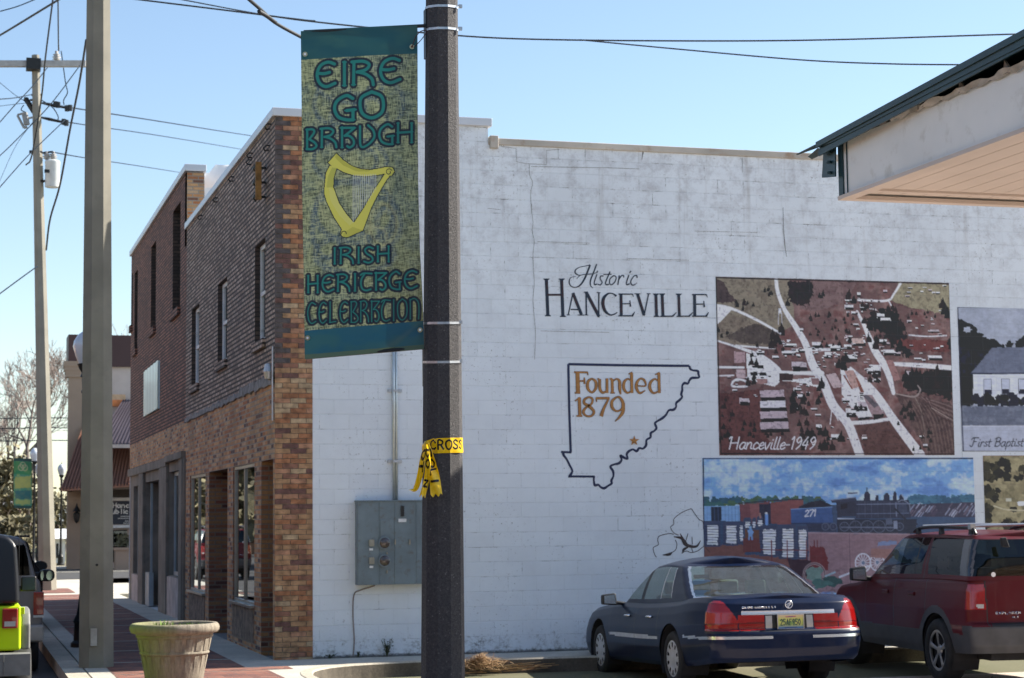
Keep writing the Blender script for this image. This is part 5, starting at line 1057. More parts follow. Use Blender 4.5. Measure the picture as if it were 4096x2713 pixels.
def tword(txt, x, y, w, h, r=3.6):
    for c in txt:
        for st in BL.get(c, []): cv.line([(x+a*w*.8, y+b_*h) for a, b_ in st], r, (12, 12, 14), smooth=len(st) > 4)
        x += w
tword('CROSS', 72, 9, 33, 34)
M['tape'] = paintedmat('yellow_tape', .22)
zc, zd = float(pD(1770, 1752, DP)[2]), float(pD(1770, 1812, DP)[2])
def tfn(u, v):
    a0, a1 = math.radians(-106.4-86), math.radians(-106.4+96); a = a0+(a1-a0)*u
    ph = math.radians(25.6); kk = (a-ph) % (math.pi/5)-math.pi/10; z = zc+(zd-zc)*v-(.022*max(0, .42-u)/.42)*(1.2-v)-.012*(1-u); c = pax(z)
    R = (prad(z)+.003)*math.cos(math.pi/10)/math.cos(kk)+.002*math.sin(u*23)*math.sin(v*5)+.001
    if u < .35: z = zc+(zd-zc)*(.55+(v-.5)*(.35+u/.35*.65))-.018*(.35-u)
    return (c[0]+R*math.cos(a), c[1]+R*math.sin(a), z)
painted('tape_band', cv, tfn, M['tape'], tp)
def strip(pts, ws, txt, seed, flip=False, name='tape_end'):
    global cv
    cv = Canvas(90, 26, (238, 196, 14)); cv.k = 1; cv.put(np.clip((vnoise(26, 90, 6, seed, 3)-.5)*2, 0, .5), (252, 220, 60)); tword(txt, 8, 5, 17, 16, 2.2)
    P = crom(np.array(pts, float), 10)[:, :2]; m = len(P)
    def fn(u, v):
        k = min(int(u*(m-1)), m-2); f = u*(m-1)-k; q = P[k]*(1-f)+P[k+1]*f; t = P[k+1]-P[k]; t /= np.linalg.norm(t); nn = np.array([-t[1], t[0]]); w = float(np.interp(u, np.linspace(0, 1, len(ws)), ws))
        e = q+nn*w*(v-.5)
        if u > .98: e = e+t*6*math.sin(v*14+seed)
        return pD(e[0], e[1], DP-.165-.02*math.sin(u*3+seed)+.010*math.sin(v*5+u*7+seed))
    painted(name, cv, fn, M['tape'], tp)
strip([(1708, 1778), (1712, 1850), (1706, 1920), (1690, 1985)], [14, 22, 22, 24], 'DO N', 1)
strip([(1704, 1778), (1690, 1840), (1680, 1900), (1662, 1955), (1640, 1960)], [14, 22, 24, 20, 5], 'OT', 2)
strip([(1710, 1775), (1726, 1850), (1738, 1910), (1746, 1982)], [16, 34, 42, 48], 'POLI', 3)
b = MB(); c = pD(1706, 1775, DP-.15); b.lathe([(0, -.02), (.014, -.014), (.018, 0), (.014, .014), (0, .02)], tuple(c), 9); b.build('tape_knot', simple('tape_yellow', (.75, .50, .01), .3, var=.2, scale=40), tp, world=True)

# ================================================================== TALL CONCRETE POLES
M['oldconc'] = simple('old_spun_concrete', (.225, .21, .17), .85, var=.16, scale=1.3, bump=.25, dirt=(.17, .16, .13, 1))
base = pZ(385, 2668, SW); big = thing('concrete_pole', 'tall thick eight sided concrete pole standing on the pavement', 'utility pole', tuple(base)); db = float((base-CAM)@_fh)
top = pD(395.5, -500, db); b = MB(); n = 12
r0, r1 = .5*137*db/FPX/math.cos(math.radians(22.5))*.98, .5*86*db/FPX/math.cos(math.radians(22.5)); lo = np.array(base); lo[2] = SW
b.tube([lo+(top-lo)*t for t in np.linspace(0, 1, n)], [r0+(r1-r0)*t for t in np.linspace(0, 1, n)], 8, phase=math.radians(18.5)); b.build('shaft', M['oldconc'], big, world=True)
p = pD(387, 2260, db-.27); b = MB(); b.lathe([(0, -.24), (.017, -.235), (.017, -.2)], (p[0], p[1]+.2, p[2]), 10, 'y'); b.build('bolt_hole', M['void'], big, world=True)
p = pD(375, 2565, db-.25); b = MB(); b.box(p[0]-.04, p[0]+.04, p[1]-.004+.0, p[1]+.02, p[2]-.06, p[2]+.16); b.build('number_plate', simple('weathered_patch', (.38, .37, .34), .8, var=.2), big, world=True)
base = pZ(191, 2361, SW); up = thing('utility_pole', 'slim leaning concrete utility pole with cross arm and grey transformer', 'utility pole', tuple(base)); du = float((base-CAM)@_fh)
U = lambda x, y, dd=0: pD(x, y, du+dd)
top = U(142, 222); b = MB(); b.tube([np.array(base)+(top-np.array(base))*t for t in np.linspace(0, 1, 9)], [.262-(.262-.115)*t for t in np.linspace(0, 1, 9)], 8, phase=math.radians(20)); b.build('shaft', simple('pale_spun_concrete', (.28, .26, .215), .85, var=.12, scale=1.3, bump=.2), up, world=True)
b = MB(); a, c = U(-160, 256, -.2), U(345, 256, -.2); b.tube([a, c], .12, 4, phase=math.pi/4); b.build('cross_arm', simple('grey_timber', (.40, .40, .40), .8, var=.15), up, world=True)
b = MB(); p = U(140, 256, -.3); b.box(p[0]-.24, p[0]+.16, p[1]-.06, p[1]+.3, p[2]-.16, p[2]+.16); b.build('arm_bracket', M['darkmetal'], up, world=True)
def insul(x, y, h=28, lean=0, nm='insulator', parent=up, dd=-.2):
    p = U(x, y, dd); s = h*du/FPX; b = MB(); b.lathe([(0, 0), (.05, 0), (.05, s*.15), (.12, s*.2), (.05, s*.3), (.13, s*.42), (.05, s*.5), (.11, s*.65), (.04, s*.75), (.05, s), (0, s)], tuple(p), 10)
    b.build(nm, simple('glazed_insulator', (.42, .40, .38), .25, var=.2), parent, world=True, smooth=True)
insul(226, 246, 42)
b = MB(); p = U(207, 752); s = du/FPX; r_ = 29*s; h_ = 110*s
p = U(209, 750, -.1); b.lathe([(0, 0), (r_*.95, 0), (r_, .03), (r_, h_-.12), (r_*1.04, h_-.10), (r_*1.04, h_-.03), (r_*.9, h_), (0, h_+.05)], tuple(p), 20); tr_ = b.build('transformer', simple('pale_grey_enamel', (.62, .64, .64), .4, .1, var=.08), up, world=True, smooth='auto')
for x, y in ((187, 640), (212, 640)): insul(x, y, 34, dd=-.1, nm='bushing')
b = MB()
b.tube([U(163, 607, -.2), U(172, 612, -.1), U(212, 607, -.1)], .03, 6); b.tube([U(163, 725, -.1), U(184, 725, -.1)], .04, 5); b.box(*[q for q in (U(188, 700, -.62)[0]-.07, U(188, 700, -.62)[0]+.07, U(188, 700, -.62)[1], U(188, 700, -.62)[1]+.1)], U(188, 706)[2], U(188, 694)[2])
b.tube([U(133, 608), U(118, 608)], .05, 6)
b.tube([U(136, 450), U(102, 395)], .08, 5); b.box(U(99, 400)[0]-.02, U(107, 400)[0], U(99, 400)[1]-.05, U(99, 400)[1]+.05, U(100, 405)[2], U(100, 390)[2])
for (x0, y0, x1, y1) in ((165, 412, 262, 432), (163, 470, 262, 492), (163, 405, 120, 400), (165, 380, 125, 380)): b.tube([U(x0, y0), U((x0*2+x1)/3, (y0*2+y1)/3), U(x1, y1)], [.03, .05, .03], 5)
for q in ((268, 434), (280, 432), (255, 488), (265, 492), (222, 418), (232, 420)): pp = U(*q); b.lathe([(0, -.09), (.07, -.08), (.07, .08), (0, .09)], tuple(pp), 7)
b.build('line_hardware', M['darkmetal'], up, world=True)
b = MB()
for a, c, r_ in (((70, 462), (96, 512), .035), ((96, 512), (108, 508), .04), ((98, 452), (108, 500), .085), ((70, 460), (98, 452), .03), ((108, 475), (130, 470), .03)): b.tube([U(*a, -.3), U(*c, -.3)], r_, 6)
b.build('fuse_cutout', simple('grey_porcelain', (.25, .25, .25), .4), up, world=True)
b = MB(); b.tube(crom([U(245, 205), U(262, 330), U(270, 370), U(255, 400), U(256, 420)], 6), .015, 4); b.tube(crom([U(108, 452), U(85, 440), U(95, 420)], 5), .015, 4); b.tube(crom([U(165, 400), U(210, 430), U(232, 465), U(232, 480)], 5), .015, 4); b.build('jumper_wire', M['farwire'], up, world=True)

# ---- overhead cables
cabs = thing('overhead_cables', 'power and telephone cables crossing the sky between the poles', 'cables', tuple(U(150, 400)))
def cable(pts, d0, d1, r, mat='wire', name='cable'):
    n = len(pts); ds = [1/((1-i/(n-1))/d0+(i/(n-1))/d1) for i in range(n)]
    b = MB(); b.tube(crom([pD(x, y, d) for (x, y), d in zip(pts, ds)], 8), r*(.72 if mat == 'farwire' else 1), 5); return b.build(name, M[mat], cabs, world=True, smooth=True)
cable([(500, -8), (1010, 55), (1260, 88), (1700, 132), (2080, 156), (2700, 164), (3300, 160), (4120, 135)], 30, 30, .014)
cable([(680, -10), (1010, 52), (1200, 78), (1260, 84)], 34, 30, .012); cable([(2320, 160), (2700, 196), (3200, 240), (3560, 256), (3900, 260)], 30, 27, .012)
cable([(985, -12), (1045, 40), (1100, 90), (1200, 146), (1290, 190)], 18, 20, .019); cable([(1035, 45), (1070, 66), (1102, 90)], 18.2, 18.5, .022)
cable([(0, 46), (70, 26), (145, -4)], 50, 50, .022, 'farwire'); cable([(-10, 147), (60, 105), (150, 50), (245, -8)], 45, 40, .026)
cable([(212, -5), (182, 230), (166, 390), (128, 620), (104, 660)], 45, 51, .022); cable([(232, -5), (234, 190), (236, 192)], 45, 51, .018)
cable([(345, 160), (318, 330), (280, 520), (240, 740), (200, 880), (185, 1000)], 40, 51, .026)
cable([(-10, 500), (60, 420), (130, 345), (190, 270)], 47, 50, .02, 'farwire'); cable([(-10, 632), (60, 565), (200, 420), (320, 262)], 47, 50, .02, 'farwire'); cable([(-10, 760), (60, 680), (120, 615), (260, 480)], 47, 51, .02, 'farwire')
cable([(-10, 1182), (60, 1130), (140, 1072), (150, 1066)], 47, 50, .024, 'farwire'); cable([(-10, 398), (60, 392), (130, 378)], 40, 51, .018, 'farwire'); cable([(-10, 426), (80, 415), (130, 412)], 60, 51, .012, 'farwire'); cable([(-8, 325), (60, 380), (110, 412)], 60, 51, .014, 'farwire')
for P, r_ in (([(165, 412), (340, 440), (600, 480), (820, 515), (1020, 546)], .032), ([(165, 470), (340, 500), (650, 545), (980, 600)], .026), ([(205, 608), (340, 632), (540, 662), (730, 692)], .026)): cable(P, 52, 120, r_, 'farwire')
cable([(-10, 745), (60, 590), (130, 490)], 60, 51, .010, 'farwire')
for y in (1675, 1715, 1765): cable([(-10, y), (200, y-3), (290, y-2)], 110, 110, .04, 'farwire')

# ================================================================== CANOPY AT THE RIGHT
can = thing('canopy', 'cream boarded canopy with torn dark green metal roof edge jutting in at upper right', 'canopy', (0, 0, 0))
DC = 15.5; XC = float(pD(3375, 782, DC)[0]); C_ = lambda x, y, o=0: pF(x, y, XC+o)
M['cream'] = simple('cream_fascia_metal', (.80, .77, .71), .5, var=.06, scale=1.2, dirt=(.50, .45, .36, 1)); M['soffit'] = simple('tan_soffit_board', (.64, .54, .46), .65, var=.06, scale=1)
M['greenmetal'] = simple('dark_green_roof_metal', (.010, .036, .042), .4, .1, var=.2, scale=3)
bl, br = C_(3375, 782), C_(4200, 478); tl, tr2 = C_(3375, 560), C_(4200, 228)
zb = float(bl[2]); br[2] = zb; tl[2] = float(C_(3375, 562)[2]); tl[1] = bl[1]; yF = float(bl[1]); yN = float(br[1])-1.2
ztop = lambda y: tl[2]+(tr2[2]-tl[2])*(tl[1]-y)/(tl[1]-tr2[1])
b = MB(); ysr = np.linspace(yF, yN, 12)
for i in range(11):
    y0, y1 = ysr[i], ysr[i+1]; b.add([(XC, y0, zb), (XC, y1, zb), (XC, y1, ztop(y1)), (XC, y0, ztop(y0)), (XC+.03, y0, zb), (XC+.03, y1, zb), (XC+.03, y1, ztop(y1)), (XC+.03, y0, ztop(y0))], [(0, 1, 2, 3), (4, 7, 6, 5), (3, 2, 6, 7), (0, 4, 5, 1)])
b.add([(XC, yF, zb), (XC+14, yF, zb), (XC+14, yF, ztop(yF)), (XC, yF, ztop(yF))], [(0, 1, 2, 3)])
b.prism([(XC+.04, yN-.03, zb-.03), (XC+14, yN-.03, zb-.03), (XC+14, yN-.03, ztop(yN)+.12), (XC+.04, yN-.03, ztop(yN)+.12)], (0, .03, 0)); b.build('fascia', M['cream'], can, world=True)
b = MB(); b.box(XC-.014, XC-.002, yF-.02, yF+.06, zb-.01, tl[2]+.0); b.box(XC-.012, XC-.002, yF-.09, yF-.085, zb, tl[2])
p = C_(3318, 750); b.prism([(XC-.06, yF+.03, zb+.16), (XC-.05, yF+.30, zb+.20), (XC-.05, yF+.25, tl[2]-.0), (XC-.05, yF+.03, tl[2]+.02)], (.012, 0, 0))
for zq in (zb+.20, zb+.29, zb+.38): b.lathe([(0, 0), (.02, .0), (.02, .02), (0, .02)], (XC-.07, yF+.12, zq), 8)
b.build('corner_flashing', M['greenmetal'], can, world=True)
b = MB(); b.box(XC-.03, XC+14, yF-.045, yF+.05, zb-.035, zb-.002); b.box(XC-.035, XC+.075, yN, yF-.05, zb-.035, zb-.003)
x = XC+.05
for k in range(64):                                  # boards run away from the long fascia
    xa = XC+.08+k*.205; b.box(xa, xa+.197, yN, yF-.06, zb+.012, zb+.03)
b.box(XC+.04, XC+14, yN, yF-.06, zb+.035, zb+.05); b.box(XC+.05, XC+14, yF-.30, yF-.26, zb-.006, zb+.03)
b.build('soffit', M['soffit'], can, world=True)
# ribbed roof rising from the eave; its verge hangs past the fascia
tip = C_(3240, 600, -.12); pe = C_(4200, 70, -.12); rz0 = float(C_(3375, 522, -.12)[2]); ry0 = yF; sl_ = (float(pe[2])-rz0)/(ry0-float(pe[1])); rz = lambda y: rz0+(ry0-y)*sl_
b = MB(); xo = XC-.12; ys_ = np.linspace(yF+.26, yN, 40)
prof = [0.0]; 
for i in range(39):
    y0, y1 = ys_[i], ys_[i+1]; z0, z1 = rz(y0), rz(y1)
    if i == 0: continue
    b.add([(xo, y0, z0), (xo, y1, z1), (XC+14, y1, z1), (XC+14, y0, z0), (xo, y0, z0-.02), (xo, y1, z1-.02), (XC+14, y1, z1-.02), (XC+14, y0, z0-.02)], [(0, 1, 2, 3), (4, 7, 6, 5), (0, 4, 5, 1), (0, 3, 7, 4)])
for dx, dz, w in ((-.004, -.005, .02), (.03, -.045, .012), (.018, -.075, .016)):     # folded verge trim
    b.prism([(xo+dx, yF+.25, rz(yF+.25)+dz-.028), (xo+dx, yN, rz(yN)+dz-.028), (xo+dx, yN, rz(yN)+dz+.02), (xo+dx, yF+.25, rz(yF+.25)+dz+.02)], (w, 0, 0))
b.prism([(xo+.01, yF+.30, rz(yF+.3)-.02), (xo+.01, yN, rz(yN)-.03), (xo+.01, yN, rz(yN)-.10), (xo+.01, yF+.0, rz(yF)-.05)], (.03, 0, 0))
for k in range(9): xk = xo+.2+k*.9; b.prism([(xk, yF+.25, rz(yF+.25)), (xk+.06, yF+.25, rz(yF+.25)), (xk+.045, yF+.25, rz(yF+.25)+.04), (xk+.015, yF+.25, rz(yF+.25)+.04)], (0, yN-yF-.36, rz(yN)-rz(yF+.25)))
b.add([(xo-.0, yF+.26, rz(yF+.26)), (xo+.10, yF+.26, rz(yF+.26)), (xo-.02, yF+.58, rz(yF+.58)-.02), (xo-.05, yF+.54, rz(yF+.58)-.02)], [(0, 1, 2, 3)]); b.add([(xo+.02, yF+.26, rz(yF+.26)-.03), (xo+.13, yF+.26, rz(yF+.26)-.05), (xo+.08, yF+.50, rz(yF+.50)-.07), (xo+.04, yF+.50, rz(yF+.50)-.05)], [(0, 1, 2, 3)])
b.build('metal_roof', M['greenmetal'], can, world=True)
b = MB(); rr = random.Random(2)                       # torn strip of lining hanging under the verge
n = 40; yy_ = np.linspace(yF-.9, yN, n); lo_, hi_ = [], []
for i, y in enumerate(yy_): gap = rz(y)-.12-ztop(y); f = i/(n-1); hi_.append((XC-.05-.02*math.sin(i), y, ztop(y)+max(.02, gap*.42)+.012*math.sin(i*1.7))); lo_.append((XC-.02, y, ztop(y)-.012+.010*math.sin(i*2.3)))
b.add(lo_+hi_, [(i, i+1, i+1+n, i+n) for i in range(n-1)]); b.build('torn_lining', simple('weathered_lining', (.40, .36, .31), .8, var=.25, scale=5), can, world=True)
b = MB()
for k in range(9):
    y = yF-.15-k*.62
    if y < yN+.15: break
    zt_ = ztop(y); b.prism([(XC-.03, y+.05, zt_-.005), (XC-.03, y-.05, zt_-.0), (XC-.05, y-.0, zt_+.085)], (.02, .0, 0))
b.build('foam_closure', simple('grey_foam', (.24, .20, .17), .9, var=.3), can, world=True)
b = MB(); b.box(XC+.6, XC+13.5, yF-.4, yN, zb+.2, zb+.3); b.build('roof_frame', M['void'], can, world=True)
for x_, y_ in ((XC+6.5, yF-2.2), (XC+6.5, yF-7)): b = MB(); b.box(x_, x_+.2, y_, y_+.2, 0, zb); b.build('post', M['cream'], can, world=True)
# ================================================================== PLANTER
pc = pZ(697, 2770, SW); dpn = float((pc-CAM)@_fh); s = dpn/FPX
zr = float(pD(697, 2492, dpn)[2])-SW; R = 175*s
pl = thing('planter', 'round weathered concrete flower planter with thick rolled rim on the brick paving', 'planter', tuple(pc))
def planter_mat():
    t = NT('weathered_planter_concrete'); p = t.obj(); st = t.mapping(p, (9, 9, 1.2)); a = t.noise(st, 2.2, 5, .7); b_ = t.noise(p, 3.0, 5, .6); sep = t.new('ShaderNodeSeparateXYZ'); t.link(p, sep.inputs[0])
    c = t.ramp(a, [(.3, (.13, .11, .085, 1)), (.55, (.26, .225, .17, 1)), (.75, (.36, .315, .24, 1))])
    left = t.ramp(t.math('ADD', t.math('MULTIPLY', sep.outputs[0], -.9), t.math('MULTIPLY', b_, .6)), [(.32, 0.0), (.62, .75)])
    c = t.mix(left, c, (.19, .195, .075, 1)); t.base(c); t.b.inputs['Roughness'].default_value = .9; t.bump(t.math('ADD', a, t.noise(p, 40, 4, .7)), .5, .01); return t.m
Mp = planter_mat(); b = MB()
prof = [(0, .0), (R*.60, 0), (R*.615, .05), (R*.64, .10), (R*.70, zr*.40), (R*.75, zr*.555), (R*.775, zr*.560), (R*.785, zr*.575), (R*.775, zr*.59), (R*.765, zr*.60), (R*.83, zr*.795), (R*.85, zr*.80), (R*.87, zr*.815), (R*.855, zr*.83), (R*.86, zr*.84), (R*.90, zr*.855), (R*.965, zr*.865), (R*1.0, zr*.90), (R*1.01, zr*.935), (R*.99, zr*.975), (R*.95, zr), (R*.88, zr*1.0), (R*.85, zr*.985), (R*.83, zr*.93)]
b.lathe(prof, (0, 0, 0), 64); o = b.build('pot', Mp, smooth=True); o.parent = pl
b = MB(); 
for k in range(20):                                  # raised staves on the body
    w = 2*math.pi*k/20
    for (za, zb_) in ((.12, zr*.54), (zr*.61, zr*.78)):
        ra, rb = (R*.625, R*.742) if za < .2 else (R*.77, R*.825); pts = []
        for dz_, rr_ in ((za, ra+.005), (zb_, rb+.005)):
            for dw in (-.09, .09): pts.append((rr_*math.cos(w+dw), rr_*math.sin(w+dw), dz_))
        b.add(pts, [(0, 1, 3, 2)])
o = b.build('stave_relief', Mp); o.parent = pl
b = MB(); b.lathe([(0, zr*.95), (R*.84, zr*.95)], (0, 0, 0), 32); o = b.build('soil', simple('potting_soil', (.07, .045, .03), 1, var=.4, scale=30, bump=.6)); o.parent = pl
b = MB(); rr = random.Random(6)
for (cx_, cy_, n_, h_) in ((-.14, -.25, 26, .085), (.05, -.15, 14, .05), (-.02, -.3, 12, .05), (.2, -.1, 8, .05)):
    for k in range(n_):
        x, y = cx_+rr.uniform(-.1, .1), cy_+rr.uniform(-.08, .08); a = rr.uniform(0, 6.28); l = h_*rr.uniform(.5, 1.2); w = .014; z = zr*.95; d = np.array((math.cos(a), math.sin(a)))*l*.6
        b.add([(x-w*d[1]/l, y+w*d[0]/l, z+l*.3), (x+w*d[1]/l, y-w*d[0]/l, z+l*.3), (x+d[0], y+d[1], z+l), (x, y, z)], [(3, 1, 2, 0)])
o = b.build('seedlings', simple('fresh_leaf', (.20, .33, .04), .5, var=.3, scale=30)); o.parent = pl
# ================================================================== DEBRIS, WEEDS
c0 = pZ(1925, 2640, SW+.01); hay = thing('straw_pile', 'small heap of dry brown pine straw on the kerb by the white wall', 'straw pile', tuple(c0)); rr = random.Random(9)
b = MB()
for k in range(1300):
    a = rr.uniform(0, 6.283); rad = abs(rr.gauss(0, .12)); x, y = c0[0]-.03+rad*1.5*math.cos(a), c0[1]+rad*.75*math.sin(a); x0 = (x-c0[0])
    z = SW+max(0, .09-abs(x0)*.30-abs(y-c0[1])*.5)*rr.uniform(.2, 1.1)+.012; 
    if y < kpath[10][1]-.9: continue
    if y < -1.05-.0: z -= rr.uniform(0, .12)
    l = rr.uniform(.05, .16); t = rr.uniform(0, 6.28); e = rr.uniform(-.35, .45); d = np.array((math.cos(t)*l, math.sin(t)*l, e*l)); q = np.array((x, y, max(z, .02))); w = np.array((-math.sin(t), math.cos(t), .3))*.0028
    b.add([q-w, q+w, q+d+w*.5, q+d-w*.5], [(0, 1, 2, 3)])
for k in range(60):
    x = c0[0]+rr.uniform(-.3, .75); t = rr.uniform(-.4, .3); l = rr.uniform(.1, .3); q = np.array((x, -1.1-rr.random()*.35, .02+rr.random()*.1)); d = np.array((math.cos(t)*l, math.sin(t)*l, rr.uniform(-.02, .03))); w = np.array((0, 0, .004)); b.add([q-w, q+w, q+d+w, q+d-w], [(0, 1, 2, 3)])
n_ = len(b.f); b.m = [rr.randint(0, 2) for _ in range(n_)]
b.build('straw', [simple('straw_%d' % k, c, .9, var=0) for k, c in enumerate(((.36, .22, .10), (.24, .13, .06), (.50, .34, .18)))], hay, world=True)
b = MB(); rr = random.Random(21)
for k in range(700):
    x = rr.uniform(.9, 9); y = -1.12-abs(rr.gauss(0, .22)); y2 = y if rr.random() < .75 else -.05-rr.random()*.12; z = (-.09-(y2+.9)*.028+.012) if y2 < -1 else SW+.012
    a = rr.uniform(0, 6.28); l = rr.uniform(.008, .03); d = np.array((math.cos(a), math.sin(a), rr.uniform(-.1, .4)))*l; w = np.array((-math.sin(a), math.cos(a), 0))*l*.35; q = np.array((x, y2, z)); b.add([q, q+d*.5+w, q+d, q+d*.5-w], [(0, 1, 2, 3)])
o = tag(b.build('leaf_litter', simple('dry_leaf', (.20, .13, .07), .9, var=.5, scale=30)), 'scattered dry leaf bits and grit along the kerb and wall foot', 'leaf litter'); o['kind'] = 'stuff'
def weed(px, py, n, h, label, seed, name='weed', spread=.5):
    c = pW(px, py, -.03); c[2] = SW; w = thing(name, label, 'weed', tuple(c)); rr = random.Random(seed); b = MB(); s_ = MB()
    for k in range(n):
        a = rr.uniform(0, 6.28); lean = rr.uniform(.1, spread); hh = h*rr.uniform(.5, 1); tip_ = np.array((math.cos(a)*lean*hh, -abs(math.sin(a))*lean*hh, hh)); s_.tube([(0, 0, 0), tip_*.5+np.array((0, 0, .01)), tip_], .0028, 4)
        for j in range(5):
            t = rr.uniform(.35, 1); p = tip_*t; l = h*rr.uniform(.08, .2); b2 = rr.uniform(0, 6.28); d = np.array((math.cos(b2), math.sin(b2)*.5, rr.uniform(-.2, .5)))*l; wv = np.array((-d[1], d[0], .3*l))*.4; b.add([p, p+d*.5+wv, p+d, p+d*.5-wv], [(0, 1, 2, 3)])
    o = s_.build('stem', simple('weed_stem', (.06, .07, .03), .8)); o.parent = w; o = b.build('leaves', simple('weed_leaf', (.05, .075, .028), .7, var=.4, scale=20)); o.parent = w
weed(1548, 2620, 16, .26, 'small leafy weed at the foot of the white wall under the meter cabinet', 1)
weed(1432, 2625, 12, .09, 'low tuft of weed where the brown cable reaches the ground', 2)
weed(1320, 2640, 26, .07, 'low patch of dead weed close to the brick corner', 3, spread=1.6)

# ================================================================== STREET LAMPS
M['globe'] = simple('frosted_lamp_globe', (.62, .66, .72), .25, var=.05, coat=.6)
def lamp(px, by, label, pz_top, banner=False, scale=1.0):
    p = pZ(px, by, SW); L = thing('street_lamp', label, 'street lamp', tuple(p), group='black acorn street lamps along the pavement')
    H = pz_top-SW; b = MB(); b.lathe([(0, 0), (.17, 0), (.17, .06), (.13, .10), (.12, .35), (.14, .38), (.09, .48), (.07, .6), (.05, .8), (.04, H-1.0), (.06, H-.97), (.045, H-.93), (.05, H-.75), (.075, H-.74), (.05, H-.68), (.09, H-.62), (.12, H-.55), (.10, H-.54)], (0, 0, 0), 14)
    o = b.build('post', M['darkmetal'], smooth='auto'); o.parent = L
    b = MB(); b.lathe([(.09, H-.56), (.15, H-.42), (.185, H-.28), (.17, H-.2), (.11, H-.1), (.04, H-.05), (0, H-.04)], (0, 0, 0), 20); o = b.build('globe', M['globe'], smooth=True); o.parent = L
    b = MB(); b.lathe([(.02, H-.06), (.03, H-.03), (.01, H), (0, H+.06)], (0, 0, 0), 8); o = b.build('finial', M['darkmetal']); o.parent = L
    return L, p
l1, _ = lamp(329, 2588, 'black street lamp mostly hidden behind the thick concrete pole', 4.95); l2, p2 = lamp(133, 2290, 'black street lamp with sunlit globe holding a small green banner', 4.95); l3, _ = lamp(242, 2262, 'farthest black street lamp seen between the far pole and the awning', 4.70)
l4, _ = lamp(150, 2262, 'street lamp added in place of a thin silver pole behind the banner lamp', 4.75)  # lamp added where a thin sunlit silver pole stands
d2 = float((p2-CAM)@_fh); b_ = thing('lamp_banner', 'small blurred green banner with knot emblem on the far lamp post', 'banner', tuple(pD(90, 2035, d2)))
cv = Canvas(60, 160, (58, 120, 100)); cv.k = .6; n_ = vnoise(160, 60, 14, 3, 4); cv.put(np.clip((n_-.45)*4, 0, .8), (128, 150, 92)); cv.put((cv.Y < 10)*1.0, (18, 62, 62)); cv.put((cv.Y > 150)*1.0, (18, 62, 62)); cv.put((cv.Y > 10)*(cv.Y < 52)*.7, (22, 110, 62))
for q in ((24, 30), (36, 30), (30, 22)): cv.line([(q[0]+9*math.cos(w), q[1]+9*math.sin(w)) for w in np.linspace(0, 6.28, 12)], 2.5, (150, 150, 120), .8)
cv.poly([(4, 60), (56, 56), (56, 92), (4, 98)], (150, 152, 84), .8, 3); cv.poly([(4, 105), (56, 100), (56, 128), (4, 130)], (30, 84, 96), .8, 3); cv.poly([(6, 134), (54, 132), (54, 146), (6, 147)], (140, 150, 90), .7, 2)
painted('banner_cloth', cv, lambda u, v: pD(55+u*72, 1832+v*200+3*u, d2+.02*math.sin(u*5+v*3)), M['banner'], b_)
# ================================================================== BACKGROUND
YK = float(pZ(240, 2290, SW)[1])
for o in [q for q in bpy.data.objects if q.name.startswith(('far_kerb', 'far_pavement'))]: bpy.data.objects.remove(o)
slab('far_kerb', R4(-4.5, 60, YK, YK+.25), -.1, SW+.02, M['concrete']); slab('far_pavement', R4(-4.5, 60, YK+.25, YK+6), -.1, SW, M['asphalt']); sheet('brick_paving', R4(-4.3, 10, YK+.25, YK+.9), SW+.004, M['paver'])
LY = YK+5.5; L_ = lambda x, y, o=0: pW(x, y, LY+o)
lib = thing('library_building', 'beige building with brown metal parapet, sloping awning and dark sign at the street end', 'building', tuple(L_(300, 2280)))
M['beige'] = simple('beige_render', (.36, .27, .20), .85, var=.08, scale=.6); M['palebeige'] = simple('pale_streaked_render', (.55, .48, .44), .85, var=.14, scale=.7); M['brownmetal'] = simple('brown_metal_parapet', (.075, .038, .038), .5, .2, var=.08, scale=.5)
M['mauve'] = simple('mauve_grey_seam_roof', (.095, .080, .100), .45, .2, var=.08, scale=.7); M['rustmetal'] = simple('rust_red_seam_metal', (.23, .105, .065), .55, .15, var=.1, scale=.6)
def LB(x0, x1, y0, y1, o0, o1):
    a, c = L_(x0, y1, o0), L_(x1, y0, o0); b = MB(); b.box(a[0], c[0], LY+o0, LY+o1, a[2], c[2]); return b
LB(330, 700, 1465, 2330, 0, 5).build('wall', M['palebeige'], lib, world=True); LB(266, 335, 1500, 2330, -.5, -.02).build('pier', M['beige'], lib, world=True)
b = MB()
for (e, y0, y1) in ((10, 1446, 1466), (7, 1466, 1482), (4, 1482, 1494), (2, 1494, 1508)):
    a, c = L_(266-e, y1, -.55), L_(335+e, y0, -.55); b.box(a[0], c[0], LY-.55-e*.01, LY+.3, a[2], c[2])
b.build('cornice', M['beige'], lib, world=True); LB(273, 700, 1345, 1465, -.15, 1.5).build('parapet', M['brownmetal'], lib, world=True)
LB(440, 502, 1578, 1600, -.1, -.01).build('wall_panel', simple('cream_panel', (.62, .42, .26), .8), lib, world=True); LB(440, 505, 1600, 1625, -.12, -.01).build('orange_panel', simple('orange_panel', (.75, .25, .08), .7), lib, world=True)
def slope(name, ptsT, ptsB, o0, o1, mat, seams=14):
    """sheet from back top edge to front bottom edge, with standing seams"""
    A, B_ = [L_(*p, o0) for p in ptsT]; C2, D2 = [L_(*p, o1) for p in ptsB]; b = MB(); b.prism([A, B_, D2, C2], (0, .0, -.06))
    for k in range(seams+1):
        t = k/seams; a = A+(B_-A)*t; c = C2+(D2-C2)*t; b.prism([a+(0, 0, .0), c, c+np.array((.05, 0, 0)), a+np.array((.05, 0, 0))], (0, -.02, .07))
    return b.build(name, mat, lib, world=True)
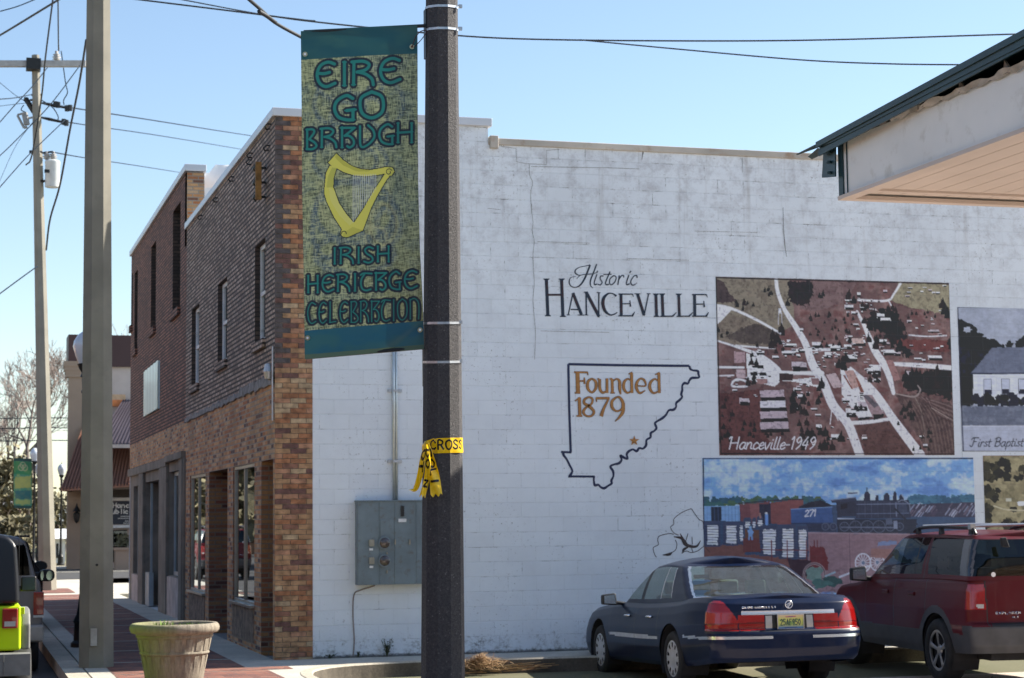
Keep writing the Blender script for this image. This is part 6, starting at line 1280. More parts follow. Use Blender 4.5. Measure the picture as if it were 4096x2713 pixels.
slope('upper_roof', [(492, 1605), (700, 1600)], [(380, 1778), (700, 1778)], -.2, -3, M['mauve'], 22); LB(382, 700, 1778, 1792, -3.05, -2.9).build('eaves_board', M['palebeige'], lib, world=True)
slope('awning', [(338, 1690), (700, 1690)], [(243, 1960), (700, 1930)], -.4, -3.2, M['rustmetal'], 34)
A = L_(338, 1690, -.4); B_ = L_(243, 1960, -3.2); Cc = L_(290, 1965, -.1); b = MB(); b.prism([A, B_, Cc], (.02, 0, -.05)); b.box(B_[0]+.1, B_[0]+12, LY-3.1, LY-.1, B_[2]+.02, B_[2]+.10)
b.build('awning_end', simple('dark_soffit', (.13, .10, .08), .8), lib, world=True)
LB(335, 700, 1920, 1988, -2.0, -.3).build('beam', simple('dark_beam', (.035, .028, .022), .8), lib, world=True)
for (x0, x1) in ((345, 440), (450, 512), (520, 640)):
    f = LB(x0, x1, 2120, 2250, -.06, -.01).build('window', M['black'], lib, world=True); p = LB(x0+3, x1-3, 2124, 2246, -.075, -.062).build('pane', M['shopglass']); p.parent = f; p.matrix_parent_inverse = Matrix.Translation(lib.location).inverted()
LB(508, 520, 2115, 2250, -.1, 0).build('window_post', M['palebeige'], lib, world=True)
sg = thing('library_sign', 'navy board with white library lettering and white borders under the awning', 'sign', tuple(L_(430, 2115, -.8)))
LB(378, 600, 2004, 2099, -.8, -.75).build('board', simple('navy_board', (.018, .024, .045), .5, var=.05), sg, world=True)
b = LB(378, 600, 1990, 2004, -.82, -.75); a, c = L_(378, 2113, -.8), L_(600, 2099, -.8); b.box(a[0], c[0], LY-.82, LY-.75, a[2], c[2]); b.build('border', M['white'], sg, world=True)
b = MB(); ssc = .0
FBL = {'H': [[(0, 0), (0, 1)], [(1, 0), (1, 1)], [(0, .5), (1, .5)]], 'a': [[(.9, .4), (.9, 1)], [(.9, .45), (.3, .38), (0, .7), (.3, 1), (.9, .9)]], 'n': [[(.05, .4), (.05, 1)], [(.05, .55), (.5, .38), (.9, .55), (.9, 1)]], 'c': [[(.9, .5), (.5, .38), (.05, .7), (.5, 1), (.9, .9)]],
       'e': [[(.05, .7), (.9, .68), (.5, .38), (.05, .7), (.5, 1), (.9, .9)]], 'v': [[(0, .4), (.5, 1), (.95, .4)]], 'i': [[(.5, .42), (.5, 1)], [(.5, .12), (.5, .2)]], 'l': [[(.5, 0), (.5, 1)]], 'u': [[(.05, .4), (.1, .9), (.5, 1), (.9, .85)], [(.9, .4), (.9, 1)]],
       'b': [[(.05, 0), (.05, 1)], [(.05, .5), (.5, .38), (.95, .7), (.5, 1), (.05, .9)]], 'P': [[(.05, 0), (.05, 1)], [(.05, 0), (.7, .0), (.9, .25), (.7, .5), (.05, .5)]], 'L': [[(.05, 0), (.05, 1), (.9, 1)]], 'r': [[(.1, .4), (.1, 1)], [(.1, .6), (.5, .4), (.85, .42)]], 'y': [[(.05, .4), (.5, 1)], [(.95, .4), (.3, 1.3)]]}
oi = [0]
def flat_text(b, txt, x, y, w, h, st, P, up_):
    for ch_ in txt:
        for s_ in FBL.get(ch_, []):
            Q = [np.array((x+a*w*.78, y+q*h)) for a, q in s_]
            for p0, p1 in zip(Q[:-1], Q[1:]):
                t = (p1-p0)/(np.linalg.norm(p1-p0)+1e-9); n = np.array((-t[1], t[0]))*st/2; oi[0] += 1; o = -.0006*oi[0]; e = t*st*.3
                b.face([P(*(p0+n-e), o), P(*(p1+n+e), o), P(*(p1-n+e), o), P(*(p0-n-e), o)])
        x += w if ch_ not in 'il' else w*.6
P2 = lambda x, y, o: L_(x, y, -.81+o)
flat_text(b, 'Hanceville', 452, 2012, 17, 19, 4.2, P2, 0); flat_text(b, 'Public Library', 430, 2036, 16.5, 19, 4.2, P2, 0)
for (x0, x1, y) in ((483, 518, 2064), (472, 518, 2072), (500, 518, 2083), (494, 518, 2091)):
    x = x0
    while x < x1: oi[0] += 1; q = -.81-.0006*oi[0]; b.face([L_(x, y, q), L_(x+4, y, q), L_(x+4, y+4, q), L_(x, y+4, q)]); x += 6
b.build('lettering', M['white'], sg, world=True)
wl_ = thing('wall_lantern', 'small black wall lantern on the beige pier below the awning', 'lantern', tuple(L_(307, 2070, -.6))); b = MB(); p = L_(307, 2060, -.7); b.lathe([(0, -.35), (.06, -.3), (.10, -.2), (.14, .05), (.05, .12), (.16, .14), (.04, .35), (0, .5)], (p[0], p[1], p[2]), 8); b.build('lantern_body', M['darkmetal'], wl_, world=True)
bx_ = thing('stone_planter_box', 'low pale concrete planter box with shrubs in front of the far windows', 'planter', tuple(L_(480, 2265, -2.5))); a, c = L_(462, 2290, -3), L_(560, 2200, -3)
b = MB(); b.box(a[0], c[0], LY-3, LY-2.2, SW, c[2]); b.box(a[0]-.06, c[0]+.06, LY-3.06, LY-2.14, c[2], c[2]+.1); b.build('box', M['beige'], bx_, world=True)
b = MB(); rr = random.Random(3)
for k in range(260): x, y, z = rr.uniform(a[0], c[0]), LY-2.6+rr.uniform(-.35, .35), c[2]+.1+rr.random()*.45; d = np.array((rr.uniform(-.1, .1), rr.uniform(-.1, .1), rr.uniform(-.05, .1))); b.add([(x, y, z), (x+.09, y, z+.03), tuple(np.array((x, y, z))+d+(.05, 0, .08))], [(0, 1, 2)])
b.build('shrub', simple('dry_shrub', (.12, .12, .07), .9, var=.4), bx_, world=True)
# white shed, green building, far roofs
def place(x, y, d): p = pD(x, y, d); return p
def farbox(name, label, cat, x0, x1, y0, y1, d, depth, wall, roof=None, rh=0, win=None):
    a, c = pD(x0, y1, d), pD(x1, y0, d); w = c[0]-a[0]; t = thing(name, label, cat, (float(a[0]), float(a[1]), 0)); b = MB(); b.box(a[0], a[0]+w, a[1], a[1]+depth, -.1, c[2]); b.build('wall', wall, t, world=True)
    if roof:
        b = MB(); z = c[2]; b.prism([(a[0]-.4, a[1]-.4, z), (a[0]-.4, a[1]+depth+.4, z), (a[0]-.4, a[1]+depth/2, z+rh)], (w+.8, 0, 0)); b.build('roof', roof, t, world=True)
    for (u0, u1, v0, v1) in win or []:
        b = MB(); b.box(a[0]+w*u0, a[0]+w*u1, a[1]-.05, a[1], c[2]*v0, c[2]*v1); b.build('window', M['void'], t, world=True)
    return t
farbox('white_shed', 'small bright white sunlit shed between the far lamp and the beige building', 'shed', 205, 262, 2155, 2260, 98, 5, simple('bright_white_boards', (.82, .82, .80), .6, var=.05), M['white'], .5, [(.35, .5, .2, .8)])
farbox('green_building', 'low green metal building behind the white shed', 'building', 170, 262, 2085, 2160, 128, 12, simple('green_siding', (.05, .16, .11), .6, var=.1), simple('grey_roof', (.20, .22, .22), .7), 1.0, [(.2, .3, .3, .7), (.6, .7, .3, .7)])
farbox('grey_house', 'small blue grey house half hidden behind the parked vehicles', 'house', -220, 95, 2062, 2170, 140, 10, simple('blue_grey_siding', (.16, .18, .20), .8, var=.15), simple('pale_shingle', (.17, .17, .18), .9), 1.8, [(.7, .8, .3, .7)])
hl = MB(); n = 60; G = np.zeros((n, 8, 3))
for i in range(n):
    for j in range(8): a = i/(n-1); G[i, j] = (-140+a*300, 190+j*14, (j/7)**.6*(10+3*math.sin(a*9)+2*math.sin(a*23))-.5)
hl.grid(G, flip=True); structure(hl.build('hill', ground_mat('wooded_hillside', (.13, .08, .05, 1), (.07, .075, .035, 1), .12), smooth=True))
# ---- trees
M['bark'] = simple('grey_bark', (.16, .13, .115), .9, var=.3, scale=4); M['twig'] = simple('fine_twigs', (.26, .21, .185), .9, var=.2, scale=3)
M['leaf1'] = simple('olive_foliage', (.20, .175, .10), .8, var=.5, scale=.8); M['leaf2'] = simple('russet_foliage', (.28, .19, .13), .85, var=.4, scale=.9)
def bare_tree(base, h, label, seed, depth_=7, spread=.52, r0=.30):
    rr = random.Random(seed); t = thing('bare_tree', label, 'tree', base, group='leafless trees beyond the street end'); tb, tw = MB(), MB()
    def grow(p, d, L, r, k):
        nseg = 2 if k > 2 else 3; pts = [p]; q = p.copy(); dd = d.copy()
        for s_ in range(nseg): dd = dd+np.array([rr.gauss(0, .10), rr.gauss(0, .10), rr.gauss(.02, .05)]); dd /= np.linalg.norm(dd); q = q+dd*L/nseg; pts.append(q.copy())
        rs = [r*(1-.42*i/nseg) for i in range(nseg+1)]; (tb if k < 4 else tw).tube(pts, rs, 6 if k < 2 else 4 if k < 4 else 3, cap=False)
        if k >= depth_: return
        nb = 2 if k < 2 else 3
        for j in range(nb):
            a = rr.uniform(0, 6.283); s_ = spread*rr.uniform(.6, 1.25)*(1.0 if k else .8); ax = np.cross(dd, [math.cos(a), math.sin(a), .3]); ax /= np.linalg.norm(ax)
            nd = dd*math.cos(s_)+ax*math.sin(s_)+np.array([0, 0, .10]); nd /= np.linalg.norm(nd); st = pts[-1] if j < 2 else pts[rr.randint(1, nseg-1) if nseg > 1 else 1]
            grow(st, nd, L*rr.uniform(.62, .82), max(r*.58, .019), k+1)
    grow(np.array([0, 0, 0.]), np.array([0, 0, 1.]), h*.24, r0, 0)
    o = tb.build('trunk', M['bark'], smooth=True); o.parent = t; o = tw.build('crown', M['twig']); o.parent = t; return t
bt = [(95, 120, 16.8, 'tall bare tree behind the banner lamp post', 1), (250, 135, 19.5, 'bare tree between the slim pole and the beige building', 2), (-40, 128, 15.5, 'bare tree at the left edge of the picture', 3), (30, 150, 15, 'thin bare tree left of the slim pole, set farther back', 5)]
for x, d, h, lb, sd_ in bt: p = pD(x, 2250, d); bare_tree((float(p[0]), float(p[1]), 0), h, lb, sd_)
def leafy(x, d, w, h, label, mat, seed, n=2600, name='bushy_tree'):
    p = pD(x, 2250, d); t = thing(name, label, 'tree', (float(p[0]), float(p[1]), 0), group='leafy trees beyond the street end'); rr = np.random.default_rng(seed); b = MB(); cl = rr.random((22, 3))*[w, w, h*.75]-[w/2, w/2, 0]+[0, 0, h*.22]
    for k in range(n):
        c = cl[rr.integers(22)]; q = c+rr.normal(0, 1, 3)*[w*.12, w*.12, h*.075]; s_ = .10+.16*rr.random(); d1 = rr.normal(0, 1, 3); d1 *= s_/np.linalg.norm(d1); d2 = rr.normal(0, 1, 3); d2 *= s_/np.linalg.norm(d2); b.face([q-d1, q+d2, q+d1, q-d2])
    o = b.build('crown', mat); o.parent = t; b = MB(); b.tube([(0, 0, 0), (.05, 0, h*.3), (0, .05, h*.6)], [.18, .14, .05], 6); b.tube([(0, 0, h*.25), (w*.2, 0, h*.5)], [.09, .03], 5); b.tube([(0, 0, h*.25), (-w*.2, .1, h*.5)], [.09, .03], 5); o = b.build('trunk', M['bark']); o.parent = t
leafy(-6, 118, 3.6, 6.2, 'olive green bushy tree above the lime vehicle', M['leaf1'], 1); leafy(45, 132, 5, 3.2, 'russet bush below the small green banner', M['leaf2'], 2); leafy(228, 125, 3.0, 3.6, 'olive shrub-like tree just left of the beige building', M['leaf1'], 3, 800)
leafy(160, 150, 7, 4.6, 'low olive tree far behind the slim pole', M['leaf1'], 5, 2000); leafy(5, 105, 3, 2.4, 'low green bush just above the parked vehicles', M['leaf1'], 6, 900)
for (x_, y_, w_, h_, sd_) in ((-7.5, 62, 6, 8, 11), (-11, 84, 8, 11, 12), (-24, 12, 9, 9, 13)):
    t = thing('street_tree', 'broad leafy tree across the street, mirrored in the shop windows', 'tree', (x_, y_, 0), group='trees mirrored in the shop windows'); rr = np.random.default_rng(sd_); b = MB(); cl = rr.random((20, 3))*[w_, w_, h_*.75]-[w_/2, w_/2, 0]+[0, 0, h_*.2]
    for k in range(1500):
        q = cl[rr.integers(20)]+rr.normal(0, 1, 3)*w_*.11; d1 = rr.normal(0, .22, 3); d2 = rr.normal(0, .22, 3); b.face([q-d1, q+d2, q+d1, q-d2])
    o = b.build('crown', M['leaf1']); o.parent = t; b = MB(); b.tube([(0, 0, 0), (0, 0, h_*.6)], [.25, .1], 6); o = b.build('trunk', M['bark']); o.parent = t
# red brick block across the street: seen only mirrored in the shop windows
ob = thing('brick_block', 'orange brick building across the street, mirrored in the shop windows', 'building', (-19, 92, 0)); b = MB(); b.box(-30, -8.4, 92, 110, 0, 8); b.build('wall', M['sidebrick'], ob, world=True)
b = MB(); b.box(-26, -10, 91.9, 92, .8, 2.9); b.build('window', M['void'], ob, world=True); b = MB(); b.box(-30.2, -8.2, 91.8, 110.2, 8, 8.3); b.build('roof', M['coping'], ob, world=True); b = MB(); b.box(-25, -9.5, 91.7, 92, 3.2, 4.4); b.build('fascia_board', M['white'], ob, world=True)
st_ = thing('unseen_light_blocker', 'unseen low grey block added behind the viewer to darken car reflections and fill light', 'building', (10, -34, 0))  # added out of view to darken the cars' reflections and cut fill light
b = MB(); b.box(-14, 34, -40, -29, 0, 5.4); b.build('wall', M['greystucco'], st_, world=True); b = MB(); b.box(-14.4, 34.4, -40.4, -28.6, 5.4, 5.8); b.build('roof', M['coping'], st_, world=True)
for k in range(5): b = MB(); b.box(-11+k*8, -6+k*8, -29.0, -28.95, .8, 3.2); b.build('window', M['void'], st_, world=True)
for (y0, y1, h_, m_, lb) in ((-60, -18, 6.5, 'sidebrick', 'long low brick shop across the street, mirrored in the parked saloon'), (-17.5, 14, 8.0, 'redbrick', 'dark two storey brick building across the street, mirrored in the parked saloon'), (14.5, 50, 6.8, 'tanbrick', 'tan brick shop across the street, mirrored in the shop windows')):
    t = thing('brick_shop', lb, 'building', (-25, (y0+y1)/2, 0)); b = MB(); b.box(-32, -19, y0, y1, 0, h_); b.build('wall', M[m_], t, world=True); b = MB(); b.box(-32.2, -18.8, y0-.1, y1+.1, h_, h_+.25); b.build('roof', M['cap'], t, world=True)
    y = y0+2
    while y < y1-4: b = MB(); b.box(-19.0, -18.94, y, y+3, .7, 2.9); b.build('window', M['void'], t, world=True); y += 5
# ================================================================== VEHICLES
def loop(xr, xf, wf, rr_, rf, p, N):
    """half outline (y>=0) from rear centre to front centre; wf(x) = half width"""
    th = np.linspace(0, math.pi/2, 120); e = 2/p
    rx = xr+rr_*(1-np.cos(th)**e); ry = np.sin(th)**e
    fx = xf-rf*(1-np.cos(th[::-1])**e); fy = np.sin(th[::-1])**e
    mx = np.linspace(xr+rr_, xf-rf, 200)[1:-1]
    X = np.r_[rx, mx, fx]; Y = np.r_[ry, np.ones(len(mx)), fy]*np.array([wf(x) for x in X])
    s_ = np.r_[0, np.cumsum(np.hypot(np.diff(X), np.diff(Y)))]; u = np.linspace(0, s_[-1], N); return np.interp(u, s_, X), np.interp(u, s_, Y)
class Shell:
    def __init__(s): s.parts = {}
    def surf(s, G, cls, nrm_flip=False, arches=None, mirror=True):
        """G (n,m,3) with y>=0; cls(x,y,z,i,j)->part name or None"""
        n, m = G.shape[:2]; G = G.copy()
        if arches is not None:
            for (ax, az, ar) in arches:
                d = np.hypot(G[..., 0]-ax, G[..., 2]-az); ins = (d < ar) & (G[..., 1] > .55)
                fin = ins[:-1, :-1] & ins[1:, :-1] & ins[1:, 1:] & ins[:-1, 1:]
                s.kill = fin if not hasattr(s, 'kill') or s.kill is None or s.kill.shape != fin.shape else (s.kill | fin)
                vin = np.zeros((n, m), bool)      # inside vertices that still border a kept face
                kf = ~fin
                vin[:-1, :-1] |= kf; vin[1:, :-1] |= kf; vin[1:, 1:] |= kf; vin[:-1, 1:] |= kf
                mv = ins & vin; dd = d[mv]; G[mv, 0] = ax+(G[mv, 0]-ax)*ar/dd; G[mv, 2] = az+(G[mv, 2]-az)*ar/dd
        kill = getattr(s, 'kill', None)
        if kill is None or kill.shape != (n-1, m-1): kill = np.zeros((n-1, m-1), bool)
        du = np.gradient(G, axis=0); dv = np.gradient(G, axis=1); Nn = np.cross(du, dv); Nn /= np.linalg.norm(Nn, axis=2, keepdims=True)+1e-12
        if nrm_flip: Nn = -Nn
        C4 = (G[:-1, :-1]+G[1:, :-1]+G[1:, 1:]+G[:-1, 1:])/4
        for i in range(n-1):
            for j in range(m-1):
                if kill[i, j]: continue
                c = C4[i, j]; nm = cls(c[0], c[1], c[2], i, j)
                if nm is None: continue
                for sg_ in ((1, -1) if mirror else (1,)):
                    key = nm if not nm.endswith('*') else (nm[:-1]+('L' if sg_ > 0 else 'R'), nm[:-1])
                    P = s.parts.setdefault(key, {'v': {}, 'vl': [], 'nl': [], 'f': []}); ids = []
                    for (a, b_) in ((i, j), (i+1, j), (i+1, j+1), (i, j+1)):
                        k = (id(s), s.cur, a, b_, sg_)
                        if k not in P['v']: P['v'][k] = len(P['vl']); q = G[a, b_]; w = Nn[a, b_]; P['vl'].append((q[0], q[1]*sg_, q[2])); P['nl'].append((w[0], w[1]*sg_, w[2]))
                        ids.append(P['v'][k])
                    fl = (sg_ < 0) != nrm_flip; P['f'].append(tuple(ids[::-1]) if fl else tuple(ids))
        s.kill = None
    cur = 0
    def build(s, root, mats, solid=()):
        for key, P in s.parts.items():
            nm = key if isinstance(key, str) else key[1]
            me = bpy.data.meshes.new(nm); me.from_pydata(P['vl'], [], P['f']); me.materials.append(mats[nm]); me.polygons.foreach_set('use_smooth', [True]*len(P['f'])); me.update()
            try: me.normals_split_custom_set_from_vertices([Vector(q).normalized() if Vector(q).length > .1 else Vector((0, 0, 1)) for q in P['nl']])
            except Exception: pass
            o = _link(bpy.data.objects.new(nm, me)); o.parent = root
def np_interp(xs, ys): xs = np.array(xs); ys = np.array(ys); return lambda v: float(np.interp(v, xs, ys))
def smooth_interp(xs, ys):
    xs = np.array(xs, float); c = crom(np.c_[xs, np.array(ys, float)], 8); return lambda v: float(np.interp(v, c[:, 0], c[:, 1]))
def body_shell(sh, xr, xf, w, ztop, zbot, levels, N, rr_, rf, p, wprof, cls, deckcls, arches, crown=.03, nq=14):
    ts = levels; L = []
    for t in ts:
        X, Y = loop(xr(t), xf(t), lambda x: w(t)*wprof(x), rr_(t) if callable(rr_) else rr_, rf, p, N); Z = np.array([zbot(x)+(ztop(x)-zbot(x))*t for x in X]); L.append(np.c_[X, Y, Z])
    G = np.stack(L, 1); sh.cur += 1; sh.surf(G, cls, arches=arches, nrm_flip=True)
    T = G[:, -1, :]; q = np.linspace(1, 0, nq); D = np.stack([np.c_[T[:, 0], T[:, 1]*k, T[:, 2]+crown*(1-k*k)] for k in q], 1); sh.cur += 1; sh.surf(D, deckcls, nrm_flip=True); return G
M['tyre'] = M['rubber']
def wheel(root, x, y, r, w, kind, side):
    e = bpy.data.objects.new('wheel', None); _link(e); e.parent = root; e.location = (x, y, r); e.empty_display_size = .1
    b = MB(); b.lathe([(r*.62, -w/2), (r*.93, -w/2), (r*.985, -w*.38), (r, -w*.2), (r, w*.2), (r*.985, w*.38), (r*.93, w/2), (r*.80, w*.53), (r*.66, w*.50), (r*.63, w*.40)], (0, 0, 0), 40, 'y'); o = b.build('tyre', M['rubber'], smooth=True); o.parent = e
    s_ = side; b = MB(); yo = w*.46
    if kind == 'cap':                                  # slotted hub cap
        b.lathe([(0, yo*s_*1.0), (r*.12, yo*s_*1.0), (r*.18, yo*s_*.96), (r*.32, yo*s_*1.02), (r*.36, yo*s_*1.04)], (0, 0, 0), 32, 'y')
        for k in range(10):
            a0 = 2*math.pi*k/10; 
            for (u0, u1) in ((-.20, .20),):
                P = [(rr_*math.cos(a0+u*f), yo*s_*yy_, rr_*math.sin(a0+u*f)) for rr_, yy_, f in ((r*.36, 1.04, 1.0), (r*.52, 1.06, .92)) for u in (u0, u1)]; b.add(P, [(0, 1, 3, 2)])
        b.lathe([(r*.52, yo*s_*1.06), (r*.58, yo*s_*1.05), (r*.65, yo*s_*.98), (r*.66, yo*s_*.8)], (0, 0, 0), 40, 'y'); b.v = [(x*1.13, y_, z*1.13) for x, y_, z in b.v]; mt = M['capsilver']
    else:
        b.lathe([(r*.56, yo*s_*.95), (r*.60, yo*s_*1.0), (r*.655, yo*s_*.98), (r*.66, yo*s_*.6)], (0, 0, 0), 40, 'y'); b.lathe([(0, yo*s_*.85), (r*.14, yo*s_*.85), (r*.18, yo*s_*.7)], (0, 0, 0), 20, 'y')
        for k in range(5):
            a0 = 2*math.pi*k/5+.3; P = []
            for rr_, hw, yy_ in ((r*.12, .42, .82), (r*.35, .20, .92), (r*.58, .17, .97)): P += [(rr_*math.cos(a0-hw), yo*s_*yy_, rr_*math.sin(a0-hw)), (rr_*math.cos(a0), yo*s_*(yy_+.08), rr_*math.sin(a0)), (rr_*math.cos(a0+hw), yo*s_*yy_, rr_*math.sin(a0+hw))]
            b.add(P, [(0, 1, 4, 3), (1, 2, 5, 4), (3, 4, 7, 6), (4, 5, 8, 7)])
        mt = M['alloy']
    o = b.build('rim', mt, smooth='auto'); o.parent = e
    b = MB(); b.lathe([(0, yo*s_*.45), (r*.63, yo*s_*.45)], (0, 0, 0), 30, 'y'); o = b.build('brake', M['void']); o.parent = e
M['capsilver'] = simple('silver_hub_cap', (.62, .62, .62), .38, .5, var=.1, scale=10); M['alloy'] = simple('cast_alloy', (.50, .50, .50), .3, .8, var=.12, scale=8)
M['carglass'] = glassmat('car_window_glass', (.62, .74, .70), 1.3, .01, .10); M['sideglass'] = glassmat('car_side_glass', (.34, .42, .40), 1.0, .01, .05)
M['darkglass'] = glassmat('privacy_glass', (.05, .06, .065), .8, .01, .01); M['lens'] = None
def lens(name, c):
    t = NT(name); v = t.wallvec(); n = t.noise(t.obj(), 6, 3); t.base(t.mix(n, c, tuple(q*.55 for q in c[:3])+(1,))); t.b.inputs['Roughness'].default_value = .18; t.b.inputs['Coat Weight'].default_value = 1; t.b.inputs['Coat Roughness'].default_value = .03; return t.m
M['redlens'] = lens('red_lens', (.34, .006, .005, 1)); M['redlensdk'] = lens('dark_red_lens', (.16, .008, .008, 1)); M['clearlens'] = lens('clear_lens', (.6, .6, .58, 1))
M['tan'] = simple('pale_interior', (.45, .42, .36), .8, var=.1); M['seatgrey'] = simple('grey_seat', (.22, .24, .23), .85, var=.1)
def seats(root, rows, hw, z0, z1, mat):
    b = MB()
    for x in rows:
        for y in (-hw*.5, hw*.5):
            b.prism([(x, y-.24, z0), (x+.12, y-.24, z0), (x+.02, y-.22, z1-.16), (x-.06, y-.22, z1-.16)], (0, .46, 0)); b.box(x-.07, x+.02, y-.13, y+.13, z1-.15, z1+.02)
    o = b.build('seat', mat, bevel=.03); o.parent = root
def mirror_(root, x, y, z, s_, w=.24, h=.17, bodymat=None, chrome=None):
    b = MB(); b.prism([(x, y+s_*.03, z-h*.5), (x, y+s_*(.03+w), z-h*.42), (x, y+s_*(.03+w), z+h*.38), (x, y+s_*.05, z+h*.5)], (.10, 0, 0)); b.prism([(x+.02, y-s_*.10, z-h*.5), (x+.02, y+s_*.06, z-h*.45), (x+.02, y+s_*.06, z-h*.1), (x+.02, y-s_*.10, z-h*.25)], (.06, 0, 0))
    o = b.build('mirror', bodymat or M['black'], bevel=.02); o.parent = root
    b = MB(); b.face([(x-.003, y+s_*.055, z-h*.38), (x-.003, y+s_*(.01+w), z-h*.32), (x-.003, y+s_*(.01+w), z+h*.28), (x-.003, y+s_*.07, z+h*.38)]); g = b.build('mirror_glass', M['chrome']); g.parent = o
# ---------------------------------------------------------------- dark blue saloon
M['bluepaint'] = paint('dark_blue_paint', (.0025, .009, .034), .0, .3)
SED = thing('parked_saloon', 'dark navy blue four door saloon parked facing the mural wall', 'car', (SX, SY, .02), SA)
SED.rotation_euler = (0, .027, SA)
zt = smooth_interp([-1.5, -1.3, -.9, -.5, 0, 1.0, 2.1, 2.6, 3.2, 3.7, 4.1], [.99, 1.015, 1.04, 1.03, .985, .95, .95, .92, .87, .79, .70]); zb_ = smooth_interp([-1.5, -1.2, -.5, .5, 2.4, 3.4, 4.1], [.335, .32, .26, .23, .22, .22, .26])
xr_ = np_interp([0, .06, .2, .45, .515, .53, .60, .8, .93, 1], [-1.34, -1.40, -1.43, -1.42, -1.39, -1.325, -1.325, -1.315, -1.285, -1.22]); xf_ = np_interp([0, .1, .4, .6, .9, 1], [3.86, 3.93, 3.96, 3.90, 3.78, 3.70])
ww = np_interp([0, .06, .3, .6, .8, .93, 1], [.90, .935, .970, .972, .950, .915, .86]); wp = smooth_interp([-1.5, -1.0, -.4, .5, 1.6, 2.6, 3.4, 4.0], [.92, .955, .99, 1.0, 1.0, .995, .975, .93])
lv = np.r_[np.linspace(0, .49, 22), np.linspace(.505, .54, 5), np.linspace(.56, .9, 22), np.linspace(.915, 1, 7)]
AR = [(0.0, .335, .40), (2.91, .335, .40)]
def near(v, a, d=.008): return abs(v-a) < d
def sedcls(x, y, z, i, j):
    rear = x < -1.08
    if rear:
        if z < .655:
            if .580 < z < .612 and y > .24 and x < -1.0: return 'chrome_strip*'
            return 'bumper'
        if z < .672: return 'seam'
        # red lamps
        top = np.interp(y, [.60, .74, .80, .88, .97], [.78, 1.0, 1.01, .98, .80]); 
        if y > .60+max(0, .80-z)*.1 and .675 < z < top: 
            if near(z, .752, .010): return 'lamp_divider'
            return 'tail_light*'
        if .30 < y <= .60 and .675 < z < .845:
            if near(z, .752, .010): return 'lamp_divider'
            return 'tail_light*'
        if y <= .60 and .845 < z < .892 and y < .56: return 'chrome_bar'
        if y <= .285 and .69 < z < .845: return 'plate_recess' if y < .205 or z > .83 else 'plate_surround'
        if y <= .62 and z < .90: return 'boot_lid'
        return 'boot_lid' if y < .74 else 'body'
    if z > .22 and .580 < z < .610 and (-1.08 <= x < -.44): return 'chrome_strip*'
    if .30 < x < 2.42 and y > .6:
        if z > .36 and (near(x, 1.34) or near(x, 2.40) or (near(x, .48) and z > .55)): return 'seam'
        if .535 < z < .575 and x > .45: return 'side_moulding*'
        if z > .34 and x > .48: return 'rear_door*' if x < 1.34 else 'front_door*'
    if x > 3.55 and .55 < z < .72 and y > .45: return 'head_light*'
    if x > 3.6 and z < .55: return 'front_bumper'
    return 'body'
def seddeck(x, y, z, i, j):
    if -.40 < x < 2.15 and y < .80: return 'parcel_shelf' if x < .25 else 'cabin_floor'
    if -.52 > x > -.54: return 'seam'
    if x < -.54 and near(y, .80, .01): return 'seam'
    return 'boot_lid' if x < -.54 and y < .80 else 'body'
sh = Shell(); body_shell(sh, xr_, xf_, ww, zt, zb_, lv, 520, lambda t: .34, .55, 3.4, wp, sedcls, seddeck, AR, .035)
# greenhouse
gb = smooth_interp([-.7, -.45, 0, 1, 2, 2.4], [1.03, 1.02, .985, .945, .945, .94]); groof = smooth_interp([-.6, .2, .5, .9, 1.4, 2.4], [1.37, 1.41, 1.435, 1.447, 1.42, 1.36])
lg = np.r_[np.linspace(0, .9, 26), np.linspace(.92, 1, 6)]
gxr = np_interp([0, .3, .6, .9, 1], [-.52, -.30, -.06, .20, .34]); gxf = np_interp([0, .3, .6, .9, 1], [2.22, 1.98, 1.74, 1.48, 1.36]); gw = np_interp([0, .2, .5, .8, .92, 1], [.86, .835, .775, .70, .655, .565])
def gcls(x, y, z, i, j):
    t = lg[min(j, len(lg)-1)]; W = gw(t); xr0, xf0 = gxr(t), gxf(t)
    onrear = x < xr0+.10+.0*t and y < W-.055; onfront = x > xf0-.14 and y < W-.05
    if onrear:
        if .06 < t < .93: return 'rear_window' if y < W-.085 else 'window_chrome'
        return 'window_chrome' if .025 < t <= .06 else 'body'
    if onfront: return 'windscreen' if .05 < t < .93 else 'body'
    if .08 < t < .86 and y > .5:
        a0 = .20+.30*t; a1 = 2.12-.78*t
        if a0 < x < a1:
            if x < a0+.022 or t > .835: return 'window_trim'
            if abs(x-(.62+.1*t)) < .014: return 'window_trim'
            if abs(x-(1.33-.0*t)) < .055: return 'door_pillar'
            return 'side_window*'
    return 'body'
GG = []
for t in lg:
    X, Y = loop(gxr(t), gxf(t), lambda x: gw(t), .16+.05*(1-t), .30, 3.0, 300); GG.append(np.c_[X, Y, [gb(x)+(groof(x)-gb(x))*(1-(1-t)**1.12) for x in X]])
G = np.stack(GG, 1); sh.cur += 1; sh.surf(G, gcls, nrm_flip=True); T = G[:, -1]; D = np.stack([np.c_[T[:, 0], T[:, 1]*k, T[:, 2]+.072*(1-k*k)] for k in np.linspace(1, 0, 12)], 1); sh.cur += 1; sh.surf(D, lambda *a: 'body', nrm_flip=True)
bp = M['bluepaint']
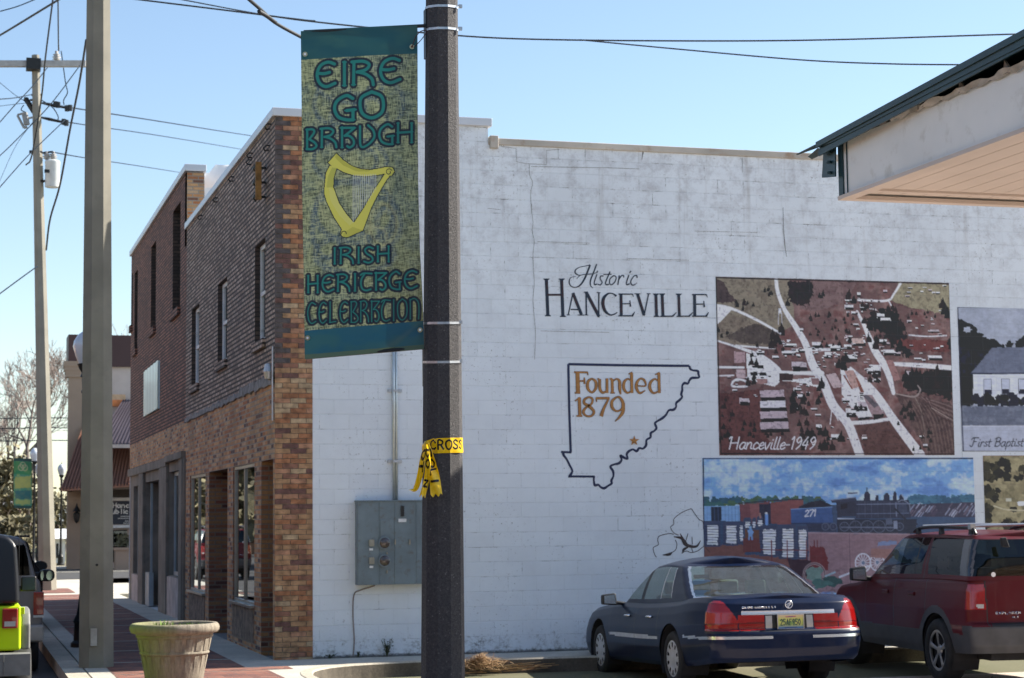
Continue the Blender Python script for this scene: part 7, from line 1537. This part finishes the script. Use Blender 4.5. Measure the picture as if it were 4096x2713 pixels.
sh.build(SED, {'body': bp, 'bumper': bp, 'front_bumper': bp, 'boot_lid': bp, 'rear_door': bp, 'front_door': bp, 'seam': M['black'], 'tail_light': M['redlens'], 'lamp_divider': M['redlensdk'], 'chrome_bar': M['chrome'], 'chrome_strip': M['chrome'], 'plate_recess': M['black'], 'plate_surround': M['alloy'], 'head_light': M['clearlens'],
     'parcel_shelf': M['tan'], 'cabin_floor': M['void'], 'side_moulding': M['capsilver'], 'rear_window': M['carglass'], 'windscreen': M['carglass'], 'side_window': M['sideglass'], 'window_chrome': M['chrome'], 'window_trim': M['capsilver'], 'door_pillar': M['black']})
def under(root, x0, x1, hw, z0, z1):
    b = MB(); b.box(x0, x1, -hw, hw, z0, z1); o = b.build('underbody', M['void']); o.parent = root
under(SED, -.95, 3.7, .60, .30, .80); under(SED, .45, 2.4, .86, .24, .6)
def wells(root, xs, r, hw, z):
    for x in xs:
        for s_ in (1, -1):
            b = MB(); A = [(x+r*math.cos(a), z+r*math.sin(a)) for a in np.linspace(-.5, math.pi+.5, 16)]; n = len(A)
            b.add([(a, s_*(hw-.015), c) for a, c in A]+[(a, s_*(hw-.34), c) for a, c in A], [(i, i+1, i+1+n, i+n) for i in range(n-1)])
            o = b.build('wheel_well', M['void']); o.parent = root
wells(SED, (0, 2.91), .398, .965, .335)
for x in (0.0, 2.91):
    for s_ in (1, -1): wheel(SED, x, s_*.835, .325, .21, 'cap', s_)
seats(SED, (.62, 1.55), .72, .75, 1.20, M['seatgrey'])
b = MB(); b.box(-.02, .16, -.16, .16, 1.0, 1.06); o = b.build('shelf_box', M['tan'], bevel=.01); o.parent = SED
b = MB(); b.box(1.5, 1.53, -.1, .1, 1.24, 1.29); o = b.build('inner_mirror', M['black']); o.parent = SED
b = MB(); b.prism([(.05, .20, 1.005), (.05, .62, .99), (.16, .62, 1.02), (.16, .20, 1.03)], (0, 0, .012)); b.prism([(.05, -.62, .99), (.05, -.20, 1.005), (.16, -.20, 1.03), (.16, -.62, 1.02)], (0, 0, .012)); o = b.build('shelf_papers', M['white']); o.parent = SED
mirror_(SED, 2.02, .93, .995, 1, .20, .155); mirror_(SED, 2.02, -.93, .995, -1, .20, .155)
b = MB()
for x in (.66, 1.52):
    for s_ in (1, -1):
        q = [(x, s_*.962, .80), (x+.06, s_*.992, .80), (x+.12, s_*.992, .80), (x+.17, s_*.962, .80)]; b.tube(q, .014, 6)
o = b.build('handle', M['chrome'], smooth=True); o.parent = SED
def plate(root, x, z, w, h):
    p = bpy.data.objects.new('number_plate', None); _link(p); p.parent = root; p.location = (x, 0, z)
    cv = Canvas(90, 46, (176, 178, 96)); cv.k = 1; n_ = vnoise(46, 90, 14, 4, 3); cv.put(np.clip((n_-.45)*4, 0, .8)*(cv.Y > 14)*(cv.Y < 36), (84, 130, 70)); cv.put(np.clip((cv.Y-33)/8, 0, 1), (60, 110, 160)); cv.put(np.clip((12-cv.Y)/8, 0, 1)*.7, (196, 170, 150))
    cv.line([(28, 6), (62, 5)], 1.6, (150, 60, 90)); cv.line([(36, 7), (40, 4), (46, 7), (52, 4)], 1.0, (90, 60, 120))
    S5 = {'2': [(.05, .2), (.5, 0), (.95, .25), (.1, 1), (1, 1)], '5': [(.9, 0), (.1, 0), (.1, .45), (.7, .42), (.95, .72), (.5, 1), (.02, .9)], 'A': [(0, 1), (.5, 0), (1, 1)], 'F': [(.95, 0), (.1, 0), (.1, 1)], '9': [(.9, .35), (.5, .55), (.08, .3), (.5, 0), (.9, .3), (.6, 1)], '0': [(.5, 0), (.05, .5), (.5, 1), (.95, .5), (.5, 0)]}
    x = 9
    for c in '25AF950':
        cv.line([(x+a*7.4, 14+q*19) for a, q in S5[c]], 1.5, (20, 50, 60), smooth=c in '2590'); 
        if c == 'A': cv.line([(x+2, 28), (x+5.6, 28)], 1.2, (20, 50, 60))
        if c == 'F': cv.line([(x+1, 23), (x+5.6, 23)], 1.2, (20, 50, 60))
        x += 10.4
    cv.line([(24, 41), (66, 41)], 1.2, (30, 60, 110))
    G = np.array([[(-.006, -(u-.5)*w, (.5-v)*h) for u in np.linspace(0, 1, 90)] for v in np.linspace(0, 1, 46)]); b = MB(); b.grid(G); o = b.build('plate_face', M['platepaint']); o.parent = p
    ca = o.data.color_attributes.new('Col', 'FLOAT_COLOR', 'POINT'); c = np.ones((90*46, 4)); c[:, :3] = cv.a.reshape(-1, 3); ca.data.foreach_set('color', c.ravel())
    b = MB(); t_ = .008
    for q in ((-w/2-t_, w/2+t_, h/2, h/2+t_), (-w/2-t_, w/2+t_, -h/2-t_, -h/2), (-w/2-t_, -w/2, -h/2, h/2), (w/2, w/2+t_, -h/2, h/2)): b.box(-.012, .004, *q)
    o = b.build('plate_frame', M['alloy']); o.parent = p
M['platepaint'] = paintedmat('plate_paint', .4)
xq = -1.355; plate(SED, xq, .762, .305, .150)
def seg_letters(root, txt, x, y0, z0, w, h, st, slant=.25, name='lettering'):
    SG = {'G': [[(1, .1), (.3, 0), (0, .5), (.3, 1), (1, .9), (1, .55), (.6, .55)]], 'R': [[(0, 1), (.1, 0), (.9, .05), (.8, .5), (.1, .5)], [(.5, .5), (.9, 1)]], 'A': [[(0, 1), (.5, 0), (1, 1)], [(.2, .65), (.8, .65)]], 'N': [[(0, 1), (0, 0), (1, 1), (1, 0)]], 'D': [[(0, 0), (0, 1), (.8, .8), (.9, .2), (0, 0)]],
          'M': [[(0, 1), (0, 0), (.5, .7), (1, 0), (1, 1)]], 'Q': [[(.5, 0), (0, .5), (.5, 1), (1, .5), (.5, 0)], [(.6, .7), (1, 1)]], 'U': [[(0, 0), (0, .9), (.9, .9), (1, 0)]], 'I': [[(.5, 0), (.5, 1)]], 'S': [[(1, .05), (.1, .1), (.2, .48), (.9, .55), (.8, .95), (0, .95)]], 'E': [[(1, 0), (0, 0), (0, 1), (1, 1)], [(0, .5), (.8, .5)]],
          'X': [[(0, 0), (1, 1)], [(1, 0), (0, 1)]], 'P': [[(0, 1), (0, 0), (1, .1), (.9, .5), (0, .55)]], 'L': [[(0, 0), (0, 1), (.9, 1)]], 'O': [[(.5, 0), (0, .5), (.5, 1), (1, .5), (.5, 0)]], 'T': [[(0, 0), (1, 0)], [(.5, 0), (.5, 1)]], 'V': [[(0, 0), (.5, 1), (1, 0)]], '4': [[(.7, 1), (.7, 0), (0, .6), (1, .6)]], '8': [[(.5, 0), (0, .25), (1, .75), (.5, 1), (0, .75), (1, .25), (.5, 0)]]}
    b = MB(); y = y0
    for c in txt:
        for s_ in SG.get(c, []):
            P = [(x, y-(a*w*.72-(q-1)*slant*h*-1), z0+(1-q)*h) for a, q in s_]; b.tube(P, st, 4)
        y -= w
    o = b.build(name, M['chrome']); o.parent = root
seg_letters(SED, 'GRAND', -1.327, .56, .918, .028, .020, .0032); seg_letters(SED, 'MARQUIS', -1.327, .405, .918, .026, .020, .0032); seg_letters(SED, 'LS', -1.327, .20, .918, .026, .022, .0032)
b = MB(); cx_ = -1.318; zc_ = .955; b.tube([(cx_-.006, .042*math.cos(a), zc_+.042*math.sin(a)) for a in np.linspace(0, 2*math.pi, 25)], .0055, 6, cap=False)
for q in (-.018, 0, .018): b.tube(crom([(cx_-.006, .022+q*.4, zc_-.024+q), (cx_-.008, .004+q*.4, zc_-.004+q*.6), (cx_-.006, -.026, zc_+.020+q*.5)], 4), .0042, 5)
o = b.build('badge', M['chrome'], smooth=True); o.parent = SED
# ---------------------------------------------------------------- red sport utility vehicle
M['redpaint'] = paint('dark_red_paint', (.085, .008, .012), .0, .4); M['clad'] = simple('grey_cladding', (.055, .058, .064), .6, var=.15, scale=5)
SUV = thing('red_suv', 'dark red sport utility vehicle with grey lower cladding parked right of the blue saloon', 'car', (UX, UY, .02), UA)
zt = smooth_interp([-1.1, 0, 1.0, 2.2, 2.6, 3.2, 3.6, 3.9], [1.22, 1.22, 1.20, 1.17, 1.10, 1.04, .97, .88]); zb_ = np_interp([-1.1, -.7, .5, 2.4, 3.6, 3.9], [.40, .38, .33, .33, .38, .42])
xr_ = np_interp([0, .1, .35, .40, .42, .6, 1], [-.96, -1.01, -1.02, -1.0, -.955, -.945, -.915]); xf_ = np_interp([0, .2, .6, .9, 1], [3.72, 3.80, 3.78, 3.68, 3.60]); ww = np_interp([0, .1, .3, .6, .85, .95, 1], [.88, .905, .925, .925, .905, .885, .86]); wp = smooth_interp([-1.1, -.7, 0, 2, 3.2, 3.9], [.955, .985, 1, 1, .985, .93])
lv = np.linspace(0, 1, 56); AR = [(0.0, .375, .44), (2.89, .375, .44)]
def suvcls(x, y, z, i, j):
    da = min(math.hypot(x-q[0], z-q[1]) for q in AR)
    if x < -.72:
        if y > .6 and da < .53 and x > -.80: return 'wheel_arch_trim*'
        if z < .70: return 'bumper'
        if y < .66 and z < .735: return 'seam'
        if z > .89 and z < 1.175 and y > .70 and x < -.80: return 'tail_light*' if not (.905 < z < .955 and .72 < y < .80) else 'reversing_light'
        if (near(y, .69, .008) or near(z, 1.10, .006) and y < .69): return 'seam'
        return 'tailgate' if y < .69 else 'body'
    if y > .6 and da < .53: return 'wheel_arch_trim*'
    if z < .60 and x < 3.3: return 'side_cladding*'
    if x > 3.5: return 'front_bumper' if z < .66 else 'head_light*' if (.78 < z < .95 and y > .5) else 'body'
    if .02 < x < 2.3 and y > .6:
        if (near(x, 1.28) or near(x, 2.24)): return 'seam'
        if near(x, .30+.0*z, .008) and z > .78: return 'seam'
        if x > .50 or (x > .30 and z > .78): return 'rear_door*' if x < 1.28 else 'front_door*'
    return 'body'
sh = Shell(); body_shell(sh, xr_, xf_, ww, zt, zb_, lv, 440, .18, .45, 3.6, wp, suvcls, lambda x, y, z, i, j: 'cabin_floor' if -.85 < x < 2.1 and y < .82 else 'body', AR, .03)
gb = smooth_interp([-1.1, 0, 2.2, 2.5], [1.215, 1.215, 1.165, 1.15]); groof = smooth_interp([-1.0, -.5, .6, 1.3, 1.7, 2.4], [1.70, 1.725, 1.735, 1.72, 1.68, 1.60]); lg = np.r_[np.linspace(0, .92, 30), np.linspace(.94, 1, 5)]
gxr = np_interp([0, .5, .93, 1], [-.92, -.84, -.76, -.70]); gxf = np_interp([0, .3, .6, .92, 1], [2.36, 2.10, 1.86, 1.60, 1.50]); gw = np_interp([0, .3, .7, .92, 1], [.875, .845, .775, .725, .68])
def ucls(x, y, z, i, j):
    t = lg[min(j, len(lg)-1)]; W = gw(t); xr0, xf0 = gxr(t), gxf(t)
    if x < xr0+.10 and y < W-.03: return ('rear_window' if y < W-.055 else 'window_chrome') if .08 < t < .90 else 'tailgate'
    if x > xf0-.16 and y < W-.05: return 'windscreen' if .05 < t < .92 else 'body'
    if .07 < t < .90 and y > .5:
        if x < xr0+.30: return 'rear_pillar*'
        if xr0+.30 <= x < .30+.12*t: return 'quarter_window*'
        if .52-.05*t < x < 1.20: return 'window_trim' if abs(x-(.72+.0*t)) < .018 else 'rear_side_window*'
        if 1.20 <= x < 1.34: return 'rear_pillar*'
        if 1.34 <= x < 2.18-.62*t: return 'window_trim' if abs(x-(1.98-.1*t)) < .012 and t < .3 else 'front_side_window*'
    if x > 0 and (near(x, .42-.02*t, .008)): return 'seam'
    return 'body'
GG = []
for t in lg:
    X, Y = loop(gxr(t), gxf(t), lambda x: gw(t), .14, .32, 3.6, 280); GG.append(np.c_[X, Y, [gb(x)+(groof(x)-gb(x))*(1-(1-t)**1.06) for x in X]])
G = np.stack(GG, 1); sh.cur += 1; sh.surf(G, ucls, nrm_flip=True); T = G[:, -1]; D = np.stack([np.c_[T[:, 0], T[:, 1]*k, T[:, 2]+.05*(1-k*k)] for k in np.linspace(1, 0, 12)], 1); sh.cur += 1; sh.surf(D, lambda *a: 'body', nrm_flip=True)
rp = M['redpaint']
sh.build(SUV, {'body': rp, 'tailgate': rp, 'rear_door': rp, 'front_door': rp, 'bumper': M['clad'], 'front_bumper': M['clad'], 'wheel_arch_trim': M['clad'], 'side_cladding': M['clad'], 'seam': M['black'], 'tail_light': M['redlens'], 'reversing_light': M['clearlens'], 'head_light': M['clearlens'], 'cabin_floor': M['void'],
     'rear_window': M['darkglass'], 'windscreen': M['carglass'], 'quarter_window': M['darkglass'], 'rear_side_window': M['darkglass'], 'front_side_window': M['sideglass'], 'rear_pillar': simple('gloss_black', (.012, .014, .02), .15, coat=1, var=0), 'window_trim': M['black'], 'window_chrome': simple('grey_edge', (.10, .10, .11), .4)})
under(SUV, -.8, 3.5, .60, .30, .95); under(SUV, .5, 2.35, .80, .34, .9); wells(SUV, (0, 2.89), .438, .915, .375)
for x in (0.0, 2.89):
    for s_ in (1, -1): wheel(SUV, x, s_*.80, .375, .235, 'alloy', s_)
seats(SUV, (.55, 1.5), .74, .95, 1.45, M['seatgrey']); mirror_(SUV, 2.10, .90, 1.22, 1, .22, .20); mirror_(SUV, 2.10, -.90, 1.22, -1, .22, .20)
b = MB()
for x in (.62, 1.45):
    for s_ in (1, -1): b.box(x, x+.19, s_*.905, s_*.935, .995, 1.04)
o = b.build('handle', rp, bevel=.012); o.parent = SUV
b = MB()
for s_ in (1, -1):
    b.tube(crom([(-.62, s_*.66, 1.745), (-.55, s_*.66, 1.80), (-.3, s_*.655, 1.815), (.5, s_*.65, 1.825), (1.05, s_*.645, 1.805), (1.22, s_*.64, 1.765)], 5), .020, 8)
    for x in (-.50, .35, 1.05): b.prism([(x-.05, s_*.655-.02, 1.735), (x+.05, s_*.655-.02, 1.735), (x+.03, s_*.655-.02, 1.81), (x-.03, s_*.655-.02, 1.81)], (0, .04, 0))
o = b.build('roof_rail', M['black'], smooth='auto'); o.parent = SUV
b = MB()
for x in (-.52, .9): b.tube([(x, -.66, 1.835), (x, 0, 1.85), (x, .66, 1.835)], .016, 8); 
for s_ in (1, -1): b.box(-.56, -.48, s_*.63, s_*.69, 1.80, 1.86)
o = b.build('cross_bar', M['alloy'], smooth='auto'); o.parent = SUV
b = MB(); b.tube([(-.93, .10, 1.30), (-.955, -.05, 1.285), (-.95, -.42, 1.29)], .010, 6); b.lathe([(0, -.03), (.03, 0), (0, .03)], (-.93, .10, 1.30), 8); o = b.build('wiper', M['black']); o.parent = SUV
b = MB(); b.prism([(-.93, .50, 1.60), (-.90, .50, 1.70), (-.90, .44, 1.71), (-.95, .42, 1.59)], (-.04, -.01, 0)); o = b.build('washer_arm', M['rubber'], bevel=.01); o.parent = SUV
b = MB(); b.lathe([(0, -.925), (.028, -.925)], (0, 0, 0), 14, 'x'); o = b.build('sticker', M['white']); o.parent = SUV; o.location = (-.003, .60, 1.285)
seg_letters(SUV, 'EXPLORER', -.958, .60, .835, .040, .024, .0036); seg_letters(SUV, 'XLT', -.958, .40, .79, .030, .018, .003)
# ---------------------------------------------------------------- copy mirrored in the shop window
c = copy_tree(SUV); c.location = (-4.7, 41, .02); c.rotation_euler = (0, 0, math.radians(90)); c['label'] = 'red vehicle parked farther up the street, seen mirrored in the shop window'
# ---------------------------------------------------------------- lime green off-roader at the left edge (rear right corner shows)
M['lime'] = paint('lime_green_paint', (.50, .72, .008), .0, .35); M['hardtop'] = simple('black_hard_top', (.009, .010, .013), .35, var=.1, scale=3); M['flare'] = simple('grey_textured_plastic', (.19, .19, .18), .65, var=.15, scale=8)
dj = 18.4; pj = pD(122, 2650, dj); JX = float(pj[0]); JY = float(pj[1])      # right rear corner of the vehicle
jp = thing('lime_offroader', 'lime green off road vehicle with black hard top parked at the left edge', 'car', (JX-.9, JY+.2, 0))
def J(b, n, m, **k): return b.build(n, m, jp, world=True, **k)
jz = lambda y, d=dj: float(pD(80, y, d)[2]); jx = lambda x, d=dj: float(pD(x, 2400, d)[0])
xl, xr2 = JX-1.62, jx(86)
b = MB(); b.box(xl-.02, xr2, JY, JY+3.9, jz(2602), jz(2422)); J(b, 'body', M['lime'], bevel=.03)
b = MB(); n_ = 2; b.prism([(xl+.02, JY-.0, jz(2418)), (xr2-.01, JY, jz(2418)), (xr2-.05, JY+.02, jz(2180)), (xr2-.13, JY+.06, jz(2142)), (xr2-.30, JY+.1, jz(2128)), (xl+.2, JY+.1, jz(2128)), (xl+.06, JY+.03, jz(2180))], (0, 2.3, 0)); J(b, 'hard_top', M['hardtop'], bevel=.05)
b = MB(); b.box(xr2-.11, xr2-.075, JY+.28, JY+.85, jz(2385), jz(2185)); J(b, 'side_window', M['darkglass'])
b = MB(); b.box(xl+.25, xr2-.28, JY-.012, JY+.0, jz(2400), jz(2190)); J(b, 'rear_window', M['darkglass'])
b = MB(); b.box(xl-.08, jx(121), JY-.28, JY-.03, jz(2694), jz(2608)); b.box(jx(14), jx(16), JY-.29, JY-.27, jz(2690), jz(2612)); J(b, 'bumper', M['flare'], bevel=.035)
for xx_, s_ in ((xr2, 1), (xl, -1)):
    b = MB(); w_ = jx(124)-xr2; xo = xx_ if s_ > 0 else xx_-w_; A = [(JY+.06, jz(2600)), (JY+.06, jz(2500)), (JY+.14, jz(2455)), (JY+.28, jz(2438)), (JY+.70, jz(2438)), (JY+.92, jz(2500)), (JY+1.0, jz(2600))]; b.prism([(xo, a, c) for a, c in A]+[(xo, a, c) for a, c in [(JY+.9, jz(2600)), (JY+.82, jz(2520)), (JY+.66, jz(2470)), (JY+.34, jz(2470)), (JY+.22, jz(2510)), (JY+.18, jz(2600))]], (w_, 0, 0)); J(b, 'fender_flare', M['flare'], bevel=.02)
    b = MB(); x0, x1 = (jx(8, dj), jx(71, dj)) if s_ > 0 else (xl+.02, xl+.17); b.box(x0, x1, JY-.07, JY-.0, jz(2512), jz(2432)); tl_ = J(b, 'tail_light', M['redlens'], bevel=.012)
    b = MB(); b.box(x0+.022, x1-.022, JY-.076, JY-.072, jz(2503), jz(2483)); o = b.build('reversing_light', M['clearlens'], None); o.parent = tl_; o.matrix_parent_inverse = Matrix.Translation(jp.location).inverted()
for (xq_, s_) in ((xr2+.0, 1), (xl, -1)):
    for yq in (JY+.52, JY+2.95):
        e = bpy.data.objects.new('wheel', None); _link(e); e.parent = jp; e.location = (xq_-.02*s_-jp.location[0], yq-jp.location[1], .40)
        b = MB(); b.lathe([(.22, -.13), (.38, -.13), (.405, -.08), (.405, .08), (.38, .13), (.22, .13)], (0, 0, 0), 28, 'x'); o = b.build('tyre', M['rubber'], smooth=True); o.parent = e
        b = MB(); b.lathe([(0, .08*s_), (.2, .10*s_), (.23, .12*s_)], (0, 0, 0), 20, 'x'); o = b.build('rim', M['alloy'], smooth=True); o.parent = e
b = MB(); b.lathe([(.18, -.14), (.36, -.14), (.39, -.06), (.39, .06), (.36, .1), (0, .1)], ((xl+xr2)/2, JY-.18, 1.02), 28, 'y'); J(b, 'spare_wheel', M['rubber'], smooth=True)
b = MB(); mx = jx(85, 19.6); xm0, xm1 = float(pD(84, 2300, 20.4)[0]), float(pD(147, 2300, 20.4)[0]); zm0, zm1 = float(pD(100, 2366, 20.4)[2]), float(pD(100, 2305, 20.4)[2]); ym = float(pD(110, 2330, 20.4)[1])
b.box(xm0, xm1, ym, ym+.1, zm0, zm1); b.box(xr2-.1, xm0+.03, ym+.03, ym+.08, zm0, zm0+.06); mo = J(b, 'mirror', M['black'], bevel=.02); b = MB(); b.box(xm0+.016, xm1-.016, ym-.004, ym-.002, zm0+.016, zm1-.016); o = b.build('mirror_glass', simple('dark_mirror_glass', (.03, .05, .07), .15, var=.1)); o.parent = mo; o.matrix_parent_inverse = Matrix.Translation(jp.location).inverted()
b = MB(); p0, p1 = pD(73, 2425, 19.5), pD(77, 2118, 19.5); b.tube([p0, p1], .004, 5); J(b, 'aerial', M['black'])
b = MB(); b.box(xr2-.02, xr2+.03, JY+.02, JY+.10, jz(2458), jz(2430)); J(b, 'hinge', M['lime'], bevel=.006)
under_ = MB(); under_.box(xl+.2, xr2-.15, JY+.1, JY+3.7, .3, jz(2600)); J(under_, 'underbody', M['void'])
b = MB(); b.box(xl+.05, xr2-.05, JY+2.2, JY+3.6, jz(2422), jz(2405)); J(b, 'bonnet', M['lime'], bevel=.03)
# ---------------------------------------------------------------- grey wagon in front of it
dg = 25.5; g0 = pD(168, 2470, dg); GX, GY = float(g0[0]), float(g0[1]); gw_ = thing('grey_wagon', 'dusty grey tall wagon with red tail light parked beyond the lime vehicle', 'car', (GX-.95, GY, 0)); gz = lambda y: float(pD(140, y, dg)[2]); gx = lambda x: float(pD(x, 2350, dg)[0])
M['greypaint'] = paint('warm_grey_paint', (.17, .16, .165), .3, .4)
def Gb(b, n, m, **k): return b.build(n, m, gw_, world=True, **k)
sec = [(GX, .42), (GX+.01, gz(2470)), (GX-.02, gz(2330)), (gx(142), gz(2306)), (gx(120), gz(2230)), (gx(104), gz(2180)), (gx(92), gz(2158)), (gx(70), gz(2148)), (gx(40), gz(2143))]; lefts = [(2*(GX-.98)-x, z) for x, z in sec[::-1]]
b = MB(); b.prism([(x, GY, z) for x, z in sec+lefts], (0, 3.9, 0)); b.box(GX-1.9, GX-.05, GY+3.9, GY+5.0, .42, 1.12); Gb(b, 'body', M['greypaint'], bevel=.05)
b = MB(); P = [(gx(118), gz(2300)), (gx(110), gz(2235)), (gx(98), gz(2185)), (gx(88), gz(2172)), (gx(84), gz(2300))]; b.prism([(x, GY-.012, z) for x, z in [(q[0], q[1]) for q in P]], (0, .01, 0)); b.prism([(gx(92), GY-.012, gz(2300)), (gx(92), GY-.012, gz(2180)), (2*(GX-.98)-gx(92), GY-.012, gz(2180)), (2*(GX-.98)-gx(92), GY-.012, gz(2300))], (0, .009, 0)); Gb(b, 'rear_window', M['darkglass'])
b = MB(); pts = [(gx(139), GY+.5, gz(2300)), (gx(139), GY+3.6, gz(2300)), (gx(118), GY+3.4, gz(2200)), (gx(118), GY+.5, gz(2200))]; b.prism([(p[0]+.015, p[1], p[2]) for p in pts], (.006, 0, 0)); Gb(b, 'side_window', M['darkglass'])
for s_ in (0, 1):
    x0, x1 = (gx(134), GX+.02) if s_ == 0 else (2*(GX-.98)-GX-.02, 2*(GX-.98)-gx(134)); b = MB(); b.box(x0, x1, GY-.03, GY+.12, gz(2460), gz(2368)); Gb(b, 'tail_light', M['redlens'], bevel=.01)
    b = MB(); b.box(x0, x1, GY-.032, GY+.1, gz(2470), gz(2461)); Gb(b, 'reversing_light', M['clearlens'])
b = MB(); b.box(GX-1.98, GX+.02, GY-.16, GY+.1, .44, .66); Gb(b, 'bumper', simple('pale_dusty_bumper', (.38, .34, .30), .5, .2), bevel=.03)
for x in (GX-.14, GX-1.82):
    for y in (GY+.75, GY+4.1):
        e = bpy.data.objects.new('wheel', None); _link(e); e.parent = gw_; e.location = (x-gw_.location[0], y-gw_.location[1], .37); b = MB(); b.lathe([(.2, -.12), (.35, -.12), (.37, -.07), (.37, .07), (.35, .12), (.2, .12)], (0, 0, 0), 24, 'x'); o = b.build('tyre', M['rubber'], smooth=True); o.parent = e
        b = MB(); b.lathe([(0, .06), (.2, .09), (.22, .11)], (0, 0, 0), 18, 'x'); o = b.build('rim', M['alloy']); o.parent = e
x0, x1 = float(pD(155, 2300, 28)[0]), float(pD(220, 2300, 28)[0]); zc_, zh_ = float(pD(190, 2302, 28)[2]), .5*48*28/FPX; yc_ = float(pD(190, 2300, 28)[1])
b = MB(); pts = [((x0+x1)/2+(x1-x0)/2*math.copysign(abs(math.cos(a))**.7, math.cos(a)), zc_+zh_*math.copysign(abs(math.sin(a))**.8, math.sin(a))) for a in np.linspace(0, 6.283, 18)[:-1]]; b.prism([(x, yc_, z) for x, z in pts], (0, .14, 0)); b.box(GX-.1, x0+.05, yc_+.04, yc_+.09, zc_-.05, zc_+.05); mo = Gb(b, 'mirror', M['black'], bevel=.02)
for (a0, a1) in ((162, 174), (185, 212)):
    b = MB(); xa, xb = float(pD(a0, 2300, 28)[0]), float(pD(a1, 2300, 28)[0]); pts = [((xa+xb)/2+(xb-xa)/2*math.cos(a), zc_+zh_*.78*math.sin(a)) for a in np.linspace(0, 6.283, 15)[:-1]]; b.prism([(x, yc_-.006, z) for x, z in pts], (0, .004, 0)); o = b.build('mirror_glass', simple('mirror_reflection_glass', (.55, .75, .70), .05, 1.0, var=.0)); o.parent = mo; o.matrix_parent_inverse = Matrix.Translation(gw_.location).inverted()
# ---------------------------------------------------------------- third vehicle, nearly hidden
d3 = 33.; q0 = pD(120, 2300, d3); bc = thing('black_suv', 'black vehicle with roof rack barely visible beyond the grey wagon', 'car', (float(q0[0])-.95, float(q0[1]), 0)); X3, Y3 = float(q0[0]), float(q0[1]); z3 = lambda y: float(pD(100, y, d3)[2])
b = MB(); xx3 = lambda x: float(pD(x, 2250, d3)[0]); b.prism([(X3+.22, Y3, .4), (X3+.22, Y3, 1.15), (xx3(128), Y3, z3(2235)), (xx3(112), Y3, z3(2166)), (xx3(60), Y3, z3(2158)), (X3-1.6, Y3, z3(2166)), (X3-1.75, Y3, 1.15), (X3-1.75, Y3, .4)], (0, 4.2, 0)); b.build('body', paint('black_paint', (.012, .013, .016), .2), bc, world=True, bevel=.06)
b = MB(); b.prism([(xx3(118), Y3-.01, z3(2230)), (xx3(108), Y3-.01, z3(2176)), (xx3(40), Y3-.01, z3(2176)), (xx3(40), Y3-.01, z3(2230))], (0, .008, 0)); b.build('rear_window', M['carglass'], bc, world=True)
b = MB(); b.box(xx3(60), xx3(121), Y3+.3, Y3+.36, z3(2150), z3(2142)); b.box(xx3(118), xx3(121), Y3+.3, Y3+2.4, z3(2152), z3(2143)); b.build('roof_rail', M['black'], bc, world=True)
b = MB(); p = pD(162, 2264, d3+1); pts = [(p[0]+.125*math.cos(a), p[2]+.09*math.sin(a)) for a in np.linspace(0, 6.283, 14)[:-1]]; b.prism([(x, p[1], z) for x, z in pts], (0, .15, 0)); b.box(X3+.15, p[0]-.05, p[1]+.03, p[1]+.08, p[2]-.08, p[2]-.02); b.build('mirror', M['black'], bc, world=True, bevel=.02)
for x in (X3+.08, X3-1.6):
    for y in (Y3+.8, Y3+3.5): e = bpy.data.objects.new('wheel', None); _link(e); e.parent = bc; e.location = (x-bc.location[0], y-bc.location[1], .37); b = MB(); b.lathe([(.2, -.12), (.35, -.12), (.37, -.07), (.37, .07), (.35, .12), (0, .12)], (0, 0, 0), 20, 'x'); o = b.build('tyre', M['rubber'], smooth=True); o.parent = e
